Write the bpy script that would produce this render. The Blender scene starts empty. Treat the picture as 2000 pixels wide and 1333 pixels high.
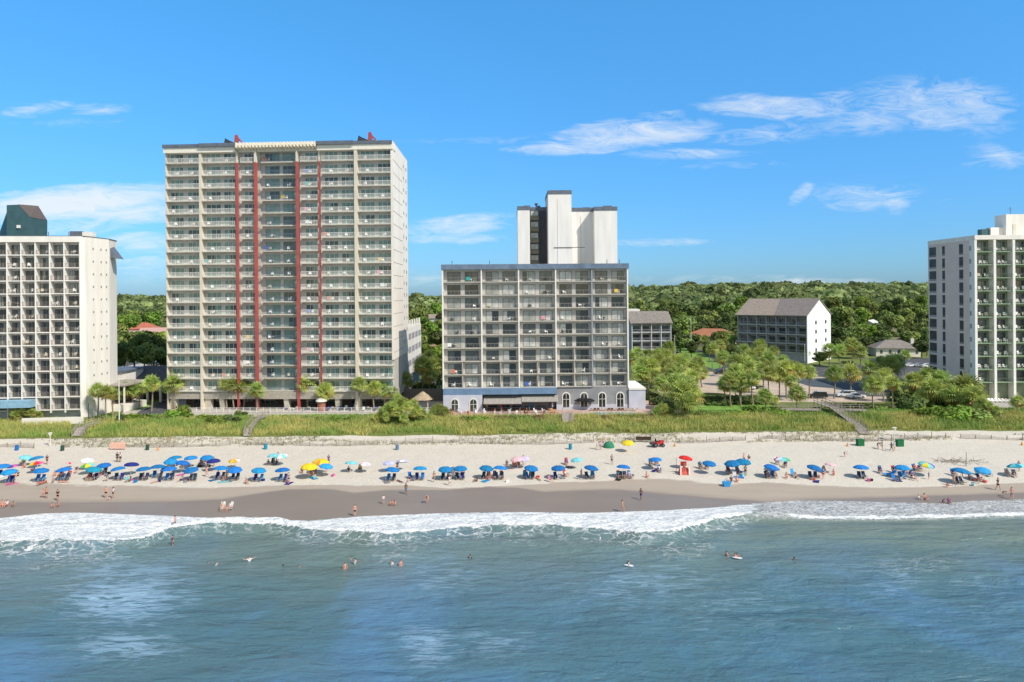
import bpy, bmesh, math, random
import numpy as np
from mathutils import Vector, Matrix
random.seed(7); rng = np.random.default_rng(7)
SC = bpy.context.scene; COL = SC.collection
FPX, H, ROLL = 1333.0, 31.0, 0.008
# ---------------------------------------------------------------- camera
cam = bpy.data.cameras.new('camera'); camo = bpy.data.objects.new('camera', cam); COL.objects.link(camo)
cam.sensor_width = 36; cam.lens = 36*FPX/2000; cam.shift_y = -91.5/2000; cam.clip_start = .5; cam.clip_end = 20000
camo.matrix_world = Matrix.Translation((0, 0, H)) @ Matrix.Rotation(math.radians(90), 4, 'X') @ Matrix.Rotation(-ROLL, 4, 'Z')
SC.camera = camo
SC.view_settings.view_transform = 'Standard'; SC.view_settings.look = 'None'; SC.view_settings.gamma = 1
SC.view_settings.exposure = 0.5
# ---------------------------------------------------------------- sun
SUN_AZ, SUN_EL = math.radians(131), math.radians(46)
sdir = Vector((math.sin(SUN_AZ)*math.cos(SUN_EL), math.cos(SUN_AZ)*math.cos(SUN_EL), math.sin(SUN_EL)))
sl = bpy.data.lights.new('sun', 'SUN'); sl.energy = 3.3; sl.angle = math.radians(.53); sl.color = (1, .93, .84)
so = bpy.data.objects.new('sun', sl); COL.objects.link(so); so.rotation_euler = sdir.to_track_quat('Z', 'Y').to_euler()
# ---------------------------------------------------------------- photograph helpers (photo pixels of the 2000 px frame)
def uv(x, y):
    dx, dy = x-1000, y-575
    return dx-ROLL*dy, dy+ROLL*dx
def P(x, y, Y):
    u, v = uv(x, y); return Vector((Y*u/FPX, Y, H-Y*v/FPX))
def G(x, y, z=3.5):
    u, v = uv(x, y); Y = FPX*(H-z)/v; return Vector((Y*u/FPX, Y, z))
def lerp_tab(t, x):
    return np.interp(x, [a for a, _ in t], [b for _, b in t])
def edge(pts):
    q = sorted((G(x, y, 0).x, G(x, y, 0).y) for x, y in pts); return q
SHORE = edge([(-400,1020),(0,1015),(80,1006),(150,1004),(250,1008),(400,1014),(500,1017),(600,1020),(700,1012),(850,1006),(1000,1003),(1150,1005),(1300,1000),(1400,994),(1450,988),(1500,984),(1560,980),(1640,981),(1750,984),(1850,986),(1900,981),(2000,978),(2400,980)])
FOAM_IN = edge([(-400,1075),(0,1075),(100,1074),(200,1071),(280,1066),(330,1046),(430,1037),(530,1035),(600,1045),(650,1053),(760,1059),(850,1046),(900,1038),(1000,1040),(1130,1045),(1200,1051),(1250,1060),(1310,1057),(1360,1042),(1420,1022),(1470,1017),(1560,1016),(1800,1017),(2000,1014),(2400,1014)])
WET = edge([(-400,985),(0,987),(130,986),(330,985),(430,982),(490,974),(560,965),(650,965),(690,971),(760,966),(870,965),(950,960),(1010,961),(1060,968),(1200,964),(1290,970),(1400,977),(1500,981),(1600,976),(1750,974),(2000,966),(2400,966)])
DAMP = edge([(-400,955),(0,952),(200,957),(400,962),(600,957),(800,958),(880,963),(1000,958),(1080,953),(1180,950),(1250,946),(1330,947),(1400,954),(1500,951),(1600,955),(1700,959),(1850,957),(2000,950),(2400,950)])
def sm(a, b, x):
    t = np.clip((x-a)/(b-a), 0, 1); return t*t*(3-2*t)
def gz(X, Y):
    X = np.asarray(X, float); Y = np.asarray(Y, float)
    ys = lerp_tab(SHORE, X); s = Y-ys
    sea = np.maximum(.055*s, -4)
    k = np.interp(Y, [0, 112, 131, 134.5, 139, 146, 153, 420], [0, 1.0, 1.65, 1.9, 2.5, 3.3, 3.5, 3.5])
    near = np.where(Y < 112, np.clip(s, 0, None)/np.maximum(112-ys, 1)*1.0, k)
    far = sm(380, 900, Y)*(9+9*sm(-100, 500, X)+4*np.sin(X*.006))
    return np.where(s < 0, sea, near)+far
def GB(x, y):
    z = 1.0
    for _ in range(12):
        p = G(x, y, z); z = float(gz(p.x, p.y))
    return G(x, y, z)
def mpp(Y): return Y/FPX
# ---------------------------------------------------------------- sky
W = bpy.data.worlds.new('World'); SC.world = W; W.use_nodes = True
nt = W.node_tree; nt.nodes.clear()
def wn(t, **k):
    n = nt.nodes.new(t)
    for a, b in k.items(): setattr(n, a, b)
    return n
def wm(op, a, b=None, c=None, clamp=False):
    n = wn('ShaderNodeMath', operation=op); n.use_clamp = clamp
    for i, q in enumerate((a, b, c)):
        if q is None: continue
        if isinstance(q, (int, float)): n.inputs[i].default_value = q
        else: nt.links.new(q, n.inputs[i])
    return n.outputs[0]
sky = wn('ShaderNodeTexSky', sky_type='NISHITA'); sky.sun_disc = False; sky.sun_elevation = SUN_EL; sky.sun_rotation = SUN_AZ
sky.air_density = 1.0; sky.dust_density = .4; sky.ozone_density = 4.0
tc = wn('ShaderNodeTexCoord'); sp = wn('ShaderNodeSeparateXYZ'); nt.links.new(tc.outputs['Generated'], sp.inputs[0])
ymax = wm('MAXIMUM', sp.outputs[1], .05)
ca = wm('DIVIDE', sp.outputs[0], ymax); cb = wm('DIVIDE', sp.outputs[2], ymax)
cl = []
def cloud(x, y, rx, ry, amp, tilt=0.0):
    u, v = uv(x, y); a0, b0 = u/FPX, -v/FPX; sa, sb = rx/FPX, ry/FPX
    da = wm('SUBTRACT', ca, a0); db = wm('SUBTRACT', cb, b0)
    db = wm('MULTIPLY_ADD', da, tilt, db)
    q = wm('ADD', wm('POWER', wm('ABSOLUTE', wm('DIVIDE', da, sa)), 2.0), wm('POWER', wm('ABSOLUTE', wm('DIVIDE', db, sb)), 2.0))
    cl.append(wm('MULTIPLY', wm('SUBTRACT', 1, q, clamp=True), amp))
cloud(1230,262,210,36,1.0,-.05); cloud(1470,218,160,20,.6,.1); cloud(1110,292,150,15,.85,.0); cloud(1530,208,170,28,.8,.08); cloud(1640,198,70,30,.5,0)
cloud(1830,205,200,66,.72,.05); cloud(1720,230,160,40,.5,-.1); cloud(1300,228,60,22,.5); cloud(1340,300,170,16,.55); cloud(1480,265,160,30,.45,-.1); cloud(1400,322,180,12,.3)
cloud(1980,310,110,30,.5,.2); cloud(1690,385,150,36,.5,0); cloud(1565,378,32,22,.7,-.5); cloud(1750,395,40,30,.7); cloud(1840,400,60,14,.3)
cloud(120,398,290,40,1.6,-.08); cloud(260,415,150,28,1.2,0); cloud(270,470,80,24,1.0,0); cloud(150,440,160,30,.55); cloud(270,505,120,60,.5)
cloud(900,440,150,26,.85,-.08); cloud(880,465,130,16,.7); cloud(1280,474,140,11,.6); cloud(70,214,90,18,.75,-.1); cloud(190,214,90,14,.5); cloud(160,240,160,12,.3)
cloud(1600,550,160,10,.6); cloud(1390,545,260,12,.35); cloud(800,545,300,18,.4); cloud(1900,240,120,40,.35); cloud(1940,320,90,16,.4); cloud(1000,275,260,10,.25)
tot = cl[0]
for q in cl[1:]: tot = wm('MAXIMUM', tot, q)
cmb = wn('ShaderNodeCombineXYZ'); nt.links.new(wm('MULTIPLY', ca, 7), cmb.inputs[0]); nt.links.new(wm('MULTIPLY', cb, 27), cmb.inputs[1])
nz = wn('ShaderNodeTexNoise'); nz.inputs['Scale'].default_value = 2.0; nz.inputs['Detail'].default_value = 9; nz.inputs['Roughness'].default_value = .70; nz.inputs['Distortion'].default_value = 1.1
nt.links.new(cmb.outputs[0], nz.inputs['Vector'])
den = wm('ADD', wm('MULTIPLY', tot, .80), wm('MULTIPLY', wm('SUBTRACT', nz.outputs[0], .5), 2.3))
den = wm('MULTIPLY', wm('MULTIPLY', wm('SUBTRACT', den, .10), .88, clamp=True), wm('MULTIPLY', tot, 2.2, clamp=True))
den = wm('MULTIPLY', den, wm('GREATER_THAN', sp.outputs[1], .05))
# unseen broken cloud added overhead and behind the camera for neutral fill light
n2 = wn('ShaderNodeTexNoise'); n2.inputs['Scale'].default_value = 2.6; n2.inputs['Detail'].default_value = 7; nt.links.new(tc.outputs['Generated'], n2.inputs['Vector'])
over = wm('MAXIMUM', wm('MULTIPLY_ADD', sp.outputs[2], 5.0, -3.0, clamp=True), wm('MULTIPLY_ADD', sp.outputs[1], -4.0, -.2, clamp=True))
den = wm('MAXIMUM', den, wm('MULTIPLY', wm('MULTIPLY_ADD', n2.outputs[0], 4.0, -1.95, clamp=True), over))
tint = wn('ShaderNodeMix', data_type='RGBA', blend_type='MULTIPLY'); tint.inputs[0].default_value = 1
tg = wn('ShaderNodeMix', data_type='RGBA'); nt.links.new(wm('MULTIPLY', sp.outputs[2], 2.6, clamp=True), tg.inputs[0]); tg.inputs[6].default_value = (.36, .60, .96, 1); tg.inputs[7].default_value = (.50, 1.24, 1.52, 1)
tz = wn('ShaderNodeMix', data_type='RGBA'); nt.links.new(wm('MAXIMUM', wm('MULTIPLY_ADD', sp.outputs[2], 3.5, -1.75, clamp=True), wm('MULTIPLY_ADD', sp.outputs[1], -3.0, -.1, clamp=True)), tz.inputs[0]); nt.links.new(tg.outputs[2], tz.inputs[6]); tz.inputs[7].default_value = (1.12, 1.06, .90, 1)  # zenith and rear sky, out of view, tinted warm for neutral fill
nt.links.new(sky.outputs[0], tint.inputs[6]); nt.links.new(tz.outputs[2], tint.inputs[7])
mx = wn('ShaderNodeMix', data_type='RGBA'); nt.links.new(wm('MULTIPLY', den, .86), mx.inputs[0]); nt.links.new(tint.outputs[2], mx.inputs[6])
mx.inputs[7].default_value = (6.0, 6.3, 6.5, 1)
bg = wn('ShaderNodeBackground'); bg.inputs[1].default_value = .105; nt.links.new(mx.outputs[2], bg.inputs[0])
wo = wn('ShaderNodeOutputWorld'); nt.links.new(bg.outputs[0], wo.inputs[0])
# ---------------------------------------------------------------- materials
def lin(c):
    return tuple(((v/255+.055)/1.055)**2.4 if v > 10 else v/255/12.92 for v in c)
MATS = {}
def mat(name, col, rough=.8, var=.12, scale=2.0, spec=.3, metal=0.0, bump=0.0, bscale=20, attr=None, col2=None, trans=0.0, stretch=(1, 1, 1), coat=0.0, obj=False, leaf=0.0):
    """procedural principled; colour varied by noise between col*(1-var) and col*(1+var) (or towards col2)."""
    if name in MATS: return MATS[name]
    m = bpy.data.materials.new(name); m.use_nodes = True; MATS[name] = m
    n = m.node_tree.nodes; L = m.node_tree.links; b = n['Principled BSDF']
    b.inputs['Roughness'].default_value = rough; b.inputs['Metallic'].default_value = metal
    b.inputs['Specular IOR Level'].default_value = spec; b.inputs['Coat Weight'].default_value = coat
    if trans: b.inputs['Transmission Weight'].default_value = trans
    tcn = n.new('ShaderNodeTexCoord'); mp = n.new('ShaderNodeMapping'); mp.inputs['Scale'].default_value = stretch
    L.new(tcn.outputs['Object'], mp.inputs[0])
    nz = n.new('ShaderNodeTexNoise'); nz.inputs['Scale'].default_value = scale; nz.inputs['Detail'].default_value = 5; L.new(mp.outputs[0], nz.inputs['Vector'])
    cr = n.new('ShaderNodeValToRGB'); L.new(nz.outputs[0], cr.inputs[0])
    c2 = col2 or tuple(min(1, v*(1+var)) for v in col); c1 = tuple(v*(1-var) for v in col)
    cr.color_ramp.elements[0].position = .32; cr.color_ramp.elements[1].position = .68
    cr.color_ramp.elements[0].color = (*c1, 1); cr.color_ramp.elements[1].color = (*c2, 1)
    src = cr.outputs[0]
    if attr:
        at = n.new('ShaderNodeAttribute'); at.attribute_name = attr
        mu = n.new('ShaderNodeMix'); mu.data_type = 'RGBA'; mu.blend_type = 'MULTIPLY'; mu.inputs[0].default_value = 1
        L.new(src, mu.inputs[6]); L.new(at.outputs['Color'], mu.inputs[7]); src = mu.outputs[2]
    if obj:
        oi = n.new('ShaderNodeObjectInfo'); hs = n.new('ShaderNodeHueSaturation')
        mr = n.new('ShaderNodeMapRange'); mr.inputs[3].default_value = .78; mr.inputs[4].default_value = 1.25
        L.new(oi.outputs['Random'], mr.inputs[0]); L.new(mr.outputs[0], hs.inputs['Value']); L.new(src, hs.inputs['Color'])
        m2 = n.new('ShaderNodeMapRange'); m2.inputs[3].default_value = .478; m2.inputs[4].default_value = .515
        mm = n.new('ShaderNodeMath'); mm.operation = 'FRACT'; mq = n.new('ShaderNodeMath'); mq.operation = 'MULTIPLY'; mq.inputs[1].default_value = 7.3
        L.new(oi.outputs['Random'], mq.inputs[0]); L.new(mq.outputs[0], mm.inputs[0]); L.new(mm.outputs[0], m2.inputs[0]); L.new(m2.outputs[0], hs.inputs['Hue'])
        src = hs.outputs[0]
    L.new(src, b.inputs['Base Color'])
    if leaf:
        tl = n.new('ShaderNodeBsdfTranslucent'); ms = n.new('ShaderNodeMixShader'); ms.inputs[0].default_value = leaf
        L.new(src, tl.inputs[0]); L.new(b.outputs[0], ms.inputs[1]); L.new(tl.outputs[0], ms.inputs[2]); L.new(ms.outputs[0], n['Material Output'].inputs[0])
    if bump:
        bz = n.new('ShaderNodeTexNoise'); bz.inputs['Scale'].default_value = bscale; bz.inputs['Detail'].default_value = 4; L.new(tcn.outputs['Object'], bz.inputs['Vector'])
        bp = n.new('ShaderNodeBump'); bp.inputs['Strength'].default_value = bump; bp.inputs['Distance'].default_value = .1; L.new(bz.outputs[0], bp.inputs['Height']); L.new(bp.outputs[0], b.inputs['Normal'])
    return m
# ---------------------------------------------------------------- mesh helpers
class MB:
    def __init__(s): s.v = []; s.f = []; s.m = []
    def face(s, pts, mi=0):
        k = len(s.v); s.v += [tuple(p) for p in pts]; s.f.append(tuple(range(k, k+len(pts)))); s.m.append(mi); return s
    def hexa(s, p, mi=0):   # 8 points: bottom 4 ccw, top 4 ccw
        k = len(s.v); s.v += [tuple(q) for q in p]
        for f in ((3,2,1,0),(4,5,6,7),(0,1,5,4),(1,2,6,5),(2,3,7,6),(3,0,4,7)): s.f.append(tuple(k+i for i in f)); s.m.append(mi)
        return s
    def box(s, x0, x1, y0, y1, z0, z1, mi=0):
        return s.hexa([(x0,y0,z0),(x1,y0,z0),(x1,y1,z0),(x0,y1,z0),(x0,y0,z1),(x1,y0,z1),(x1,y1,z1),(x0,y1,z1)], mi)
    def prism(s, poly, z0, z1, mi=0, mt=None):  # vertical prism of a ccw XY polygon
        k = len(s.v); n = len(poly)
        s.v += [(p[0], p[1], z0) for p in poly]+[(p[0], p[1], z1) for p in poly]
        s.f.append(tuple(range(k+n-1, k-1, -1))); s.m.append(mi); s.f.append(tuple(range(k+n, k+2*n))); s.m.append(mi if mt is None else mt)
        for i in range(n):
            j = (i+1) % n; s.f.append((k+i, k+j, k+n+j, k+n+i)); s.m.append(mi)
        return s
    def yprism(s, poly, y0, y1, mi=0):  # polygon in XZ extruded along y
        k = len(s.v); n = len(poly)
        s.v += [(p[0], y0, p[1]) for p in poly]+[(p[0], y1, p[1]) for p in poly]
        s.f.append(tuple(range(k, k+n))); s.f.append(tuple(range(k+2*n-1, k+n-1, -1))); s.m += [mi, mi]
        for i in range(n):
            j = (i+1) % n; s.f.append((k+j, k+i, k+n+i, k+n+j)); s.m.append(mi)
        return s
    def tube(s, pts, r, n=6, mi=0, cap=True):
        pts = [Vector(p) for p in pts]; k0 = len(s.v); R = r if isinstance(r, (list, tuple)) else [r]*len(pts)
        for i, p in enumerate(pts):
            d = (pts[min(i+1, len(pts)-1)]-pts[max(i-1, 0)]).normalized()
            a = d.cross(Vector((0, 0, 1)) if abs(d.z) < .9 else Vector((1, 0, 0))).normalized(); b = d.cross(a)
            for j in range(n):
                t = 2*math.pi*j/n; s.v.append(tuple(p+(a*math.cos(t)+b*math.sin(t))*R[i]))
        for i in range(len(pts)-1):
            for j in range(n):
                s.f.append((k0+i*n+j, k0+i*n+(j+1) % n, k0+(i+1)*n+(j+1) % n, k0+(i+1)*n+j)); s.m.append(mi)
        if cap:
            s.f.append(tuple(k0+j for j in range(n-1, -1, -1))); s.m.append(mi)
            s.f.append(tuple(k0+(len(pts)-1)*n+j for j in range(n))); s.m.append(mi)
        return s
    def ball(s, c, r, nu=10, nv=6, mi=0, half=None):
        rx, ry, rz = r if isinstance(r, (tuple, list)) else (r, r, r); k0 = len(s.v); t0 = 0 if half else -math.pi/2
        for i in range(nv+1):
            t = t0+(math.pi/2-t0)*i/nv
            for j in range(nu):
                p = 2*math.pi*j/nu; s.v.append((c[0]+rx*math.cos(t)*math.cos(p), c[1]+ry*math.cos(t)*math.sin(p), c[2]+rz*math.sin(t)))
        for i in range(nv):
            for j in range(nu):
                s.f.append((k0+i*nu+j, k0+i*nu+(j+1) % nu, k0+(i+1)*nu+(j+1) % nu, k0+(i+1)*nu+j)); s.m.append(mi)
        return s
    def mesh(s, name, mats=(), smooth=False):
        me = bpy.data.meshes.new(name); me.from_pydata(s.v, [], s.f); me.polygons.foreach_set('material_index', s.m)
        if smooth: me.polygons.foreach_set('use_smooth', [True]*len(s.f))
        for q in (mats if isinstance(mats, (list, tuple)) else [mats]): me.materials.append(q)
        me.update(); return me
def ob(name, me, parent=None, loc=None, rot=None, scale=None, m=None):
    o = bpy.data.objects.new(name, me); COL.objects.link(o)
    if parent is not None: o.parent = parent
    if loc is not None: o.location = loc
    if rot is not None: o.rotation_euler = rot
    if scale is not None: o.scale = (scale,)*3 if isinstance(scale, (int, float)) else scale
    if m is not None and me is not None:
        o.material_slots[0].link = 'OBJECT'; o.material_slots[0].material = m
    return o
def tag(o, label, cat, group=None, kind=None):
    if label: o['label'] = label
    if cat: o['category'] = cat
    if group: o['group'] = group
    if kind: o['kind'] = kind
    return o
def thing(name, label, cat, loc=(0, 0, 0), rz=0, group=None):
    o = bpy.data.objects.new(name, None); o.empty_display_size = .5; COL.objects.link(o); o.location = loc; o.rotation_euler = (0, 0, rz)
    return tag(o, label, cat, group)
def clone(root, loc, rz=0, label=None, scale=None, mats=None, group=None):
    r = root.copy(); COL.objects.link(r); r.location = loc; r.rotation_euler = (0, 0, rz)
    if scale is not None: r.scale = (scale,)*3 if isinstance(scale, (int, float)) else scale
    if label: r['label'] = label
    if group: r['group'] = group
    for ch in KIDS.get(root.name, ()):
        c = ch.copy(); COL.objects.link(c); c.parent = r
        if mats and ch.name.split('.')[0] in mats:
            c.material_slots[0].link = 'OBJECT'; c.material_slots[0].material = mats[ch.name.split('.')[0]]
        for g in KIDS.get(ch.name, ()):
            d = g.copy(); COL.objects.link(d); d.parent = c
            if mats and g.name.split('.')[0] in mats:
                d.material_slots[0].link = 'OBJECT'; d.material_slots[0].material = mats[g.name.split('.')[0]]
    return r
KIDS = {}
def kid(parent, name, me, **k):
    o = ob(name, me, parent, **k); KIDS.setdefault(parent.name, []).append(o); return o
ORD = 'zeroth first second third fourth fifth sixth seventh eighth ninth tenth eleventh twelfth thirteenth fourteenth fifteenth sixteenth seventeenth eighteenth nineteenth twentieth'.split()
def ordw(n):
    if n <= 20: return ORD[n]
    return {2: 'twenty', 3: 'thirty', 4: 'forty', 5: 'fifty'}[n//10]+'-'+ORD[n % 10] if n % 10 else {3: 'thirtieth', 4: 'fortieth', 5: 'fiftieth'}[n//10]
# ================================================================ SETTING
def grid_mesh(name, xs, ys, zf, mats, smooth=True, attrs=None):
    X, Y = np.meshgrid(xs, ys); Z = zf(X, Y); n, m = X.shape
    co = np.stack([X.ravel(), Y.ravel(), Z.ravel()], 1)
    i = np.arange((n-1)*m).reshape(n-1, m)[:, :-1].ravel()
    F = np.stack([i, i+1, i+m+1, i+m], 1)
    me = bpy.data.meshes.new(name); me.vertices.add(len(co)); me.vertices.foreach_set('co', co.ravel())
    me.loops.add(F.size); me.loops.foreach_set('vertex_index', F.ravel()); me.polygons.add(len(F))
    me.polygons.foreach_set('loop_start', np.arange(0, F.size, 4)); me.polygons.foreach_set('use_smooth', [smooth]*len(F))
    me.update(calc_edges=True)
    for an, fn in (attrs or {}).items():
        a = me.color_attributes.new(an, 'FLOAT_COLOR', 'POINT'); c = np.ones((len(co), 4)); c[:, :3] = np.stack([q.ravel() for q in fn(X, Y)], 1)
        a.data.foreach_set('color', c.ravel())
    for q in mats: me.materials.append(q)
    return me
def cat(*a): return np.unique(np.concatenate(a))
# cheap value noise for geometry
_P = rng.random((256, 256))
def vn(x, y):
    xi = np.floor(x).astype(int); yi = np.floor(y).astype(int); fx = x-xi; fy = y-yi; fx = fx*fx*(3-2*fx); fy = fy*fy*(3-2*fy)
    a = _P[xi % 256, yi % 256]; b = _P[(xi+1) % 256, yi % 256]; c = _P[xi % 256, (yi+1) % 256]; d = _P[(xi+1) % 256, (yi+1) % 256]
    return (a*(1-fx)+b*fx)*(1-fy)+(c*(1-fx)+d*fx)*fy
def fbm(x, y, o=4):
    s = 0; a = .5
    for k in range(o): s = s+a*vn(x*2**k+17*k, y*2**k+31*k); a *= .5
    return s
# ---- ground
def nodes_of(m): return m.node_tree.nodes, m.node_tree.links
gm = bpy.data.materials.new('sand_and_soil'); gm.use_nodes = True; n, L = nodes_of(gm); b = n['Principled BSDF']; b.inputs['Specular IOR Level'].default_value = .15
at = n.new('ShaderNodeAttribute'); at.attribute_name = 'zone'; sx = n.new('ShaderNodeSeparateColor'); L.new(at.outputs['Color'], sx.inputs[0])
ge = n.new('ShaderNodeNewGeometry')
def noise(scale, det=5, vec=None, rough=.5, stretch=None, dist=0):
    z = n.new('ShaderNodeTexNoise'); z.inputs['Scale'].default_value = scale; z.inputs['Detail'].default_value = det; z.inputs['Roughness'].default_value = rough; z.inputs['Distortion'].default_value = dist
    v = ge.outputs['Position']
    if stretch:
        mp = n.new('ShaderNodeMapping'); mp.inputs['Scale'].default_value = stretch; L.new(v, mp.inputs[0]); v = mp.outputs[0]
    L.new(v, z.inputs['Vector']); return z.outputs[0]
def M(op, a, b_=None, c=None, clamp=False):
    q = n.new('ShaderNodeMath'); q.operation = op; q.use_clamp = clamp
    for i, w in enumerate((a, b_, c)):
        if w is None: continue
        if isinstance(w, (int, float)): q.inputs[i].default_value = w
        else: L.new(w, q.inputs[i])
    return q.outputs[0]
def step(x, lo, hi):
    q = n.new('ShaderNodeMapRange'); q.interpolation_type = 'SMOOTHSTEP'; q.inputs[1].default_value = lo; q.inputs[2].default_value = hi; L.new(x, q.inputs[0]); return q.outputs[0]
def mixc(f, a, b_):
    q = n.new('ShaderNodeMix'); q.data_type = 'RGBA'
    if isinstance(f, float): q.inputs[0].default_value = f
    else: L.new(f, q.inputs[0])
    for i, w in ((6, a), (7, b_)):
        if isinstance(w, tuple): q.inputs[i].default_value = (*w, 1)
        else: L.new(w, q.inputs[i])
    return q.outputs[2]
fine = noise(3.0, 8, rough=.7); mid = noise(.35, 5)
prints = noise(2.2, 3, rough=.6, stretch=(1, 1, 1))
dry = mixc(mid, (.49, .442, .36), (.585, .535, .445)); dry = mixc(step(fine, .38, .7), dry, (.65, .60, .51))
dry = mixc(M('MULTIPLY', step(prints, .58, .7), .35), dry, (.36, .31, .25))
damp = mixc(noise(.5, 5, stretch=(.3, 1.5, 1)), (.34, .285, .225), (.41, .35, .28))
wet = mixc(noise(.25, 6, stretch=(.5, 1, 1)), (.20, .17, .148), (.26, .22, .19))
wob = M('MULTIPLY', M('SUBTRACT', noise(.35, 5), .5), .22)
c = mixc(step(M('ADD', sx.outputs[0], wob), .42, .50), dry, damp)
c = mixc(step(M('ADD', sx.outputs[0], M('MULTIPLY', wob, .3)), .72, .90), c, wet)
soil = mixc(noise(.12, 5), (.10, .13, .03), (.19, .22, .06))
c = mixc(step(M('ADD', sx.outputs[1], wob), .45, .6), c, soil)
forest = mixc(noise(.05, 6), (.03, .06, .012), (.07, .11, .025)); c = mixc(sx.outputs[2], c, forest)
L.new(c, b.inputs['Base Color'])
rg = n.new('ShaderNodeMapRange'); rg.inputs[1].default_value = .75; rg.inputs[2].default_value = .95; rg.inputs[3].default_value = .95; rg.inputs[4].default_value = .38; L.new(sx.outputs[0], rg.inputs[0]); L.new(rg.outputs[0], b.inputs['Roughness'])
bp = n.new('ShaderNodeBump'); bp.inputs['Distance'].default_value = .12
L.new(M('SUBTRACT', .75, M('MULTIPLY', sx.outputs[0], .72)), bp.inputs['Strength']); L.new(noise(1.6, 6, rough=.65), bp.inputs['Height']); L.new(bp.outputs[0], b.inputs['Normal'])
def zone(X, Y):
    s = lerp_tab(SHORE, X); w = lerp_tab(WET, X); d = lerp_tab(DAMP, X)
    r = np.where(Y > d, .45-.45*np.clip((Y-d)/1.5, 0, 1), np.where(Y > w, .45+.37*(d-Y)/np.maximum(d-w, .1), .82+.18*np.clip((w-Y)/1.0, 0, 1)))
    return r, sm(137.5, 140, Y), sm(330, 450, Y)
xs = cat(np.linspace(-9000, -260, 24), np.arange(-260, -110, 5), np.arange(-110, 110.1, .6), np.arange(110, 420, 6), np.linspace(420, 9000, 24))
ys = cat(np.array([-300, 0, 60]), np.arange(70, 148, .45), np.arange(148, 400, 4), np.linspace(400, 1400, 60), np.linspace(1400, 12000, 20))
def gzn(X, Y):
    z = gz(X, Y); s = Y-lerp_tab(SHORE, X)
    return z+np.where((Y < 139) & (s > 8), (fbm(X*.5, Y*.5)-.47)*.16*sm(8, 14, s), 0)+np.where((Y >= 134) & (Y < 152), (fbm(X*.12, Y*.2)-.47)*.9, 0)
tag(ob('ground', grid_mesh('ground', xs, ys, gzn, [gm], attrs={'zone': zone})), 'beach sand rising to a grassy dune and wooded land', None, kind='structure')
# ---- sea
wmt = bpy.data.materials.new('sea_water'); wmt.use_nodes = True; n, L = nodes_of(wmt); b = n['Principled BSDF']
at = n.new('ShaderNodeAttribute'); at.attribute_name = 'foam'; sx = n.new('ShaderNodeSeparateColor'); L.new(at.outputs['Color'], sx.inputs[0]); ge = n.new('ShaderNodeNewGeometry')
patch = noise(.035, 4, stretch=(1, .7, 1), dist=1.2)
deep = mixc(step(patch, .42, .60), (.072, .160, .195), (.090, .205, .33))
deep = mixc(M('MULTIPLY', step(noise(.11, 6, stretch=(.45, 1.5, 1), dist=.8), .5, .72), .45), deep, (.085, .165, .19))
shal = mixc(noise(.2, 5, stretch=(.4, 1, 1)), (.115, .175, .145), (.19, .235, .195))
c = mixc(sx.outputs[2], deep, shal)
film = mixc(noise(.3, 5, stretch=(.5, 1, 1)), (.27, .26, .245), (.40, .385, .375))
c = mixc(M('MULTIPLY', sx.outputs[1], .85, clamp=True), c, film)
f1 = noise(.75, 9, rough=.68, stretch=(.8, 1.7, 1), dist=1.0); f2 = noise(1.5, 9, rough=.78, stretch=(.8, 1.9, 1), dist=1.6)
fs = n.new('ShaderNodeTexVoronoi'); fs.feature = 'DISTANCE_TO_EDGE'; fs.inputs['Scale'].default_value = 1.0; mpv = n.new('ShaderNodeMapping'); mpv.inputs['Scale'].default_value = (.5, 1.1, 1); mpv.inputs['Rotation'].default_value = (0, 0, .5)
nv = n.new('ShaderNodeTexNoise'); nv.inputs['Scale'].default_value = .6; nv.inputs['Detail'].default_value = 5; L.new(ge.outputs['Position'], nv.inputs['Vector'])
va = n.new('ShaderNodeVectorMath'); va.operation = 'MULTIPLY_ADD'; va.inputs[1].default_value = (3, 3, 0); L.new(nv.outputs['Color'], va.inputs[0]); L.new(ge.outputs['Position'], va.inputs[2]); L.new(va.outputs[0], mpv.inputs[0]); L.new(mpv.outputs[0], fs.inputs['Vector'])
lace = M('SUBTRACT', 1, step(fs.outputs[0], .0, .13))
fn = M('ADD', M('MULTIPLY', f1, .6), M('MULTIPLY', f2, .4))
fm = M('ADD', fn, M('MULTIPLY', M('SUBTRACT', sx.outputs[0], .5), .62)); fm = step(fm, .50, .60)
lac = M('MULTIPLY', M('MULTIPLY', lace, .75), M('MULTIPLY', step(sx.outputs[0], .10, .4), step(f1, .35, .6)))
streak = M('MULTIPLY', M('MAXIMUM', step(f2, .47, .56), M('MULTIPLY', lace, .8)), M('MULTIPLY', sx.outputs[1], .75))
speck = M('MULTIPLY', step(noise(1.3, 7, rough=.7, stretch=(.6, 2.2, 1), dist=1.5), .69, .76), M('MULTIPLY', step(noise(.06, 3), .50, .62), .45))
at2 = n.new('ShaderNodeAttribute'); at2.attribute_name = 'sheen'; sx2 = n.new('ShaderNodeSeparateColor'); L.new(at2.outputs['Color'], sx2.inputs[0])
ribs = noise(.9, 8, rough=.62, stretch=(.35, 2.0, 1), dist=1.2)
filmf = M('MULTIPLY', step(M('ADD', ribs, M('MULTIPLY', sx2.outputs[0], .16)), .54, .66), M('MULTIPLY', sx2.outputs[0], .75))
c = mixc(filmf, c, (.30, .46, .60))  # sky sheen painted into the water colour as pale blue streaks
foam = M('MAXIMUM', M('MAXIMUM', fm, lac), M('MAXIMUM', streak, speck))
foamc = mixc(step(f2, .40, .56), (.36, .42, .43), (.93, .93, .91))
c = mixc(foam, c, foamc); L.new(c, b.inputs['Base Color'])
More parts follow.
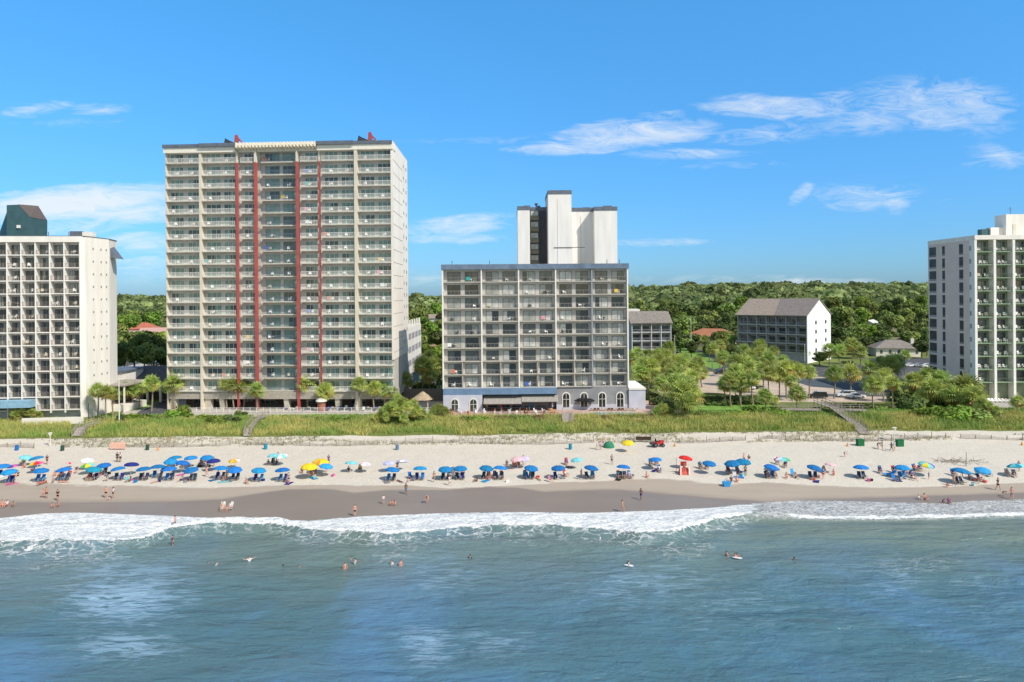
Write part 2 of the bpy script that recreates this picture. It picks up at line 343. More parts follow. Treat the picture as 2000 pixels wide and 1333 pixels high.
L.new(M('MULTIPLY_ADD', foam, .6, .13), b.inputs['Roughness']); b.inputs['IOR'].default_value = 1.333; L.new(M('SUBTRACT', .55, M('MULTIPLY', foam, .4)), b.inputs['Specular IOR Level'])
w0 = noise(.14, 3, stretch=(.35, 1.3, 1), dist=.5); w1 = noise(.35, 4, stretch=(.5, 1.3, 1), dist=.8); w2 = noise(1.5, 6, rough=.6, stretch=(.55, 1.3, 1), dist=.6); w3 = noise(6, 3, stretch=(.7, 1.2, 1))
hgt = M('ADD', M('ADD', M('MULTIPLY_ADD', w0, 1.5, M('MULTIPLY', w1, .8)), M('MULTIPLY', w2, .33)), M('ADD', M('MULTIPLY', w3, .04), M('MULTIPLY', M('MULTIPLY', foam, f2), .25)))
bp = n.new('ShaderNodeBump'); bp.inputs['Distance'].default_value = 1.3; bp.inputs['Strength'].default_value = .68; L.new(hgt, bp.inputs['Height']); L.new(bp.outputs[0], b.inputs['Normal'])
def foamf(X, Y):
    s = lerp_tab(SHORE, X); f = lerp_tab(FOAM_IN, X); t = (Y-f)/np.maximum(s-f, .5)
    f0 = sm(-.06, .10, t)*sm(1.3, .9, t); t_in = sm(-.12, .12, t)
    xr = FPX*X/np.where(np.abs(Y) < 1, 1, Y)
    right = sm(420, 520, xr)                                   # right of the picture: thin swash with a white lip
    lip = np.exp(-((Y-f-.4)/.55)**2)*(sm(420, 600, xr))
    ed = np.exp(-((Y-s+.35)/.35)**2)
    foam_ = (f0*.98)*(1-right)+right*np.maximum(lip*.95, .35*ed+.12*t_in)
    foam_ = np.maximum(foam_, .50*sm(-1.2, -.05, t)*(1-right)*(fbm(X*.15, Y*.3)*1.4))
    xb = xr; foam_ = foam_+(.25*np.exp(-((xr-790)/140)**2)*np.exp(-((Y-77)/4)**2))
    swash = t_in*right
    shal_ = np.clip(sm(-26, -2, (Y-f))*(.75+.4*sm(100, 700, xr)), 0, 1)*np.clip(.35+1.3*fbm(X*.05, Y*.1), 0, 1)
    return np.clip(foam_, 0, 1), np.clip(swash, 0, 1), shal_
def sheenf(X, Y):  # mask of the patches where sheen is painted on the sea
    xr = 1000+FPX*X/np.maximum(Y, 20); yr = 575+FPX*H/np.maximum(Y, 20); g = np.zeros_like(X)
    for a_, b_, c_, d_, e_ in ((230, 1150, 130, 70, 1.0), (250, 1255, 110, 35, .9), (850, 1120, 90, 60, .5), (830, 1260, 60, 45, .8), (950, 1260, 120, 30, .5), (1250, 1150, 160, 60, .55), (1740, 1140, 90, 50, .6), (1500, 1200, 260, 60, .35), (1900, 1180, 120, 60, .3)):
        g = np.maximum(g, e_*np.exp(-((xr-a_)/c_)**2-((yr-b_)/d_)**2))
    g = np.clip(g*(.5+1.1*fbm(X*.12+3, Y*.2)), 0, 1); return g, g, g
def seaz(X, Y):
    s = lerp_tab(SHORE, X); f = lerp_tab(FOAM_IN, X); xr = FPX*X/np.maximum(Y, 10)
    near = sm(2, -3, Y-s)
    z = (fbm(X*.10, Y*.28, 4)-.47)*.55*near*sm(-200, 0, Y+150)
    z += .95*np.exp(-((Y-f-1.0)/1.5)**2)*(1-sm(420, 600, xr)*.6)*(.3+1.3*fbm(X*.12, Y*.02))
    z += .34*fbm(X*.9, Y*1.3)*sm(-.5, .5, Y-f)*near
    z += .85*np.exp(-((Y-f+4.5)/2.4)**2)*np.clip(fbm(X*.035+9, Y*.01)*2.2-.55, 0, 1)+.30*np.exp(-((Y-f+16)/4.0)**2)*fbm(X*.04+2, Y*.01)
    return np.where(Y > s-.4, .05-.03*(Y-s), z*sm(.3, -2.0, Y-s)+.03)
xs = cat(np.linspace(-9000, -200, 20), np.arange(-200, -90, 4), np.arange(-90, 90.1, .33), np.arange(90, 200, 4), np.linspace(200, 9000, 20))
ys = cat(np.linspace(-9000, -60, 16), np.arange(-60, 40, 4), np.arange(40, 103, .3))
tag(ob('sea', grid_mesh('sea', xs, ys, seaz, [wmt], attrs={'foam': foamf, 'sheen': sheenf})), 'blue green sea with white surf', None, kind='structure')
# ---- flat sheets of paving and lawn
def sheet(name, pts, m, z=0.0, label=None, px=True):
    me = MB(); q = [G(x, y, 3.5) if px else Vector((x, y, 3.5)) for x, y in pts]
    me.face([(p.x, p.y, 3.5+z) for p in q]); return tag(ob(name, me.mesh(name, [m])), label, None, kind='structure')
ASPH = mat('asphalt', (.085, .085, .09), .9, .2, .4, bump=.2); CONC = mat('concrete', (.42, .385, .33), .9, .12, .3); PINK = mat('pink_paving', (.47, .33, .265), .9, .15, .8)
LOT = mat('tan_lot', (.50, .40, .31), .9, .12, .25); LAWN = mat('lawn', (.16, .29, .05), .95, .3, .8, bump=.4)
sheet('pavement', [(235,715),(330,700),(331,790),(300,802),(240,812)], CONC, .004)
sheet('road', [(-200,690),(245,716),(330,700),(520,690),(520,672),(250,672),(-200,672)], ASPH, .010)
sheet('driveway', [(270,735),(331,722),(331,771),(303,772),(290,742)], ASPH, .014)
sheet('lawn', [(255,780),(322,770),(330,776),(286,797),(255,803)], LAWN, .018)
sheet('parking_lot', [(268,806),(318,783),(331,783),(331,812),(272,812)], ASPH, .022)
sheet('pavement', [(330,776),(862,770),(864,815),(330,818)], CONC, .006)
sheet('terrace', [(862,780),(1240,760),(1345,812),(1345,820),(862,820)], PINK, .012)
sheet('road', [(1225,672),(1330,672),(1490,722),(1760,708),(2100,690),(2100,712),(1770,738),(1640,740),(1560,735),(1480,742),(1400,728),(1300,690),(1225,690)], ASPH, .010)
sheet('parking_lot', [(1265,750),(1300,722),(1372,724),(1480,742),(1560,735),(1640,738),(1760,762),(1765,775),(1725,786),(1500,786),(1410,768),(1290,768)], LOT, .016)
sheet('pavement', [(1590,742),(1640,740),(1760,765),(1765,775),(1690,775)], ASPH, .020)
sheet('lawn', [(1352,786),(1500,789),(1520,800),(1540,812),(1350,812)], LAWN, .018)
sheet('lawn', [(1320,676),(1372,690),(1415,716),(1395,722),(1330,700)], LAWN, .020)
sheet('parking_lot', [(1700,700),(1815,700),(1815,745),(1745,740)], ASPH, .024)
sheet('terrace', [(1905,775),(2100,765),(2100,815),(1935,815)], CONC, .012)
sheet('lawn', [(1715,795),(1800,792),(1850,810),(1700,812)], LAWN, .018)
# ================================================================ BUILDINGS
def glassmat(name, col, rough=.06):
    m = mat(name, col, rough, .25, .6, spec=.7, coat=.3); return m
GL = [glassmat('dark_glass', (.025, .032, .035)), glassmat('grey_glass', (.09, .10, .10)), glassmat('curtained_glass', (.30, .31, .28), .12), glassmat('pale_curtain', (.5, .5, .46), .15)]
GGREEN = [glassmat('green_dark_glass', (.035, .06, .055)), glassmat('green_glass', (.13, .22, .185)), glassmat('green_curtain', (.20, .28, .23), .12), glassmat('green_glass', (.13, .22, .185))]
FR_D = mat('dark_frame', (.06, .06, .06), .5); FR_W = mat('white_frame', (.62, .61, .57), .5); FR_G = mat('grey_frame', (.30, .31, .30), .5)
WHITE = mat('white_stucco', (.76, .72, .64), .9, .06, .35, bump=.08); CREAM = mat('cream_stucco', (.66, .60, .48), .9, .08, .4); GREY = mat('grey_stucco', (.43, .40, .35), .9, .1, .5)
REDC = mat('red_column', (.40, .085, .075), .7, .12, .6); SLAB = mat('slab_edge', (.60, .56, .48), .85, .12, 1.0); METAL = mat('grey_coping', (.13, .15, .18), .55, .15, 1)
RAILW = mat('white_rail', (.82, .80, .74), .5); RAILD = mat('dark_rail', (.07, .07, .07), .5)
def window_mesh(w, h, fm, frame=.07, mull=1, depth=.05):
    """sliding door frame; origin bottom left, faces -y"""
    a = MB(); t = frame
    a.box(0, w, -depth, 0, 0, t).box(0, w, -depth, 0, h-t, h).box(0, t, -depth, 0, t, h-t).box(w-t, w, -depth, 0, t, h-t)
    for i in range(mull):
        x = w*(i+1)/(mull+1); a.box(x-t/2, x+t/2, -depth-.01, 0, t, h-t)
    return a.mesh('window', [fm])
def pane_mesh(w, h, mats, frame=.07, depth=.02, split=None):
    a = MB(); t = frame
    if split is None: a.box(t, w-t, -depth, 0.005, t, h-t)
    else:
        x = w*split; a.box(t, x, -depth, .005, t, h-t, 0); a.box(x, w-t, -depth, .005, t, h-t, 1)
    return a.mesh('pane', mats)
_wc = {}
def window(root, x, y, z, w, h, fm, glass, frame=.07, mull=1, rz=0, name='window'):
    k = (round(w, 2), round(h, 2), fm.name, frame, mull)
    if k not in _wc: _wc[k] = window_mesh(w, h, fm, frame, mull)
    g = random.choice(glass); g2 = random.choice(glass) if random.random() < .55 else g
    k2 = ('p', round(w, 2), round(h, 2), g.name, g2.name, frame)
    if k2 not in _wc: _wc[k2] = pane_mesh(w, h, [g, g2], frame, split=.5 if random.random() < .5 else .34)
    o = kid(root, name, _wc[k], loc=(x, y, z), rot=(0, 0, rz)); kid(o, 'pane', _wc[k2]); return o
_rc = {}
def rail_mesh(w, h, m, step=.16, side=0, bar=.045, side_d=1.2):
    k = (round(w, 2), h, m.name, step, side)
    if k in _rc: return _rc[k]
    a = MB(); a.box(0, w, -.03, .03, h-.07, h).box(0, w, -.02, .02, .06, .12)
    n = max(2, int(w/step))
    for i in range(n+1):
        x = w*i/n; q = bar/2 if i % 10 else .04; a.box(x-q, x+q, -.012, .012, .12, h-.07)
    _rc[k] = a.mesh('railing', [m]); return _rc[k]
def merge(name, items, parent, mats):
    """join (mesh, x, y, z) into one stuff part"""
    a = MB(); idx = {q.name: i for i, q in enumerate(mats)}
    for me, x, y, z in items:
        k = len(a.v); a.v += [(v.co.x+x, v.co.y+y, v.co.z+z) for v in me.vertices]
        for p in me.polygons: a.f.append(tuple(k+i for i in p.vertices)); a.m.append(idx[me.materials[p.material_index].name])
    o = kid(parent, name, a.mesh(name, mats)); o['kind'] = 'stuff'; return o
def facade(root, zs, bays, depth, slab_t, rail, wallm, slabm, zt, fm, glass, win_h, prot=.0, maxparts=100, slabname='balcony_slab', rail_h=1.07, rail_step=.16):
    """zs: balcony floor heights, top first. bays: dict x0,x1,y,units[(x0,x1)],rail"""
    wins = []; rails = []
    for zi, z in enumerate(zs):
        a = MB()
        for b in bays: a.box(b['x0'], b['x1'], b['y']-prot, b['y']+depth-.003, z-slab_t, z)
        kid(root, slabname, a.mesh(slabname, [slabm]))
        for bi, b in enumerate(bays):
            for (u0, u1) in b['units']:
                wins.append((zi, u0, b['y']+depth-.003, z+.02, u1-u0, b))
            if b.get('rail', rail) is not None:
                rm = b.get('rail', rail); rails.append((b['x0']+.03, b['y']-prot+.06, z, b['x1']-b['x0']-.06, rm, zi, b))
    wins.sort(key=lambda q: -q[4]); rails.sort(key=lambda q: -q[3])
    for i, (zi, x, y, z, w, b) in enumerate(wins):
        if i < maxparts: window(root, x, y, z, w, win_h, b.get('fm', fm), b.get('glass', glass), mull=b.get('mull', 1), frame=b.get('frame', .08))
    if len(wins) > maxparts:
        rest = []; ms = []
        for zi, x, y, z, w, b in wins[maxparts:]:
            rest.append((window_mesh(w, win_h, b.get('fm', fm), b.get('frame', .08), b.get('mull', 1)), x, y, z)); g = [random.choice(b.get('glass', glass)) for _ in (0, 1)]
            rest.append((pane_mesh(w, win_h, g, b.get('frame', .08), split=.5), x, y, z)); ms += [b.get('fm', fm)]+g
        merge('window', rest, root, list({q.name: q for q in ms}.values()))
    for x, y, z, w, rm, zi, b in rails[:maxparts]:
        kid(root, 'railing', rail_mesh(w, rail_h, rm, rail_step), loc=(x, y, z))
    if len(rails) > maxparts:
        merge('railing', [(rail_mesh(w, rail_h, rm, rail_step), x, y, z) for x, y, z, w, rm, zi, b in rails[maxparts:]], root, list({q[4].name: q[4] for q in rails[maxparts:]}.values()))
def part(root, name, a, m, label=None, smooth=False):
    o = kid(root, name, a.mesh(name, m if isinstance(m, list) else [m], smooth))
    if label: o['label'] = label
    return o
CH = []      # balcony chair spots: (root matrix, local x,y,z, description)
def chairspot(T, x, y, z, desc, mt): CH.append((T, x, y, z, desc, mt))
def frame_at(p, q):      # root location / angle for a facade running p -> q (XY)
    return math.atan2(q[1]-p[1], q[0]-p[0])
def T_of(root): return Matrix.Translation(root.location) @ Matrix.Rotation(root.rotation_euler[2], 4, 'Z')
# ---------------------------------------------------------------- tall tower with red columns
Za = 3.5
A = (-84.4, 166.5); B = (-28.3, 163.5); ang = frame_at(A, B); Wt = math.hypot(B[0]-A[0], B[1]-A[1])
tw = thing('apartment_tower', 'tall cream balcony tower with red columns running up its front', 'building', (A[0], A[1], Za), ang)
def bx(px): return (px-321.5)/445.0*Wt          # facade coordinate of a photo column
zs = [63.65-Za-i*3.088 for i in range(19)]; ztop = 68-Za
d = 1.3
bays = []
for x0, x1, y, un in ((323,389,0,[(327,353),(361,387)]), (394,459,0,[(398,427),(433,458)]), (469,496,.4,[(472,495)]), (508,577,.8,[(512,541),(547,576)]), (586,620,.4,[(592,618)]), (628,691,0,[(631,658),(664,690)]), (699,763,0,[(702,729),(735,762)])):
    dark = x0 == 508
    bays.append(dict(x0=bx(x0), x1=bx(x1), y=y, units=[(bx(u), bx(v)) for u, v in un], glass=GGREEN, fm=FR_W if not dark else FR_G, frame=.09, mull=2))
    if dark: bays[-1].update(rail=mat('smoked_rail', (.13, .18, .23), .2, spec=.6))
TW = mat('tower_wall', (.52, .485, .42), .9, .1, .5)
facade(tw, zs, bays, d, .22, RAILW, TW, SLAB, ztop, FR_W, GGREEN, 2.25, rail_step=.20, prot=.12)
a = MB()
xe = [b['x0'] for b in bays]+[Wt-.2]
for i, b in enumerate(bays):
    x0 = b['x0']-.6 if i else 0; x1 = bays[i+1]['x0']-.6 if i < 6 else Wt-.25
    a.prism([(x0, b['y']+d), (x1, b['y']+d), (x1-(.0 if i < 6 else 1.7), 25), (x0, 25)], zs[-1]-.3, ztop-.25)
part(tw, 'wall', a, TW)
a = MB()                                         # right gable wall, tapering back, with curved foot
a.prism([(Wt-.55, -.1), (Wt, -.1), (Wt-1.7, 25.05), (Wt-2.2, 25.05)], 12.0, ztop+.02); part(tw, 'gable_wall', a, mat('gable_stucco', (.78, .72, .63), .9, .08, .6, bump=.05, stretch=(1, 1, .15)))
a = MB()                                         # dark joints, small bathroom windows on the gable
def gx(y): return Wt-1.7*(y+.1)/25.1
for i in range(18):
    z = zs[i]-.1
    if z < 13: break
    for y0, w_, nm in ((17.0, .5, 0), (21.6, .7, 0)):
        b_ = MB(); b_.hexa([(gx(y0)-.05, y0, 0), (gx(y0)+.05, y0, 0), (gx(y0+w_)+.05, y0+w_, 0), (gx(y0+w_)-.05, y0+w_, 0), (gx(y0)-.05, y0, .9), (gx(y0)+.05, y0, .9), (gx(y0+w_)+.05, y0+w_, .9), (gx(y0+w_)-.05, y0+w_, .9)])
        part(tw, 'side_window', b_, FR_D).location.z = z+1.0
    a.hexa([(gx(0), 0, z), (gx(0)+.04, 0, z), (gx(15)+.04, 15, z), (gx(15), 15, z), (gx(0), 0, z+.09), (gx(0)+.04, 0, z+.09), (gx(15)+.04, 15, z+.09), (gx(15), 15, z+.09)])
part(tw, 'floor_joint', a, mat('joint_grey', (.33, .31, .29)))
for x0, x1, y0, y1, z0, m in ((389, 393.5, -.15, 1.29, 0, CREAM), (460.5, 464, .1, .75, 0, REDC), (497.5, 501.5, -.2, .75, 0, REDC), (579, 582.6, -.2, .75, 0, REDC), (622, 624.2, .2, .75, 0, REDC), (692, 698, -.25, 1.29, 0, CREAM), (321.5, 323.2, .1, 1.29, 0, CREAM)):
    a = MB(); red = m is REDC
    a.box(bx(x0), bx(x1), y0, y1, 0, zs[0]-.2 if red else ztop-1.9); part(tw, 'column', a, m, 'red column' if red else 'cream column')
    if red: a = MB(); a.box(bx(x0), bx(x1), y0+.05, y1, zs[0]-.2, ztop-1.9); part(tw, 'column_head', a, CREAM)
for x0, x1 in ((324, 355), (356.5, 388)): pass
a = MB()                                         # cornice: cream fascia and grey metal coping left and right, pergola in the middle
a.box(-.2, bx(461), -.35, 3, ztop-2.0, ztop-.75).box(bx(621), Wt+.05, -.35, 3, ztop-2.0, ztop-.75); part(tw, 'fascia', a, mat('fascia_cream', (.80, .74, .62), .85, .06))
a = MB(); a.box(-.35, bx(392), -.6, 24.8, ztop-.75, ztop+.02).box(bx(392), bx(463), -.9, 24.8, ztop-.75, ztop+.1).box(bx(620), bx(692), -.9, 24.8, ztop-.75, ztop+.1).prism([(bx(692), -.6), (Wt-.1, -.6), (Wt-1.8, 24.8), (bx(692), 24.8)], ztop-.75, ztop+.02); part(tw, 'coping', a, METAL)
a = MB(); a.box(bx(461.5), bx(620.5), .8, 24, ztop-1.9, ztop-.3); part(tw, 'parapet', a, CREAM)
for i in range(24):
    x = bx(464+i*6.65); a = MB(); a.hexa([(x, -1.0, ztop-1.1), (x+.38, -1.0, ztop-1.1), (x+.38, 1.6, ztop-1.6), (x, 1.6, ztop-1.6), (x, -1.0, ztop+.1), (x+.38, -1.0, ztop+.1), (x+.38, 1.6, ztop+.1), (x, 1.6, ztop+.1)])
    part(tw, 'pergola_beam', a, mat('pergola_cream', (.82, .76, .62)))
for px in (452, 713):                            # roof ornaments: curved red fins on a white base
    x = bx(px)
    a = MB(); a.box(x-1.6, x+2.6, 1, 3, ztop, ztop+.6); part(tw, 'roof_curb', a, WHITE)
    a = MB(); a.yprism([(x-2.0, ztop+.3), (x-1.7, ztop+1.6), (x-1.1, ztop+1.2), (x+.9, ztop+.3)], .6, 1.0); part(tw, 'roof_fin', a, FR_D)
    a = MB(); a.yprism([(x+.6, ztop+.3), (x+.7, ztop+2.2), (x+1.3, ztop+2.4), (x+1.7, ztop+1.5), (x+2.9, ztop+.4), (x+1.6, ztop+.9), (x+1.3, ztop+.3)], .5, .9); part(tw, 'roof_fin', a, REDC)
# ground floor: beam, set-back dark lobby, tapered piers
a = MB(); a.box(-.1, Wt-.5, .2, 24, zs[-1]-2.0, zs[-1]-.32); part(tw, 'podium_beam', a, mat('podium_taupe', (.40, .36, .30), .9))
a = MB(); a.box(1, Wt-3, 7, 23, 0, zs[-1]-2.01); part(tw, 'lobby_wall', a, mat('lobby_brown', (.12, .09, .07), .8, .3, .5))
for px in (332, 401, 695, 555, 428, 655):
    x = bx(px); a = MB(); q = 0 if px in (428, 655, 555) else .7
    a.hexa([(x-.6-q, 1, 0), (x+.6+q*.3, 1, 0), (x+.6, 2.2, 0), (x-.6-q, 2.2, 0), (x-.6, .4, zs[-1]-2.01), (x+.5, .4, zs[-1]-2.01), (x+.5, 2.2, zs[-1]-2.01), (x-.6, 2.2, zs[-1]-2.01)]); part(tw, 'pier', a, CREAM)
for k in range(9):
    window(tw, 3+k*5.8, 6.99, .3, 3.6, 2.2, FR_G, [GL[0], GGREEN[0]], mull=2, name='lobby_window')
T = T_of(tw)
names_b = ['far left', 'second', 'narrow left', 'dark central', 'narrow right', 'sixth', 'far right']
FLS = [f'{ORD[i+1]} floor down' for i in range(19)]
spots = []
for zi in range(19):
    for bi, b in enumerate(bays):
        w = b['x1']-b['x0']; k = 2 if w > 5 else 1
        if random.random() < .86:
            for c_ in range(k if random.random() < .55 else max(1, k-1)):
                spots.append((zi, bi, c_, k, b['x0']+w*(.22+.5*c_/max(1, k-1) if k > 1 else .5)+random.uniform(-.5, .5), b['y']+.75, zs[zi]))
random.shuffle(spots); spots = spots[:165]; spots.sort(key=lambda s: (s[0], s[1], s[2]))
for zi, bi, c_, k, x, y, z in spots:
    other = [s for s in spots if s[0] == zi and s[1] == bi]
    pos = '' if len(other) == 1 else (' left of the pair' if c_ == 0 else ' right of the pair')
    chairspot(T, x, y, z, f'on the red-columned tower, {FLS[zi]}, {names_b[bi]} bay'+pos, 0)
# parking wing behind the tower
X0 = -29.0
wg = thing('parking_garage', 'cream parking garage wing with crenellated parapet behind the tall tower', 'building', (X0, 189.0, Za))
L1 = 28.0; zt_ = 18.4
a = MB(); a.box(-14, 0, 0, L1, 5.0, zt_); part(wg, 'wall', a, mat('wing_stucco', (.76, .70, .61), .9, .07, .3))
a = MB(); a.box(-13.5, -.6, .5, L1-.5, 0, 4.99); part(wg, 'base_wall', a, mat('wing_grey', (.20, .20, .22)))
for k in range(6):
    a = MB(); y = .4+k*4.9; a.hexa([(-.4, y, zt_), (0, y, zt_), (0, y+1.6, zt_), (-.4, y+1.6, zt_), (-.4, y, zt_+2.0), (0, y, zt_+2.0), (0, y+.5, zt_+2.0), (-.4, y+.5, zt_+2.0)]); part(wg, 'merlon', a, WHITE)
for fl in range(3):
    for k in range(4):
        y = 1.2+k*6.8; a = MB(); a.box(-.05, .05, y, y+5.2, 0, 1.7); o = part(wg, 'opening', a, mat('shade_screen', (.33, .31, .31), .8)); o.location.z = 7.4+fl*3.75
# ---------------------------------------------------------------- centre building
cb = thing('apartment_building', 'grey beige nine storey balcony block with blue parapet and white rear tower', 'building', (-16.35, 161.5, Za), 0)
def cx(px): return (px-864.5)*161.5/FPX*1.0
zs2 = [34.0-Za-i*3.12 for i in range(9)]; zt2 = 38.1-Za; d2 = 1.15
edges = [864.5, 940, 1012.5, 1085, 1156, 1226]; bays2 = []
CG = [GL[0], GL[1], GL[1], GL[2], GL[2], GL[3]]
for i in range(5):
    x0, x1 = cx(edges[i])+.22, cx(edges[i+1])-.22; w = x1-x0; y = -.3*(4-i)+.6
    bays2.append(dict(x0=x0, x1=x1, y=y, units=[(x0+w*.09, x0+w*.45), (x0+w*.57, x0+w*.93)]))
CWALL = mat('block_wall', (.53, .50, .445), .9, .1, .5, bump=.05)
CS = mat('block_slab', (.50, .47, .42), .85, .12)
facade(cb, zs2, bays2, d2, .19, mat('thin_rail', (.30, .29, .27), .5), CWALL, CS, zt2, FR_D, CG, 2.35, rail_step=.85, rail_h=1.0)
a = MB()
for i, b in enumerate(bays2):
    a.box(cx(edges[i]), cx(edges[i+1]), b['y']+d2, 12, 5.4, zt2-1.2)
part(cb, 'wall', a, CWALL)
PIL = mat('white_fin', (.80, .77, .71), .85, .06)
for i in range(6):
    y = bays2[min(i, 4)]['y']; a = MB(); x = cx(edges[i]); a.box(x-.15, x+.15, y-.2, y+d2, 5.3, zt2-1.2); part(cb, 'fin_wall', a, PIL if i not in (4,) else mat('bluegrey_fin', (.30, .33, .38)))
for i, b in enumerate(bays2):                     # dividing walls on the lowest floors
    for zi in (6, 7, 8) if i > 2 else (7, 8):
        a = MB(); x = (b['x0']+b['x1'])/2; a.box(x-.08, x+.08, b['y']+.02, b['y']+d2, zs2[zi]+.01, zs2[zi]+2.85); part(cb, 'divider', a, CS)
a = MB()
for i, b in enumerate(bays2): a.box(cx(edges[i])-(.3 if i == 0 else 0), cx(edges[i+1])+(.3 if i == 4 else 0), b['y']-.4, 12.3, zt2-1.2, zt2)
part(cb, 'parapet', a, mat('blue_parapet', (.14, .19, .26), .6, .2, .6))
BLUE = mat('blue_band', (.15, .24, .37), .8, .15, .5); LAV = mat('lavender_wall', (.52, .53, .60), .85, .08, .5); DG = mat('slate_wall', (.27, .27, .28), .85, .12, .6)
a = MB()
for i in (0, 1, 2): a.box(cx(edges[i]), cx(edges[i+1])-.01, bays2[i]['y']-.5, 3, 3.9, 5.35)
part(cb, 'blue_band', a, BLUE)
a = MB(); a.box(cx(edges[0]), cx(edges[1]), -1.2, 6, 0, 3.88); part(cb, 'lavender_wall', a, LAV)
a = MB(); a.box(cx(edges[1]), cx(edges[3]), 3, 8, 0, 5.2); part(cb, 'recessed_wall', a, DG)
a = MB(); a.box(cx(edges[3]), cx(edges[5]), .6, 8, 0, 5.3); part(cb, 'slate_wall', a, DG)
a = MB(); a.box(cx(edges[3])+.02, cx(edges[5])-.02, .52, .6, 0, 1.2); part(cb, 'plinth', a, LAV)
def arch(root, xc, y, w, h, m_trim, m_glass, z0=.15):
    pts = lambda r, hh: [(xc-r, z0), (xc+r, z0)]+[(xc+r*math.cos(t), z0+hh-r+r*math.sin(t)) for t in np.linspace(0, math.pi, 11)]
    a = MB(); a.yprism(pts(w/2+.25, h+.25), y-.10, y); o = part(root, 'arched_window', a, m_trim)
    a = MB(); a.yprism(pts(w/2, h), y-.14, y-.05); kid(o, 'pane', a.mesh('pane', [m_glass]))
    a = MB(); a.box(xc-.04, xc+.04, y-.18, y-.14, z0, z0+h).box(xc-w/2, xc+w/2, y-.18, y-.14, z0+h*.55, z0+h*.55+.08); kid(o, 'glazing_bar', a.mesh('glazing_bar', [m_trim]))
for px in (887, 923): arch(cb, cx(px), -1.2, 1.5, 2.75, WHITE, GGREEN[0])
for px in (1104, 1139, 1174.5, 1210): arch(cb, cx(px), .6, 1.5, 3.3, WHITE, GL[0], .6)
CORR = mat('corrugated_sheet', (.40, .37, .33), .6, .25, 3, stretch=(8, .2, 1))
for x0, x1, y0 in ((943, 1016, -2.6), (1016.5, 1087, -2.0)):
    a = MB(); xa, xb = cx(x0), cx(x1); n_ = 28
    for k in range(n_):
        u0 = xa+(xb-xa)*k/n_; u1 = xa+(xb-xa)*(k+.55)/n_; zz = 3.85+(.35 if y0 > -2.3 else 0)
        a.hexa([(u0, y0, zz-1.9), (u1, y0, zz-1.9), (u1, 2.6, zz), (u0, 2.6, zz), (u0, y0, zz-1.82), (u1, y0, zz-1.82), (u1, 2.6, zz+.08), (u0, 2.6, zz+.08)])
    a.hexa([(xa, y0+.05, zz-1.96), (xb, y0+.05, zz-1.96), (xb, 2.6, zz-.06), (xa, 2.6, zz-.06), (xa, y0+.05, zz-1.91), (xb, y0+.05, zz-1.91), (xb, 2.6, zz-.01), (xa, 2.6, zz-.01)]); part(cb, 'awning', a, CORR)
for k in range(6): window(cb, cx(950)+k*2.9, 2.98, .2, 2.4, 1.9, FR_G, GL[:2], name='terrace_window')
# annexe on the right
a = MB(); a.box(cx(1226.5), cx(1259), .2, 14, 0, 4.6); part(cb, 'annexe', a, LAV)
a = MB(); a.box(cx(1226.5), cx(1259)+.1, .05, 14.1, 4.6, 5.0); part(cb, 'annexe_roof', a, WHITE)
# rear white tower
def rbox(name, x0, x1, y0, y1, ztop_px, m, cop=True, z0=20.0, label=None):
    Yf = 161.5+y0; zt = (H-(ztop_px-575+ROLL*((x0+x1)/2-1000))*Yf/FPX)-Za
    xa, xb = (x0-1000)*Yf/FPX+16.35, (x1-1000)*Yf/FPX+16.35
    a = MB(); a.box(xa, xb, y0, y1, z0, zt-(1.0 if cop else 0)); part(cb, name, a, m, label)
    if cop: a = MB(); a.box(xa-.08, xb+.08, y0-.08, y1, zt-1.0, zt); part(cb, 'coping', a, METAL)
    return xa, xb, zt
RW = mat('rear_white', (.80, .76, .70), .9, .07, .8, bump=.04, stretch=(1, 1, .12))
rbox('rear_block', 1012, 1036, 13.5, 30, 403, RW)
s0, s1, st = rbox('stair_bay', 1036.05, 1071.5, 19, 30, 405, mat('stair_grey', (.085, .085, .095), .8), z0=15)
rbox('elevator_shaft', 1071.8, 1117.5, 12.5, 26, 372, RW)
rbox('rear_wall', 1117.6, 1162, 16.0, 30, 406, RW)
rbox('rear_block', 1162.05, 1206.5, 12.5, 30, 404, RW)
for k in range(5):
    a = MB(); z = st-3.6-k*2.95; a.box(s0+.05, s0+2.3, 17.6, 19, z, z+1.15); part(cb, 'stair_landing', a, mat('stair_olive', (.20, .19, .14)))
    window(cb, s0+.2, 18.98, z+1.3, 2.0, 1.45, FR_G, [GL[3]], name='stair_window')
a = MB(); a.box(cx(1072)+2, cx(1125)+3.4, 12.38, 12.5, zt2+4.6, zt2+4.75); part(cb, 'expansion_joint', a, FR_D)
for x_ in (1090, 1120, 1138):
    Yf = 161.5+12.45; a = MB(); xx = (x_-1000)*Yf/FPX+16.35; y_ = 12.47 if x_ < 1115 else 15.97; a.box(xx-.04, xx+.04, y_-.02, y_+.03, zt2, zt2+(17 if x_ < 1115 else 13)); part(cb, 'panel_joint', a, mat('joint_light', (.5, .48, .44)))
T = T_of(cb); nb5 = ['leftmost', 'second', 'middle', 'fourth', 'rightmost']
CHM = 0; sp2 = []
for zi in range(9):
    for bi, b in enumerate(bays2):
        w = b['x1']-b['x0']
        for c_ in (0, 1):
            if random.random() < .62: sp2.append((zi, bi, c_, b['x0']+w*(.27+.5*c_)+random.uniform(-.7, .7), b['y']+.8, zs2[zi]))
for zi, bi, c_, x, y, z in sp2[:70]:
    chairspot(T, x, y, z, f'on the grey beige middle block, {ORD[zi+1]} floor down, {nb5[bi]} bay, {"left" if c_ == 0 else "right"} half', 1)
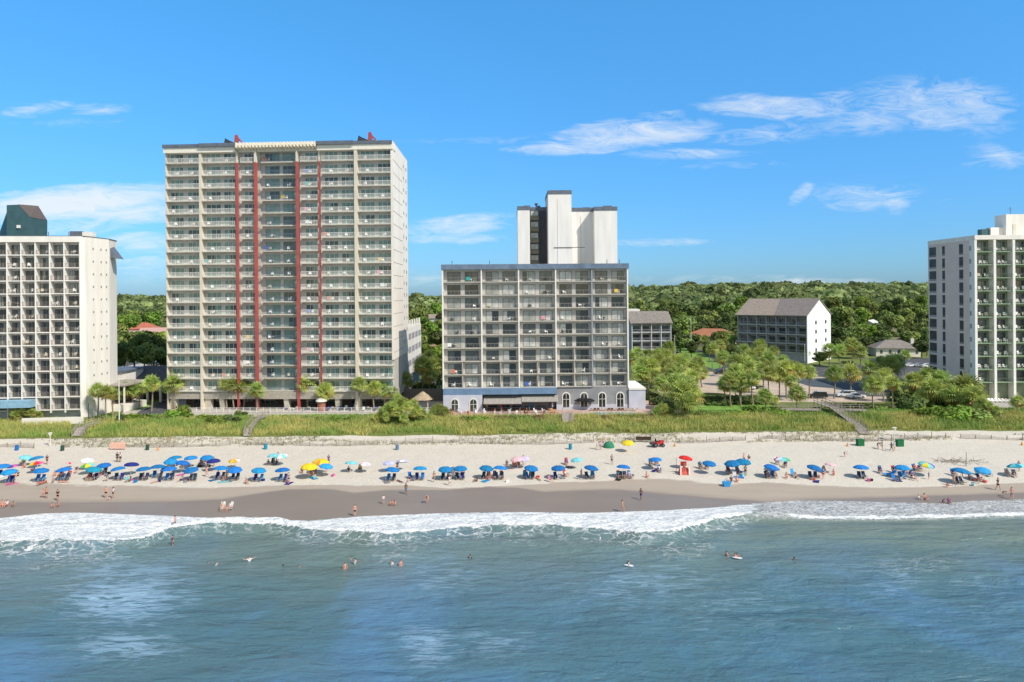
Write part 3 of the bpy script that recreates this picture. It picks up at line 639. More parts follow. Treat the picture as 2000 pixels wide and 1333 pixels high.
# ---------------------------------------------------------------- left building
A = (-111.5, 153.6); B = (-98.0, 155.0); ang = frame_at(A, B)
A0 = (A[0]-math.cos(ang)*15, A[1]-math.sin(ang)*15)
lb = thing('hotel_building', 'white balcony hotel with teal roof shaft beside the tall tower', 'building', (A0[0], A0[1], Za), ang)
Wl = 15+math.hypot(B[0]-A[0], B[1]-A[1])
def lx(px): return 15+(px/155.0)*(Wl-15)
zs3 = [40.8-Za-i*2.922 for i in range(13)]; zt3 = 44.9-Za; bl = []
for i, (p0, p1) in enumerate(((-126,-92.5), (-91,-58), (-56.5, -23.5),(-22,10.5),(12,45),(46.5,80),(81.5,115),(116.5,153))):
    x0, x1 = lx(p0), lx(p1); w = x1-x0; bl.append(dict(x0=x0, x1=x1, y=0, units=[(x0+w*.10, x0+w*.50), (x0+w*.53, x0+w*.96)], mull=2))
facade(lb, zs3, bl, 1.2, .2, mat('bronze_rail', (.16, .14, .12), .5), WHITE, PIL, zt3, FR_D, GL[:3], 2.2, rail_step=.2, maxparts=100, rail_h=1.05)
a = MB(); a.box(0, lx(155)-.3, 1.2, 12, 0, zt3-1.3); part(lb, 'wall', a, mat('left_inner_wall', (.52, .49, .45)))
for i in range(9):
    x = lx([-127, -91.7, -57.3, -22.7, 11.3, 45.7, 80.7, 115.7, 154][i]); a = MB(); a.box(x-.11, x+.11, -.12, 1.19, 1.5 if i > 3 else 0, zt3-1.3); part(lb, 'fin_wall', a, PIL)
LW = mat('left_white', (.78, .74, .66), .9, .07, .7, bump=.05, stretch=(1, 1, .15))
sx0 = lx(154.5)
a = MB(); a.prism([(sx0, -.2), (lx(166), .2), (lx(166)+1.5, 8.2), (lx(166)+.6, 14), (0, 14), (0, 12.01), (sx0, 12.01)], 0, zt3); part(lb, 'side_wall', a, LW)
a = MB(); a.box(0, sx0-.01, -.25, 12, zt3-1.29, zt3); part(lb, 'parapet', a, LW)
a = MB(); a.prism([(-.1, -.32), (lx(166)+.05, -.05), (lx(166)+1.6, 8.4), (lx(166)+.7, 14.1), (-.1, 14.1)], zt3, zt3+.15); part(lb, 'roof_edge', a, METAL)
for zi in range(13):
    for y0 in (2.6, 5.2, 7.0):
        xx = lx(166)+1.5*(y0-.2)/8; a = MB(); a.hexa([(xx-.04, y0, 0), (xx+.06, y0, 0), (xx+.12, y0+.35, 0), (xx, y0+.35, 0), (xx-.04, y0, .5), (xx+.06, y0, .5), (xx+.12, y0+.35, .5), (xx, y0+.35, .5)])
        o = part(lb, 'vent_window', a, mat('vent_grey', (.30, .28, .25))); o.location.z = zs3[zi]+1.2
a = MB(); a.hexa([(lx(166)-.4, 9, zt3-4.2), (lx(166)+3.2, 9, zt3-4.6), (lx(166)+3.2, 12, zt3-4.6), (lx(166)-.4, 12, zt3-4.2), (lx(166)-.3, 9, zt3-1.4), (lx(166)+1.0, 9, zt3-1.6), (lx(166)+1.0, 12, zt3-1.6), (lx(166)-.3, 12, zt3-1.4)]); part(lb, 'rear_bay', a, METAL)
# teal shaft
q = T_of(lb).inverted()
def lp(x, y, Y): return q @ P(x, y, Y)
p = [lp(13,462,160), lp(92.5,462,160), lp(92.5,431,160), lp(58.7,425,160), lp(36,400,160), lp(13,401,160)]; r = [lp(13,462,171)+Vector((-2, 0, 0)), lp(92.5,462,168), lp(92.5,431,168), lp(75,403,168.5), lp(50,401,168.5), lp(18,401,168.5)]
TEAL = mat('teal_cladding', (.05, .115, .125), .7, .12, .8)
a = MB(); a.face(p); a.face([p[1], r[1], r[2], p[2]]); a.face([p[0], p[5], r[5], r[0]]); a.face([p[5], p[4], r[4], r[5]]); a.face(r[::-1])
part(lb, 'roof_shaft', a, TEAL); a = MB(); e = Vector((0, -.05, .05)); a.face([p[4]+e, p[3]+e, r[3]+e, r[4]+e]); a.face([p[3]+e, p[2]+e, r[2]+e, r[3]+e]); part(lb, 'shaft_roof', a, mat('brown_shingle', (.13, .105, .09)))
a = MB(); c_ = lp(36, 443, 159.8); a.box(c_.x-.4, c_.x+.4, c_.y-.05, c_.y+.3, c_.z-.35, c_.z+.35); part(lb, 'shaft_vent', a, WHITE)
a = MB(); c_ = lp(136, 460, 158); a.box(c_.x, c_.x+2.6, c_.y, c_.y+2, zt3+.15, zt3+1.5); part(lb, 'roof_unit', a, METAL); a = MB(); a.box(c_.x+2.65, c_.x+4.8, c_.y+.2, c_.y+2, zt3+.15, zt3+1.35); part(lb, 'roof_unit', a, WHITE)
# blue canopy and terrace
a = MB(); a.box(0, lx(45), -2.2, -.2, 3.1, 4.7); part(lb, 'canopy', a, mat('blue_canopy', (.25, .42, .55)))
a = MB(); a.box(lx(46), lx(190), -5.5, -5.2, -.5, 1.3); part(lb, 'garden_wall', a, WHITE)
T = T_of(lb); nb8 = ['', '', '', 'first', 'second', 'third', 'fourth', 'last']
k_ = 0
for zi in range(13):
    for bi in range(3, 8):
        if k_ < 34 and random.random() < .55:
            b = bl[bi]; k_ += 1; chairspot(T, (b['x0']+b['x1'])/2+random.uniform(-.9, .9), .75, zs3[zi], f'on the white hotel at far left, {ORD[zi+1]} floor down, {nb8[bi]} visible bay', 2)
# ---------------------------------------------------------------- right building
rb = thing('condominium_tower', 'tall grey condominium with green balcony walls and white columns', 'building', (116.6, 172.0, Za), 0)
def rx(px): return (px-904)*172.0/FPX
zs4 = [40.8-Za-i*3.295 for i in range(11)]; zt4 = 44.9-Za; br = []
GRN = mat('green_balcony', (.24, .275, .18), .85, .15, .8); PG = mat('pinkgrey_wall', (.70, .58, .50), .9, .05, .3, bump=.05)
for i in range(6):
    x0, x1 = rx(909+37.3*i), rx(909+37.3*i+31); w = x1-x0; br.append(dict(x0=x0, x1=x1-.1, y=0, units=[(x0+w*.05, x0+w*.84)], mull=2))
facade(rb, zs4, br, 1.7, .16, mat('dark_green_rail', (.12, .16, .10), .5), GRN, mat('green_slab', (.30, .42, .28)), zt4, FR_D, GL[:2]+[GL[1]], 2.5, rail_step=.4, rail_h=1.0)
We = rx(904+37.3*6)
a = MB(); a.box(.01, We, 1.7, 19, -.5, zt4-1.1); part(rb, 'wall', a, GRN)
for i in range(7):
    x = rx(903+37.3*i); a = MB(); a.box(x, x+.62, -.25, 1.69, 0, zt4-1.1); part(rb, 'column', a, PIL)
a = MB(); a.box(-.1, We, -.35, 19.1, zt4-1.1, zt4); part(rb, 'parapet', a, LW)
a = MB(); a.box(-.08, 0, 0, 19, -.5, zt4-1.1); part(rb, 'side_wall', a, PG)
for y0, y1, nm, seg in ((1.0, 1.7, 'slot_window', 0), (4.2, 5.7, 'strip_window', 1), (11.6, 12.7, 'strip_window', 1), (15.4, 18.4, 'corner_window', 1)):
    if y0 == 1.0:
        for z in zs4: a = MB(); a.box(-.14, -.05, y0, y1, z+.3, z+1.5); part(rb, nm, a, FR_G)
    else:
        for zi, z in enumerate(zs4):
            a = MB(); a.box(-.13, -.05, y0, y1, z-.02, z+2.2); o = part(rb, nm, a, mat('bronze_glass', (.05, .042, .036), .35, .5, .6)); a = MB(); a.box(-.15, -.10, y0, y1, z-.5, z-.03)
            kid(o, 'spandrel', a.mesh('spandrel', [FR_G if random.random() < .5 else mat('strip_grey', (.20, .20, .2))]))
a = MB(); a.box(11.7, We, 5, 9.2, zt4, zt4+5.8); part(rb, 'penthouse', a, LW); a = MB(); a.box(13.4, 14.2, 4.9, 5.0, zt4+.3, zt4+3.2); part(rb, 'penthouse_door', a, CREAM)
a = MB(); a.box(8.4, 11.69, 6, 8, zt4, zt4+2.5); part(rb, 'stair_head', a, LW); a = MB(); a.box(6.3, 8.39, 6.4, 8, zt4, zt4+2.1); part(rb, 'roof_unit', a, TEAL)
T = T_of(rb); k_ = 0
for zi in range(11):
    for bi in range(3):
        for c_ in (0, 1):
            if k_ < 52 and random.random() < .85:
                b = br[bi]; k_ += 1; chairspot(T, b['x0']+1.2+1.5*c_+random.uniform(-.2, .2), .75, zs4[zi], f'on the green and grey tower, {ORD[zi+1]} floor down, {["corner", "second", "third"][bi]} bay, {"left" if c_ == 0 else "right"} seat', 3)
# roof clutter and wall joints
for px_, y_, w_, h_ in ((1025, 15, 1.6, 1.1), (1048, 20, 1.2, 1.6), (1140, 18, 1.8, .9), (1180, 15, 2.2, 1.0)):
    Yf = 161.5+y_; xx = (px_-1000)*Yf/FPX+16.35; zz = {1025: 49.3, 1048: 49.4, 1140: 49.3, 1180: 49.2}[px_]; a = MB(); a.box(xx, xx+w_, y_, y_+1.5, zz-.2, zz+h_); part(cb, 'roof_unit', a, METAL)
a = MB(); a.tube([(cx(1040)+1.5, 14.2, 49.2), (cx(1040)+1.5, 14.2, 50.6)], .06, 5).tube([(cx(1040)+1.3, 14.0, 50.4), (cx(1040)+1.9, 13.7, 50.7)], [.5, .1], 10); part(cb, 'satellite_dish', a, FR_D)
for px_ in (880, 955, 1190, 1215): a = MB(); a.tube([(cx(px_), 4, zt2), (cx(px_), 4, zt2+1.1)], .09, 6); part(cb, 'vent_pipe', a, METAL)
for px_ in (350, 560, 650, 740): a = MB(); a.box(bx(px_), bx(px_)+2.2, 6, 9, ztop, ztop+1.0); part(tw, 'roof_unit', a, METAL)
for px_ in (60, 110): a = MB(); a.tube([(lx(px_), 3, zt3), (lx(px_), 3, zt3+1.3)], .08, 5); part(lb, 'vent_pipe', a, METAL)
a = MB(); a.tube([(15, 8, zt4+5.8), (15, 8, zt4+8)], .07, 5).tube([(14.3, 8, zt4+7.5), (15.7, 8, zt4+7.5)], .04, 4); part(rb, 'antenna', a, METAL)
# ---- balcony chairs
def chair_mesh():
    a = MB(); s = .27
    a.box(-s, s, -s, s, .38, .43)
    a.hexa([(-s, .22, .43), (s, .22, .43), (s, .28, .43), (-s, .28, .43), (-s*.85, .36, .98), (s*.85, .36, .98), (s*.85, .41, .98), (-s*.85, .41, .98)])
    for x in (-s, s-.05): a.box(x, x+.05, -s, .25, .62, .67).box(x, x+.05, -s, -s+.05, 0, .62).box(x, x+.05, .2, .25, 0, .43)
    return a
PLW = mat('white_plastic', (.85, .84, .80), .5); PLC = [PLW, mat('dark_wicker', (.07, .06, .06), .8), mat('cream_plastic', (.70, .64, .50), .5), mat('teal_plastic', (.05, .25, .22), .5)]
cm = chair_mesh().mesh('balcony_chair', [PLW]); cm2 = MB(); cm2.v = []; 
def lounge_mesh():
    a = MB(); a.box(-.3, .3, -.9, .35, .30, .36); a.hexa([(-.3, .35, .30), (.3, .35, .30), (.3, .40, .36), (-.3, .40, .36), (-.3, .85, .85), (.3, .85, .85), (.3, .9, .85), (-.3, .9, .85)])
    for x in (-.28, .23):
        for y in (-.85, .3): a.box(x, x+.05, y, y+.05, 0, .3)
    return a
for i, (T, x, y, z, desc, mt) in enumerate(CH):
    r = random.random(); m = PLW if (mt in (0, 3) and r < .93) or r < .55 else (PLC[1] if r < .8 else PLC[2])
    if mt == 3 and '' and 0: m = PLC[3]
    nm = {'white_plastic': 'white', 'dark_wicker': 'dark', 'cream_plastic': 'cream'}[m.name]
    o = ob('balcony_chair', cm, m=m, scale=1.15 if mt in (0, 3) else 1.05); o.matrix_world = T @ Matrix.Translation((x, y, z)) @ Matrix.Rotation(random.uniform(-.5, .5), 4, 'Z') @ Matrix.Scale(1.18, 4)
    tag(o, f'{nm} chair {desc}', 'chair', 'chairs set out on the balconies')
tbl = MB(); tbl.tube([(0, 0, .68), (0, 0, .73)], .42, 10).tube([(0, 0, 0), (0, 0, .68)], .04, 6).tube([(0, 0, 0), (0, 0, .04)], .22, 8); tbm = tbl.mesh('balcony_table', [PLW])
twl = MB(); twl.box(-.45, .45, -.05, -.02, .35, 1.12).box(-.45, .45, -.05, .06, 1.12, 1.15).box(-.45, .45, .04, .06, .6, 1.12); twm = twl.mesh('towel', [PLW])
TWC = [mat('towel_'+n_, c_, .9) for n_, c_ in (('coral', (.65, .2, .12)), ('blue', (.06, .16, .5)), ('teal', (.04, .36, .34)), ('yellow', (.7, .5, .1)), ('pink', (.7, .3, .35)), ('white', (.8, .8, .78)))]
for i, (T, x, y, z, desc, mt) in enumerate(CH):
    if i % 3 == 0: o = ob('balcony_table', tbm, m=random.choice((PLW, PLC[1], PLC[2]))); o.matrix_world = T @ Matrix.Translation((x+.75, y+.2, z)); tag(o, 'small table, '+desc.replace('on the ', '').replace(' floor down', ' floor').replace(' of the pair', ' side'), 'table', 'small balcony tables')
    if i % 8 == 5 and mt < 2: o = ob('towel', twm, m=TWC[i//8 % 6]); o.matrix_world = T @ Matrix.Translation((x-.5, y-.75+(0 if mt == 0 else -.06), z)); tag(o, f'{TWC[i//8 % 6].name[6:]} towel, '+desc.replace('on the ', '').replace(' floor down', ' floor').replace(' of the pair', ' side'), 'towel', 'towels hung on balcony rails')
# ---------------------------------------------------------------- low buildings
def lowhouse(name, label, cat, c, W_, D_, wall_h, roof_h, rz, wm_, rm, kind='hip', z=3.5, wins=(), over=.5):
    t = thing(name, label, cat, (c[0], c[1], float(z)), rz); a = MB(); a.box(-W_/2, W_/2, -D_/2, D_/2, 0, wall_h)
    if kind == 'gable': a.prism([(W_/2-.02, -D_/2), (W_/2, -D_/2), (W_/2, D_/2), (W_/2-.02, D_/2)], wall_h, wall_h+.01)
    part(t, 'wall', a, wm_); w, d_ = W_/2+over, D_/2+over; a = MB(); h0 = wall_h
    if kind == 'hip':
        k = min(w, d_)*.95; p = [(-w, -d_, h0), (w, -d_, h0), (w, d_, h0), (-w, d_, h0)]; r1, r2 = ((-w+k, 0, h0+roof_h), (w-k, 0, h0+roof_h)) if w >= d_ else ((0, -d_+k, h0+roof_h), (0, d_-k, h0+roof_h))
        if w >= d_: a.face([p[0], p[1], r2, r1]); a.face([p[2], p[3], r1, r2]); a.face([p[1], p[2], r2]); a.face([p[3], p[0], r1])
        else: a.face([p[0], p[1], r1]); a.face([p[1], p[2], r2, r1]); a.face([p[2], p[3], r2]); a.face([p[3], p[0], r1, r2])
        a.face(p[::-1])
    elif kind == 'gable':
        a.hexa([(-w, -d_, h0-.1), (w, -d_, h0-.1), (w, 0, h0+roof_h-.1), (-w, 0, h0+roof_h-.1), (-w, -d_, h0+.12), (w, -d_, h0+.12), (w, 0, h0+roof_h+.12), (-w, 0, h0+roof_h+.12)])
        a.hexa([(-w, 0, h0+roof_h-.1), (w, 0, h0+roof_h-.1), (w, d_, h0-.1), (-w, d_, h0-.1), (-w, 0, h0+roof_h+.12), (w, 0, h0+roof_h+.12), (w, d_, h0+.12), (-w, d_, h0+.12)])
        g = MB()
        for s in (-1, 1):
            xx = s*(W_/2); g.hexa([(xx-.1, -D_/2, h0), (xx, -D_/2, h0), (xx, D_/2, h0), (xx-.1, D_/2, h0), (xx-.1, -.05, h0+roof_h*D_/2/d_), (xx, -.05, h0+roof_h*D_/2/d_), (xx, .05, h0+roof_h*D_/2/d_), (xx-.1, .05, h0+roof_h*D_/2/d_)])
        part(t, 'gable', g, wm_)
    else: a.box(-w, w, -d_, d_, h0, h0+roof_h)
    part(t, 'roof', a, rm)
    for (x, zz, ww, hh) in wins: window(t, x, -D_/2-.003, zz, ww, hh, FR_G, GL[:2])
    return t
SHG = mat('grey_shingle', (.23, .205, .18), .95, .22, 1.2); SHB = mat('brown_roof', (.30, .245, .20), .95, .15, 1.0); ORT = mat('orange_roof', (.36, .155, .085), .9, .2, 1.0)
RTL = mat('red_roof', (.40, .13, .08), .9, .2, 1); GSL = mat('green_roof', (.10, .17, .12), .9); DSL = mat('dark_slate_roof', (.11, .105, .11), .85, .2, 1)
# four storey gabled building
rt = math.radians(-45)
g4 = thing('gabled_apartment_block', 'four storey grey balcony block with brown gabled roof and white end wall', 'building', (113.3-.707*28.5, 262+.707*28.5, 3.5), rt)
GB4 = mat('gabled_grey', (.36, .355, .37), .9, .12); ev = 18.1; D4 = 23.7; W4 = 28.5
zs5 = [ev-3.55*(i+1) for i in range(4)]; b5 = []
for i in range(7): x0 = .3+i*4.0; b5.append(dict(x0=x0, x1=x0+3.75, y=0, units=[(x0+.5, x0+3.2)]))
facade(g4, zs5, b5, 1.6, .3, mat('gabled_rail', (.52, .52, .52), .6), GB4, mat('gabled_slab', (.48, .48, .48)), ev, FR_D, GL[:2], 2.3, rail_step=.4, rail_h=1.0)
a = MB(); a.box(0, W4-.3, 1.6, D4, 0, ev); part(g4, 'wall', a, GB4)
a = MB(); a.box(.2, 11.5, .6, 1.59, 0, zs5[-1]-.31).box(16, W4-.4, .3, 1.59, 0, zs5[-1]-.31); part(g4, 'base_wall', a, GB4)
for i in range(8): a = MB(); x = .05+i*4.0; a.box(x, x+.24, -.1, 1.59, 0 if i in (0, 3, 5, 7) else zs5[-1], ev-.02); part(g4, 'post', a, mat('gabled_post', (.40, .40, .42)))
a = MB(); a.box(W4-.29, W4, -.15, D4, 0, ev); a.hexa([(W4-.29, -.15, ev), (W4, -.15, ev), (W4, D4, ev), (W4-.29, D4, ev), (W4-.29, D4/2-.05, ev+6.1), (W4, D4/2-.05, ev+6.1), (W4, D4/2+.05, ev+6.1), (W4-.29, D4/2+.05, ev+6.1)]); part(g4, 'end_wall', a, mat('end_white', (.84, .84, .83), .85, .04))
a = MB()
for s, (ya, yb) in enumerate(((-1.0, D4/2), (D4/2, D4+1))):
    za, zb = (ev-.1, ev+6.4) if s == 0 else (ev+6.4, ev-.1)
    a.hexa([(-.6, ya, za), (W4+.25, ya, za), (W4+.25, yb, zb), (-.6, yb, zb), (-.6, ya, za+.3), (W4+.25, ya, za+.3), (W4+.25, yb, zb+.3), (-.6, yb, zb+.3)])
part(g4, 'roof', a, SHB)
a = MB(); a.hexa([(16, -1.02, ev+.2), (W4+.27, -1.02, ev+.2), (W4+.27, D4/2, ev+6.7), (13, D4/2, ev+6.7), (16, -1.02, ev+.26), (W4+.27, -1.02, ev+.26), (W4+.27, D4/2, ev+6.76), (13, D4/2, ev+6.76)]); part(g4, 'roof_panel', a, mat('newer_shingle', (.21, .18, .165), .95, .15, 1))  # darker right half of the front roof slope
for fl in range(4):
    for y0 in (7.5, 17.5):
        a = MB(); a.box(0, .08, 0, 1.5, 0, 1.5); o = part(g4, 'window', a, FR_G); o.location = (W4+.0, y0, 3.9+fl*3.6); kid(o, 'pane', MB().box(.08, .12, .15, 1.35, .15, 1.35).mesh('pane', [GL[0]]))
# three storey grey block right of the centre building
g3 = thing('balcony_block', 'small three storey grey balcony block with shingle roof beyond the middle block', 'building', (45.5, 270, 3.5), 0)
b3 = []
for i in range(4): x0 = 2+i*3.85; b3.append(dict(x0=x0, x1=x0+3.6, y=0, units=[(x0+.4, x0+3.1)]))
zs6 = [12.1-3.4*i for i in range(3)]; facade(g3, zs6, b3, 1.4, .3, mat('lavender_rail', (.50, .51, .56)), GB4, mat('lavender_slab', (.50, .50, .53)), 16, FR_D, GL[:2], 2.3, rail_step=.45)
a = MB(); a.box(1.5, 17.2, 1.4, 14, 0, 15.5); part(g3, 'wall', a, mat('block3_wall', (.36, .36, .38)))
for i in range(5): a = MB(); x = 1.75+i*3.85; a.box(x, x+.25, -.1, 1.39, 0, 15.5); part(g3, 'post', a, mat('post_white', (.6, .6, .6)))
a = MB(); a.hexa([(1, -.8, 15.5), (17.9, -.8, 15.5), (17.9, 7, 19.9), (1, 7, 19.9), (1, -.8, 15.8), (17.9, -.8, 15.8), (16.5, 7, 20.2), (1, 7, 20.2)]).hexa([(1, 7, 19.9), (17.9, 7, 19.9), (17.9, 14.8, 15.5), (1, 14.8, 15.5), (1, 7, 20.2), (16.5, 7, 20.2), (17.9, 14.8, 15.8), (1, 14.8, 15.8)]); part(g3, 'roof', a, SHG)
a = MB(); a.box(1.5, 8, 16, 24, 0, 20.8); part(g3, 'rear_wing', a, WHITE)
lowhouse('motel', 'low cream motel with orange hipped roof between palms', 'building', (103, 352), 24, 15, 5.4, 3.6, math.radians(-28), mat('motel_cream', (.62, .55, .40)), ORT, wins=[(-11+i*2.7, 2.0, 1.5, 2.6) for i in range(8)], over=1.2)
h = lowhouse('house', 'white single storey house with grey hipped roof and chimney', 'house', (163, 292), 17, 12, 3.5, 3.2, math.radians(-12), WHITE, SHG, wins=[(-7+i*3.4, 1.2, 1.0, 1.6) for i in range(5)], over=.8)
a = MB(); a.box(6.2, 7.4, -2, -1, 3, 7.4); part(h, 'chimney', a, WHITE)
lowhouse('house', 'pale house with green gabled roof among far trees', 'house', (222, 395), 15, 12, 7.5, 3.6, math.radians(68), mat('tan_gable', (.55, .48, .38)), GSL, 'gable', over=.8)
lowhouse('house', 'long white roofed house half hidden by trees behind the gabled block', 'house', (208, 415), 26, 10, 6.5, 1.4, 0, WHITE, mat('white_roof', (.62, .6, .56)), 'flat')
lowhouse('house', 'red roofed house left of the tall tower among trees', 'house', (-215, 400), 15, 12, 9.0, 3.5, .3, mat('pink_wall', (.55, .36, .32)), RTL)
lowhouse('house', 'pale pink gabled house in front of the red roofed one', 'house', (-196, 375), 14, 10, 8.0, 2.6, .2, mat('pale_pink', (.66, .50, .45)), mat('pink_roof', (.50, .30, .26)), 'gable')
lowhouse('house', 'brick red roofed house seen right beside the garage wing', 'house', (-41, 330), 14, 12, 7.5, 4.0, .1, mat('salmon_wall', (.45, .28, .22)), RTL)
lowhouse('house', 'pink gabled house nearest the middle block edge', 'house', (-33, 300), 10, 10, 6.5, 4.2, 1.5, mat('rose_wall', (.50, .30, .25)), mat('rose_roof', (.38, .16, .12)), 'gable')
lowhouse('house', 'white roofed house in a gap between dark trees', 'house', (87, 420), 14, 10, 6, 1.5, .2, WHITE, MATS['white_roof'], 'flat')
lowhouse('house', 'small orange roofed house deep in the trees', 'house', (85, 560), 12, 10, 9, 5, .2, WHITE, ORT, z=6)
for i_, (x_, y_, Y_, w_, m_, lab) in enumerate(((1245,612,520,16,'w','white flat house peeping above the three storey block roof'),(1352,628,430,12,'w','white gabled house in trees left of a dark oak'),(1300,596,610,14,'r','red roofed house high in the woods right of the middle block'),(1700,634,400,16,'w','low white house half hidden left of the green gabled one'),(1650,622,470,13,'t','tan roofed house deep in the woods behind the end wall'),(1400,600,640,15,'t','tan roofed house in the far woods above the motel'),(1560,578,760,16,'w','tiny white house near the skyline above the gabled block'),(1790,606,560,14,'t','tan house in the woods beside the condominium'),(1270,640,330,9,'w','white shed right behind the three storey block'),(822,612,520,16,'w','white long roof above the garage parapet'),(856,622,440,12,'t','tan roofed house by the middle block edge'),(1480,574,900,20,'w','faint white building on the far skyline'))):
    p_ = P(x_, y_, Y_); lowhouse('house', lab, 'house', (p_.x, Y_), w_, 9, p_.z-float(gz(p_.x, Y_)), 2.6, .3*i_, WHITE, {'w': mat('white_metal_roof', (.62, .60, .57)), 'r': RTL, 't': SHB}[m_], 'gable', z=float(gz(p_.x, Y_)))
lowhouse('house', 'far brown roofed house on the wooded skyline', 'house', (350, 560), 22, 10, 20, 3, 0, mat('far_brown', (.30, .2, .15)), SHB, z=6)
# beach club pavilion at left
pv = thing('pavilion', 'open beach pavilion with dark hipped roof and white columns', 'building', (-97.5, 186, 3.5), math.radians(0))
a = MB(); w, dd = 9.5, 8; hh = 5.6; pts = [(-w, -dd, hh), (w, -dd, hh), (w, dd, hh), (-w, dd, hh)]
a.face([pts[0], pts[1], (3.0, 0, hh+3.2), (-3, 0, hh+3.2)]); a.face([pts[2], pts[3], (-3, 0, hh+3.2), (3, 0, hh+3.2)]); a.face([pts[1], pts[2], (3, 0, hh+3.2)]); a.face([pts[3], pts[0], (-3, 0, hh+3.2)]); a.face(pts[::-1]); part(pv, 'roof', a, DSL)
a = MB(); a.box(-w+.3, w-.3, -dd+.3, dd-.3, hh-.7, hh-.01); part(pv, 'beam', a, FR_D)
for i in range(6):
    a = MB(); x = -8.6+i*3.4; a.box(x, x+.5, -dd+.5, -dd+1, -1, hh-.71); part(pv, 'column', a, WHITE)
    a = MB(); a.box(8.2, 8.7, -dd+.5+i*2.7, -dd+1+i*2.7, -1, hh-.71); part(pv, 'column', a, WHITE)
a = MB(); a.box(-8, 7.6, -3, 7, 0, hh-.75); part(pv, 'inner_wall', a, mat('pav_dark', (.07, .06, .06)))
dk = thing('deck_building', 'brown flat roofed bar deck between the white hotel and pavilion', 'building', (-101, 166, 3.5), math.radians(-4))
a = MB(); a.box(-4, 8.5, -2.5, 8, 6.2, 6.6); part(dk, 'roof', a, mat('deck_roof', (.36, .31, .27)))
a = MB(); a.box(-6, 4.5, -4, 7, 1.6, 2.1); part(dk, 'floor', a, mat('deck_wood', (.22, .15, .11), .8, .2, 2, stretch=(1, 8, 1)))
a = MB(); a.box(-5.6, 4.4, -3.9, -3.7, 2.1, 3.3); part(dk, 'parapet', a, mat('deck_brown', (.20, .12, .09)))
a = MB(); a.box(-2, 6, 3, 7.5, 2.1, 6.19); part(dk, 'bar_wall', a, mat('bar_brown', (.16, .10, .08)))
for x in (-3.6, 0, 4, 8): a = MB(); a.box(x, x+.3, -2.2, -1.9, 0, 6.19); part(dk, 'post', a, WHITE)
a = MB(); a.box(-5.8, 8, -1.2, 7, -.2, 1.59); part(dk, 'base_wall', a, WHITE)
lowhouse('annexe_building', 'low white flat roofed wing behind the white hotel', 'building', (-108, 178), 18, 10, 8.6, .3, 0, LW, METAL, 'flat')
# tiki hut, kiosk, gazebo
tk = thing('tiki_hut', 'small thatched hut on white posts beside the big palm clump', 'hut', (G(826, 800)[0], G(826, 800)[1], 3.5))
a = MB(); n_ = 10
for i in range(n_):
    t0, t1 = 2*math.pi*i/n_, 2*math.pi*(i+1)/n_; a.face([(2.7*math.cos(t0), 2.7*math.sin(t0), 2.5), (2.7*math.cos(t1), 2.7*math.sin(t1), 2.5), (.2*math.cos(t1), .2*math.sin(t1), 4.3), (.2*math.cos(t0), .2*math.sin(t0), 4.3)])
part(tk, 'thatch_roof', a, mat('thatch', (.38, .30, .20), .95, .3, 3))
for t0 in (.8, 2.3, 3.9, 5.5): a = MB(); a.box(1.9*math.cos(t0)-.1, 1.9*math.cos(t0)+.1, 1.9*math.sin(t0)-.1, 1.9*math.sin(t0)+.1, 0, 2.6); part(tk, 'post', a, mat('tan_post', (.6, .48, .33)))
ks = thing('kiosk', 'round brick kiosk with white domed roof before the tall tower', 'kiosk', (G(628, 803)[0], G(628, 803)[1], 3.5))
a = MB(); a.tube([(0, 0, 0), (0, 0, 2.3)], .95, 14); part(ks, 'brick_wall', a, mat('brick', (.36, .14, .10), .9, .3, 5)); a = MB(); a.ball((0, 0, 2.3), (1.35, 1.35, .9), 16, 5, half=True); part(ks, 'dome', a, WHITE, smooth=True)
# ================================================================ VEGETATION
def quads_mesh(name, C, U, V, tint, mats, extra=None, tri=False, midx=None):
    """C centre, U,V half axes (N,3); one quad each with a tint colour"""
    N = len(C); co = np.stack([C-U-V, C+U-V, C+U+V, C-U+V], 1).reshape(-1, 3)
    ev, ef, em = ([], [], []) if extra is None else (extra.v, extra.f, extra.m)
    me = bpy.data.meshes.new(name); nv = len(co)+len(ev)
    me.vertices.add(nv); allc = np.concatenate([co, np.array(ev, float).reshape(-1, 3)]); me.vertices.foreach_set('co', allc.ravel())
    li = list(range(4*N)); ls = list(range(0, 4*N, 4)); k = 4*N
    for f in ef: ls.append(k); li += [4*N+i for i in f]; k += len(f)
    me.loops.add(len(li)); me.loops.foreach_set('vertex_index', li); me.polygons.add(len(ls)); me.polygons.foreach_set('loop_start', ls)
    mi = np.concatenate([np.zeros(N, int) if midx is None else midx, np.array(em, int)]); me.polygons.foreach_set('material_index', mi)
    me.update(calc_edges=True); a = me.color_attributes.new('tint', 'FLOAT_COLOR', 'POINT'); c = np.ones((nv, 4)); c[:4*N, :3] = np.repeat(tint, 4, 0); a.data.foreach_set('color', c.ravel())
    for q in mats: me.materials.append(q)
    return me
def rv(n):
    v = rng.normal(size=(n, 3)); return v/np.linalg.norm(v, axis=1, keepdims=True)
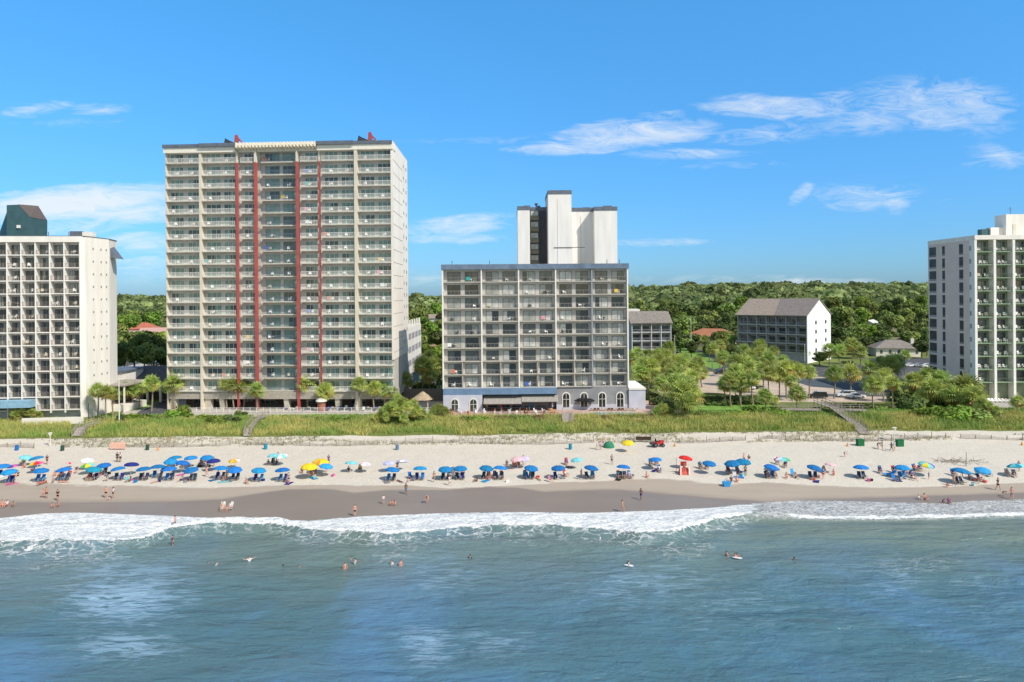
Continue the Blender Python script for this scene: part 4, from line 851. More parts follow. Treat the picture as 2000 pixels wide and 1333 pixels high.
def leafy(lobes, n, size, out=.6, upper=False):
    """leaf quads scattered near lobe surfaces. lobes: (cx,cy,cz,r,tone)"""
    Ls = np.array(lobes); w = Ls[:, 3]**2; idx = rng.choice(len(Ls), n, p=w/w.sum()); l = Ls[idx]; d = rv(n)
    if upper: d[:, 2] = np.abs(d[:, 2])*1.0-.15; d /= np.linalg.norm(d, axis=1, keepdims=True)
    r = l[:, 3]*(.72+.36*rng.random(n)**.6); C = l[:, :3]+d*r[:, None]*np.array([1, 1, .85])
    nrm = d*out+rv(n)*(1-out)+np.array([0, 0, .15]); nrm /= np.linalg.norm(nrm, axis=1, keepdims=True)
    U = np.cross(nrm, rv(n)); U /= np.linalg.norm(U, axis=1, keepdims=True); V = np.cross(nrm, U); s = size*(.6+.8*rng.random(n))[:, None]
    t = (l[:, 4]*(.8+.4*rng.random(n)))[:, None]*np.stack([1+.25*(rng.random(n)-.35), np.ones(n), np.ones(n)], 1)
    return C, U*s, V*s*.7, t
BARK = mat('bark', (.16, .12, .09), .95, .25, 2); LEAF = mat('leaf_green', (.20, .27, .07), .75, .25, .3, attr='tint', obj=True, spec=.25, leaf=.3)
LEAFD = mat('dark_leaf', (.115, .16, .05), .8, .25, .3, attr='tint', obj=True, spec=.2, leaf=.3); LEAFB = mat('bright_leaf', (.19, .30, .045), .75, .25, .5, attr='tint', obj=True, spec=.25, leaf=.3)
PALML = mat('palm_frond', (.37, .45, .13), .6, .25, .8, attr='tint', obj=True, spec=.35, leaf=.3); PALMT = mat('palm_trunk', (.27, .22, .165), .95, .25, 4, stretch=(1, 1, 3))
def tree_meshes(kind, seed):
    random.seed(seed); lobes = []
    k = {'round': 11, 'pine': 9, 'wide': 16}[kind]
    for i in range(k):
        t = random.uniform(0, 2*math.pi); rr = random.uniform(.15, .68); z = {'round': random.uniform(-.35, .6), 'pine': random.uniform(-.5, .75), 'wide': random.uniform(-.25, .45)}[kind]
        sq = {'round': .85, 'pine': .5, 'wide': 1.1}[kind]; lobes.append((rr*math.cos(t)*sq, rr*math.sin(t)*sq, z*(.7 if kind == 'wide' else 1), random.uniform(.28, .46), random.choice((.62, .85, 1.0, 1.25))))
    C, U, V, t = leafy(lobes, 1500, .075, .55)
    cr = quads_mesh('crown', C, U, V, t, [LEAF])
    a = MB(); zb = -1.75; a.tube([(0, 0, zb), (.02, 0, -1.0), (0, .02, -.3), (.03, 0, .3)], [.10, .07, .05, .02], 7)
    for i in range(5): l = lobes[i]; a.tube([(0, 0, -.8+.1*i), (l[0]*.5, l[1]*.5, l[2]*.5-.2), l[:3]], [.045, .03, .01], 5)
    return cr, a.mesh('trunk', [BARK])
TR = {k: [tree_meshes(k, 11+7*i+len(k)) for i in range(3)] for k in ('round', 'pine', 'wide')}
def tree(x, y, top, rad, kind, label, m=None, z0=None, group='broadleaf trees inland', cat='tree'):
    z0 = float(gz(x, y)) if z0 is None else z0; cr, tk = random.choice(TR[kind]); hh = top-z0; rz = min(rad, hh*.42)
    t = thing('tree' if kind != 'pine' else 'pine_tree', label, cat, (x, y, z0), random.uniform(0, 6.28), group)
    czz = hh-rz*1.0
    kid(t, 'crown', cr, loc=(0, 0, czz), scale=(rad, rad, rz), m=m or LEAF)
    kid(t, 'trunk', tk, loc=(0, 0, czz), scale=(rad*.6, rad*.6, czz/1.75))
    return t
# palms ---------------------------------------------------------
def palm_crown(seed, n=34, R=2.1, dead=7):
    r = np.random.default_rng(seed); C = []; U = []; V = []; T = []
    for i in range(n+dead):
        az = i*2.399+r.uniform(-.2, .2); el = math.radians(85-125*(i/n)) if i < n else math.radians(r.uniform(-75, -50))
        L = R*(.55+.15*r.random()) if i < n else R*.45
        dirv = np.array([math.cos(az)*math.cos(el), math.sin(az)*math.cos(el), math.sin(el)]); side = np.array([-math.sin(az), math.cos(az), 0.]); up = np.cross(dirv, side); ph = r.uniform(-1.2, 1.2); side = side*math.cos(ph)+up*math.sin(ph)
        base = dirv*L*.5; tip = dirv*L; tone = r.uniform(.7, 1.35); col = np.array([1.0, 1.0, .9])*tone
        if i >= n: col = np.array([1.25, .72, .8])*r.uniform(.7, 1.1)
        elif i > n*.75 and r.random() < .35: col = np.array([1.35, .95, .8])*tone
        C.append(dirv*L*.3); U.append(dirv*L*.3); V.append(side*.03); T.append(col)
        for j in range(9):                      # fan leaflets, drooping tips
            a = (j-4)*.30; ld = dirv*math.cos(a)+side*math.sin(a); q = L*.62*(1-.04*abs(j-4)); c = base+ld*q*.5; sg = up*0
            w = side*math.cos(a)-dirv*math.sin(a)
            C.append(c); U.append(ld*q*.5); V.append(w*.055*R/2); T.append(col*r.uniform(.85, 1.15))
            d2 = ld*.75+np.array([0, 0, -.75])*(.6+.4*r.random()); d2 /= np.linalg.norm(d2); q2 = q*.42
            C.append(base+ld*q+d2*q2*.5); U.append(d2*q2*.5); V.append(w*.035*R/2); T.append(col*r.uniform(.9, 1.25))
    return quads_mesh('crown', np.array(C), np.array(U), np.array(V), np.array(T), [PALML])
PC = [palm_crown(3), palm_crown(5, 40, 2.2, 3), palm_crown(9, 30, 2.0, 10)]
def trunk_mesh(seed):
    r = random.Random(seed); a = MB(); pts = []; bx_ = r.uniform(-.06, .06)
    for i in range(9): t = i/8; pts.append((bx_*math.sin(t*2.5), bx_*.6*math.sin(t*2), t))
    a.tube(pts, [.034-.010*t/8+(.008 if t == 0 else 0)+(.004 if t % 2 else 0) for t in range(9)], 8); return a.mesh('trunk', [PALMT])
PT = [trunk_mesh(i) for i in range(3)]
PALMS = []
def palm(cx_, cy_, by=None, label=None, R=1.0, h=6.0, z=3.5):
    R *= 1.28 if by is not None else 1.55
    if by is not None:
        p = G(cx_, by, z); top = H-(uv(cx_, cy_)[1])*p.y/FPX; h = top-z
    else:
        v = uv(cx_, cy_)[1]; Y = FPX*(H-z-h)/v; p = P(cx_, cy_, Y); p.z = z
    i = len(PALMS); t = thing('palm_tree', label, 'palm tree', (p.x, p.y, z), 0, 'cabbage palms along the seafront'); PALMS.append(t)
    kid(t, 'crown', PC[i % 3], loc=(0, 0, h), rot=(0, 0, i*1.3), scale=R*(.95+.15*((i*7) % 5)/5)); kid(t, 'trunk', PT[i % 3], loc=(0, 0, 0), rot=(0, 0, i), scale=(5.2, 5.2, h))
    return t
# (crown x, crown y, trunk base y or None, size, height guess)
PL = [('by the white hotel and bar deck', [(190,764,819,1.05),(208,769,824,.85),(221,771,815,.85),(245,761,801,1.0),(258,764,800,1.0),(272,762,799,.95),(296,751,804,1.15)]),
('in front of the tall tower', [(341,750,800,1.15),(443,752,800,1.1),(457,754,800,1.15),(476,757,799,1.05),(502,763,803,1.1),(600,750,799,1.15),(635,765,802,1.1),(702,752,804,1.05),(731,760,802,1.1),(750,765,800,1.0),(766,768,800,.9),(793,744,None,1.0,5)]),
('in the gap beside the middle block', [(836,700,None,1.2,8),(848,716,None,1.1,7),(826,716,None,1.1,8),(840,736,None,1.0,5),(858,728,None,1.0,5),(868,806,816,.7)]),
('in the grove right of the middle block', [(1244,691,None,1.1,6),(1264,695,None,1.1,6),(1284,692,None,1.0,6),(1306,680,None,1.2,6),(1254,715,None,1.1,6),(1270,718,None,1.2,6),(1285,711,None,1.2,6),(1290,730,748,1.1),(1305,716,None,1.2,6),(1321,710,None,1.2,6),(1320,735,None,1.2,6),(1338,716,None,1.2,6),(1354,722,None,1.1,6),(1350,738,None,1.1,6),(1371,731,757,1.15),(1322,752,None,1.15,6),(1340,757,None,1.1,6),(1331,768,812,1.6),(1347,774,812,1.5),(1340,790,818,1.3),(1250,728,None,1.1,5),(1266,735,None,1.0,4),(1281,742,None,1.1,4),(1296,752,None,1.1,4),(1312,727,None,1.1,5),(1336,702,None,1.1,6),(1362,712,None,1.0,6),(1232,702,None,1.1,6),(1300,700,None,1.1,6)]),
('around the parking lot centre', [(1376,665,None,1.0,6),(1392,682,724,1.15),(1406,674,720,1.2),(1418,664,None,1.0,6),(1434,668,None,1.2,6),(1452,687,None,1.2,7),(1436,708,None,1.1,7),(1483,677,None,1.2,7),(1485,692,None,1.1,7),(1465,698,None,1.1,7),(1511,687,718,1.15),(1573,688,709,1.1),(1436,730,None,1.2,6),(1456,715,None,1.2,6),(1427,742,795,1.1),(1447,740,793,1.15),(1471,741,793,1.1),(1489,726,None,1.15,6),(1503,731,781,1.15),(1522,735,779,1.1),(1494,775,None,.9,3),(1462,722,None,1.1,6),(1412,700,None,1.1,6),(1446,752,None,1.0,5),(1470,712,None,1.1,6),(1500,702,None,1.1,6),(1418,752,None,1.0,5),(1530,706,None,1.0,6)]),
('near the wooden walkover', [(1536,722,779,1.15),(1546,747,783,1.0),(1559,727,779,1.15),(1580,729,779,1.15),(1558,770,802,1.1),(1629,731,779,1.2),(1663,731,776,1.35)]),
('before the green and grey tower', [(1620,684,None,1.2,6),(1640,686,None,1.2,6),(1664,676,None,1.3,7),(1680,690,None,1.1,6),(1700,722,None,1.2,6),(1720,712,None,1.2,6),(1738,716,None,1.2,6),(1768,694,735,.9),(1752,708,None,1.1,6),(1706,752,801,1.15),(1743,750,800,1.15),(1726,738,None,1.1,6),(1785,747,None,1.2,5),(1812,740,None,1.2,5),(1838,746,None,1.3,5),(1822,762,None,1.2,4),(1886,765,None,1.6,4),(1900,780,None,1.3,3),(1862,775,None,1.2,3),(1989,787,804,.9)])]
for place, items in PL:
    items = sorted(items)
    for i, it in enumerate(items):
        side = 'leftmost' if i == 0 else 'rightmost' if i == len(items)-1 else ordw(i+1)+' from the left'
        palm(it[0], it[1], it[2], f'{"bushy" if it[3] > 1.3 else "short" if it[3] < 1 else "slender"} palm {place}, {side}', it[3], it[4] if len(it) > 4 else 6)
# big palm clump beside the tiki hut
def clump(x, y, R, label, n=26):
    p = G(x, y, 3.5); t = thing('palmetto', label, 'palmetto', (p.x, p.y, 3.5), 0, 'palmetto clumps behind the dune')
    for i in range(n):
        a_ = i*2.4; r_ = R*math.sqrt(i/n); kid(t, 'fronds', PC[i % 3], loc=(r_*math.cos(a_), r_*math.sin(a_)*.6, .8+R*.75*(1-(r_/R)**2)*random.uniform(.7, 1.1)), rot=(0, 0, i), scale=.78)
for q in ((783,824,5.2,'huge rounded palmetto clump left of the tiki hut',26),(1296,815,1.8,'small palmetto by the pink terrace corner',6),(858,815,1.5,'small palmetto at the lavender wall corner',5),(1500,790,2.0,'palmetto clump beside the car park hedge',6),(50,822,2.8,'palmetto clump in front of the blue canopy',9),(1925,812,2.6,'palmetto clump right of the big sea grapes',7),(1800,795,2.2,'palmetto clump left of the condominium tower foot',7)):
    clump(*q)
# bushes: dense leafy mounds
def bush_mesh(seed, flat=False):
    random.seed(seed); lob = [(random.uniform(-.6, .6), random.uniform(-.5, .5), random.uniform(0, .45), random.uniform(.3, .5), random.choice((.6, .85, 1.1, 1.3))) for _ in range(12)]
    C, U, V, t = leafy(lob, 1300, .07, .5); keep = C[:, 2] > -.15; return quads_mesh('bush', C[keep], U[keep], V[keep], t[keep], [LEAFB])
BU = [bush_mesh(i) for i in range(4)]
def bush(x, y, rx_, h, label, m, name='bush', group='shrubs behind the dune', z=3.5, ry=None, cat='bush'):
    p = G(x, y, z); o = ob(name, random.choice(BU), loc=(p.x, p.y, z), rot=(0, 0, random.uniform(-.3, .3)), scale=(rx_, ry or rx_*.7, h), m=m); tag(o, label, cat, group); return o
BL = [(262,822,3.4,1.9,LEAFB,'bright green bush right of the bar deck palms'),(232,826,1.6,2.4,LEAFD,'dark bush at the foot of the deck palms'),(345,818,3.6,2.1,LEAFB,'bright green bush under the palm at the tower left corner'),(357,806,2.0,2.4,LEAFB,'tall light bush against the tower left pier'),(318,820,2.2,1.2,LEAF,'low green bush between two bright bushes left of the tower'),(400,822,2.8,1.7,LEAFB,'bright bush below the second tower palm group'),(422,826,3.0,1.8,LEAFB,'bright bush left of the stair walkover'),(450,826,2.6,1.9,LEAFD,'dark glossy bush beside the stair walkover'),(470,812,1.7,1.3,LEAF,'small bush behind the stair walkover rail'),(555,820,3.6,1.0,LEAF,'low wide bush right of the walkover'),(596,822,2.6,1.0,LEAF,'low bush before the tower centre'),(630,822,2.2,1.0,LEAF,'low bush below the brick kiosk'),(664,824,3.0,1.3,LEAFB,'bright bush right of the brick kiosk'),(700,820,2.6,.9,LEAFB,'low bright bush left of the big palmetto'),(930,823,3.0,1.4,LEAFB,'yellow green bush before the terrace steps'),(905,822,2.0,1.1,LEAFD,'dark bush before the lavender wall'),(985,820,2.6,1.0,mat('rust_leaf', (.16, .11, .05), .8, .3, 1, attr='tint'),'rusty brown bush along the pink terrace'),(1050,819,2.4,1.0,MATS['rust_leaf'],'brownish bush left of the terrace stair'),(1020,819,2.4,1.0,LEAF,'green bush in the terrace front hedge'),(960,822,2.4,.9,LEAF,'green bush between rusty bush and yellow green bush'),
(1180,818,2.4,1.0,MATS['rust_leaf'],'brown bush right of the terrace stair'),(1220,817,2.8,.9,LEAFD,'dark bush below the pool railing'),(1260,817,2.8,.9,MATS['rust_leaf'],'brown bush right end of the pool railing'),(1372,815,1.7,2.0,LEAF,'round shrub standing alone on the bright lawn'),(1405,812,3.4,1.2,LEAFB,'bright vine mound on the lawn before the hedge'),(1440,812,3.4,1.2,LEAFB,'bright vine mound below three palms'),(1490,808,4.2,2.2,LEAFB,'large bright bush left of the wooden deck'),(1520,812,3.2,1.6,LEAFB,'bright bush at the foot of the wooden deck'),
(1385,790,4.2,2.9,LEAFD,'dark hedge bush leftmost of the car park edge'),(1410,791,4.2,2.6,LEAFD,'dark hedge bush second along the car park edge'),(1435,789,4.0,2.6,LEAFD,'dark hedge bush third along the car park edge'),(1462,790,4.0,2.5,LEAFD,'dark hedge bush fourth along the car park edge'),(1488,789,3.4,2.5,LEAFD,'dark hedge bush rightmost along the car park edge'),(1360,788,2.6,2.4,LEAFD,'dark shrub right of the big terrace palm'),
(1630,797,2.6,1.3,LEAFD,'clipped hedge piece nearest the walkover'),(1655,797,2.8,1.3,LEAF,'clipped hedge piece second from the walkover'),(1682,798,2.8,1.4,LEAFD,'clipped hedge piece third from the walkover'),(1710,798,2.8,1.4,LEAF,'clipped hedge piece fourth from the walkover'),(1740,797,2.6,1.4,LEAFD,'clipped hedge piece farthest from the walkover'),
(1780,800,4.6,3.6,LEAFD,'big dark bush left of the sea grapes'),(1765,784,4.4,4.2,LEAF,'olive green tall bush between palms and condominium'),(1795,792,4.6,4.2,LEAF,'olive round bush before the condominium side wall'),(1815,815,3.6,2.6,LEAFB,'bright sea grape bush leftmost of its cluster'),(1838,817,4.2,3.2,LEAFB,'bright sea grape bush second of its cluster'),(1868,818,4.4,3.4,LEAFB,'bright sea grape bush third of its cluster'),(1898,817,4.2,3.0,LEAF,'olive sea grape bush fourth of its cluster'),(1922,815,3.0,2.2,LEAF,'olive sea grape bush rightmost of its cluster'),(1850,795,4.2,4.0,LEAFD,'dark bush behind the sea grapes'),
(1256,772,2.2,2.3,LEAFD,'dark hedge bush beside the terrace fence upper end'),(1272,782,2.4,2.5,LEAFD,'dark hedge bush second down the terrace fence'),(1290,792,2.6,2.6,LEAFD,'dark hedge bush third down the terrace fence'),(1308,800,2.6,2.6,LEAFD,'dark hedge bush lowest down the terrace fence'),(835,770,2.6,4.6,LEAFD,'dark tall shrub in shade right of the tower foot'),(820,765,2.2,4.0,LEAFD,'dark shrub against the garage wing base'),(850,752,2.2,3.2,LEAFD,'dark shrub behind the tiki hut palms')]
for x, y, r_, h_, m_, lab in BL: bush(x, y, r_, h_, lab, m_)
# near and mid distance trees seen in the gaps
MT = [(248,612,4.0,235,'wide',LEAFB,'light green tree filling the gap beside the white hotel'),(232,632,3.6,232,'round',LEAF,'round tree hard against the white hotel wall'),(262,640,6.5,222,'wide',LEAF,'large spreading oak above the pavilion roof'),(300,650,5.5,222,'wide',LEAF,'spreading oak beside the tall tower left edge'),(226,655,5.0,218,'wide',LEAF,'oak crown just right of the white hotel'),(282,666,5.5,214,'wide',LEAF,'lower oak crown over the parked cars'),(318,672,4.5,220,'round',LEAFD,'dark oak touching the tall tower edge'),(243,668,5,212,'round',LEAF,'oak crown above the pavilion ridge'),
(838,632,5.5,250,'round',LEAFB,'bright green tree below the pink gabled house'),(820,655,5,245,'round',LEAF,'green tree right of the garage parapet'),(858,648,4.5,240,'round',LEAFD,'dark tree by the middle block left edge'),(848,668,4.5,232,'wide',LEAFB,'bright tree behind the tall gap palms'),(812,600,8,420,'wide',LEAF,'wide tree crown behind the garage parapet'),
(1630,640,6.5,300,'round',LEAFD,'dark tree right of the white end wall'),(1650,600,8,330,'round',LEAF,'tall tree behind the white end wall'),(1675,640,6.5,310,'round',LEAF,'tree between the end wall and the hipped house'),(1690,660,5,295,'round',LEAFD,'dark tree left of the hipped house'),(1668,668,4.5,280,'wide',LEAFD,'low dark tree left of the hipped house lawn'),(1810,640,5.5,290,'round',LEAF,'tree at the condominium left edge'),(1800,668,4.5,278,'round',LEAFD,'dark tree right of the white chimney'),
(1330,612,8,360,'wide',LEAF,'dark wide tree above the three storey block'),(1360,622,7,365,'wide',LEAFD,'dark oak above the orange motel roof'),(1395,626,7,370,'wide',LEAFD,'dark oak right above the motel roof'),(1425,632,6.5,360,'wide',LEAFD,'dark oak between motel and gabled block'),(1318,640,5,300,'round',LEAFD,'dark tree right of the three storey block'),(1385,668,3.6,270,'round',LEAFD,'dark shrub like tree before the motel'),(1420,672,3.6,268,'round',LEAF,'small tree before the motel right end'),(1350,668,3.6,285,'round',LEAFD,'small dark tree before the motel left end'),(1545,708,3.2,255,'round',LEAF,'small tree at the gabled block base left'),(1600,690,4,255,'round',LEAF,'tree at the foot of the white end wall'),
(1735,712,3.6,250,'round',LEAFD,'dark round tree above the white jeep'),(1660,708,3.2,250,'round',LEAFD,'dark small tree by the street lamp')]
for x, y, r_, Y, k, m_, lab in MT:
    p = P(x, y, Y); tree(p.x, Y, p.z+r_*.2, r_, k, lab, m_)
# belts of inland trees
def clear(x, y):
    for cx_, cy_, rr in ((103,352,17),(163,292,16),(222,395,13),(208,415,12),(113,278,24),(103,290,20),(54,277,19),(-41,330,11),(-33,300,8),(87,420,6),(-215,400,9),(-196,375,10)):
        if math.hypot(x-cx_, y-cy_) < rr: return False
    return True
for region, x0, x1 in (('left gap beside the white hotel', 205, 330), ('gap right of the tall tower', 795, 872), ('woods right of the middle block', 1225, 1830)):
    for bi, (Y, top) in enumerate(((318, 11.5), (342, 14), (372, 16.5), (402, 19.5), (434, 22.5), (470, 26))):
        row = []; x = (x0-1000)*Y/FPX
        while x < (x1-1000)*Y/FPX:
            yy = Y+random.uniform(-9, 9)
            if clear(x, yy): row.append((x, yy))
            x += random.uniform(8, 13)
        for i, (x, yy) in enumerate(row):
            kd = random.choice(('round', 'round', 'wide', 'pine')); m_ = random.choice((LEAF, LEAF, LEAFD, LEAFB)); hh = random.uniform(-3, 2.0)
            hue = {'leaf_green': 'mid green', 'dark_leaf': 'dark green', 'bright_leaf': 'bright green'}[m_.name]
            tree(x, yy, top+hh+(2 if x > 0 else 0), random.uniform(5, 7.5), kd, f'{hue} {"pine" if kd == "pine" else "tree"}, {ordw(i+1)} from left in the {ORD[bi+1]} belt, {region}', m_)
# far forest: one mass
def forest():
    cs = []; Y = 480.0
    while Y < 1900:
        st = 9+Y*.010; x = -.86*Y-40
        while x < .86*Y+40:
            cs.append((x+random.uniform(-.4, .4)*st, Y+random.uniform(-.5, .5)*st, st)); x += st
        Y += st*1.1
    cs = np.array(cs); N = len(cs); g = gz(cs[:, 0], cs[:, 1]); n = 75
    hgt = 13.6-3.0*sm(100, -200, cs[:, 0]/cs[:, 1]*600)+6*rng.random(N)+5*(fbm(cs[:, 0]*.01+50, cs[:, 1]*.01)-.4)+(rng.random(N) > .95)*rng.uniform(2, 7, N); r = cs[:, 2]*(.36+.42*rng.random(N)**1.3)
    d = rv(N*n).reshape(N, n, 3); d[..., 2] = np.abs(d[..., 2])*1.1-.2; d /= np.linalg.norm(d, axis=2, keepdims=True)
    top = (g+hgt); C = np.stack([cs[:, 0], cs[:, 1], top-r*.7], 1)[:, None, :]+d*(r[:, None, None]*(.8+.3*rng.random((N, n, 1))))*np.array([1, 1, .72])
    nn = d*.6+rv(N*n).reshape(N, n, 3)*.4; nn = nn.reshape(-1, 3); nn /= np.linalg.norm(nn, axis=1, keepdims=True); U = np.cross(nn, rv(N*n)); U /= np.linalg.norm(U, axis=1, keepdims=True); V = np.cross(nn, U)
    s = np.repeat(r*.17, n)[:, None]*(.6+.8*rng.random(N*n))[:, None]; tone = np.repeat(rng.choice([.6, .8, 1.0, 1.25, 1.5], N), n)*(.8+.4*rng.random(N*n)); t = tone[:, None]*np.array([1, 1, 1])
    return quads_mesh('forest', C.reshape(-1, 3), U*s, V*s, t, [mat('forest_leaf', (.22, .29, .11), .85, .25, .02, attr='tint', spec=.15, leaf=.4, col2=(.29, .34, .13))])
tag(ob('forest', forest()), 'distant mixed woodland reaching the skyline', None, kind='stuff')
# dune grass
def grass(name, n, x0, x1, y0, y1, hmin, hmax, w, cols, m, keep, lean=.35, nb=5, sc=.13):
    X = rng.uniform(x0, x1, n); Y = rng.uniform(y0, y1, n); k = keep(X, Y); X, Y = X[k], Y[k]; X = np.repeat(X, nb)+rng.normal(size=len(X)*nb)*.16; Y = np.repeat(Y, nb)+rng.normal(size=len(Y)*nb)*.12; N = len(X)
    Z = gzn(X, Y)-.05; h = rng.uniform(hmin, hmax, N)*(.7+.6*fbm(X*.2, Y*.2)); a = rng.uniform(0, 2*math.pi, N); ln = rng.normal(size=(N, 2))*lean*h[:, None]
    V = np.stack([ln[:, 0], ln[:, 1], h], 1)/2; U = np.stack([np.cos(a)*w, np.sin(a)*w, np.zeros(N)], 1); C = np.stack([X, Y, Z], 1)+V
    f = np.clip((fbm(X*sc, Y*sc*1.6)-.30)*2.6+rng.normal(size=N)*.18, 0, 1)[:, None]; t = np.array(cols[0])*(1-f)+np.array(cols[1])*f; t = t*(.75+.5*rng.random(N))[:, None]
    me = quads_mesh(name, C, U, V, t, [m]); v = np.empty(len(me.vertices)*3); me.vertices.foreach_get('co', v); v = v.reshape(-1, 4, 3); c = (v[:, 2]+v[:, 3])/2; v[:, 2] = c+(v[:, 2]-c)*.15; v[:, 3] = c+(v[:, 3]-c)*.15; me.vertices.foreach_set('co', v.ravel()); me.update(); return me
GM = mat('dune_grass', (1, 1, 1), .7, .12, .5, attr='tint', spec=.2)
def pxof(X, Y): return 1000+FPX*X/Y
def kfront(X, Y):
    p = pxof(X, Y); e = 138.2+3.0*fbm(X*.22, Y*.4)+.4*np.sin(X*.9+1); ok = (Y > e) & (fbm(X*.3+9, Y*.5) > .27)
    path = ((np.abs(p-(155-(Y-139)*.8)) < 14) | (np.abs(p-(482+(Y-139)*2.2)) < 9) | (np.abs(p-(1692-(Y-139)*6)) < 12) | (np.abs(p-1108) < 13)&(Y > 146)); return ok & ~path
tag(ob('dune_grass', grass('dune_grass', 30000, -135, 135, 138, 153, .55, 1.15, .045, ((.25, .36, .08), (.55, .50, .16)), GM, kfront)), 'tall yellow green sea oats covering the dune', None, kind='stuff')
def kback(X, Y):
    p = pxof(X, Y); return ((p < 860) | (p > 1345)) & (Y < 159-1.5*(p > 330)*(p < 860)) & (np.abs(p-500) > 8) | ((Y < 154.5) & (np.abs(p-1108) > 13))
tag(ob('ground_cover', grass('ground_cover', 20000, -140, 140, 150.5, 160, .15, .45, .09, ((.13, .27, .05), (.26, .38, .07)), GM, kback, .9, 4, .3)), 'bright green creeping plants behind the dune', None, kind='stuff')
def kspars(X, Y): return fbm(X*.10+40, Y*.35) > .43
tag(ob('sparse_grass', grass('sparse_grass', 6500, -130, 130, 132.8, 139, .2, .55, .035, ((.17, .19, .08), (.33, .29, .13)), GM, kspars, .5, 5)), 'thin beach grass tufts along the sand fence', None, kind='stuff')
# ================================================================ BEACH THINGS
WOODG = mat('weathered_wood', (.33, .29, .25), .95, .25, 3); POLE = mat('white_pole', (.75, .75, .72), .4); WOODP = mat('pale_wood', (.45, .36, .26), .85)
def onsand(x, y):
    p = GB(x, y); p.z = float(gzn(p.x, p.y)); return p
# sand fences
for i, (xa, xb) in enumerate(((-30, 88), (133, 152), (170, 205), (246, 455), (478, 1160), (1235, 1300), (1330, 1672), (1700, 2030))):
    names = ['before the hotel terrace', 'left of the grey path', 'between the path and the pale sign', 'right of the pale sign to the walkover', 'across the middle of the beach', 'behind the yellow umbrella and red tractor', 'from the lifeguard to the wooden walkover', 'right of the wooden walkover']
    pa, pb = onsand(xa, 869), onsand(xb, 866-4*(xb > 1200)); n_ = max(2, int((pb-pa).length/2.6)); t = thing('sand_fence', f'weathered slatted sand fence {names[i]}', 'fence', (pa.x, pa.y, 0), 0, 'sand fences along the dune foot')
    a = MB(); last = None
    for k in range(n_+1):
        f_ = k/n_; x = pa.x+(pb.x-pa.x)*f_; y = 133.4+.9*math.sin(x*.16+i); z = float(gzn(x, y)); q = (x-pa.x, y-pa.y)
        p_ = MB(); hh = random.uniform(.8, 1.35); p_.box(-.06, .06, -.06, .06, -.4, hh); o = kid(t, 'post', p_.mesh('post', [WOODG]), loc=(q[0], q[1], z))
        if last and random.random() < .85:
            a = MB()
            for j in range(18):
                g = j/18; xx = last[0]+(q[0]-last[0])*g; yy = last[1]+(q[1]-last[1])*g; zz = float(gzn(xx+pa.x, yy+pa.y)); bury = .25*math.sin(xx*.5)
                a.box(xx, xx+.055, yy-.01, yy+.01, zz-.1, zz+.72-bury+random.uniform(-.05, .05))
            a.tube([(last[0], last[1]+.02, float(gzn(last[0]+pa.x, last[1]+pa.y))+.35), (q[0], q[1]+.02, float(gzn(q[0]+pa.x, q[1]+pa.y))+.35)], .03, 3)
            kid(t, 'slat_panel', a.mesh('slat_panel', [WOODG]))
        last = q
# umbrellas
def canopy(mats, R=1.22, n=8, drop=.42, wavy=.05):
    a = MB(); rings = 5
    for j in range(n):
        for k in range(rings):
            q = []
            for (jj, kk) in ((j, k), (j+1, k), (j+1, k+1), (j, k+1)):
                f_ = kk/rings; t = 2*math.pi*jj/n; q.append((R*math.sin(f_*1.25)/math.sin(1.25)*math.cos(t), R*math.sin(f_*1.25)/math.sin(1.25)*math.sin(t), drop*(math.cos(f_*1.25)-math.cos(1.25))/(1-math.cos(1.25))))
            if k == 0: q = [q[0], q[2], q[3]]
            a.face(q[::-1] if 0 else q, j % len(mats))
        t0, t1 = 2*math.pi*j/n, 2*math.pi*(j+1)/n; a.face([(R*math.cos(t0), R*math.sin(t0), -.13), (R*math.cos(t1), R*math.sin(t1), -.13), (R*math.cos(t1), R*math.sin(t1), 0), (R*math.cos(t0), R*math.sin(t0), 0)], j % len(mats))
    return a.mesh('canopy', mats)
def cloth(n_, c): return mat('cloth_'+n_, c, .75, .12, 2.2, spec=.2, obj=n_ == 'blue', leaf=.12)
CB = cloth('blue', (.018, .19, .48)); CB2 = cloth('sky_blue', (.04, .34, .72)); CN = cloth('navy', (.025, .035, .20)); CT = cloth('light_teal', (.20, .58, .62)); CR = cloth('red', (.65, .035, .03)); CY = cloth('yellow', (.75, .58, .03)); CO = cloth('orange', (.70, .30, .05)); CPK = cloth('pale_pink', (.75, .48, .50)); CW = cloth('white', (.78, .78, .78)); CG_ = cloth('green', (.06, .42, .16)); CPU = cloth('purple', (.16, .05, .36)); CLV = cloth('lavender', (.50, .50, .78)); CTB = cloth('teal_blue', (.02, .28, .40)); CPI = cloth('pink', (.7, .12, .35)); CBR = cloth('brown', (.2, .1, .06))
UM = {}
def umb_mesh(ms):
    k = tuple(m.name for m in ms)
    if k not in UM: UM[k] = canopy(list(ms))
    return UM[k]
a = MB(); a.tube([(0, 0, -.3), (0, 0, 2.12)], .022, 6); POLEM = a.mesh('pole', [POLE]); a = MB(); a.ball((0, 0, 2.15), .05, 6, 4); FINM = a.mesh('finial', [POLE])
UMB = []
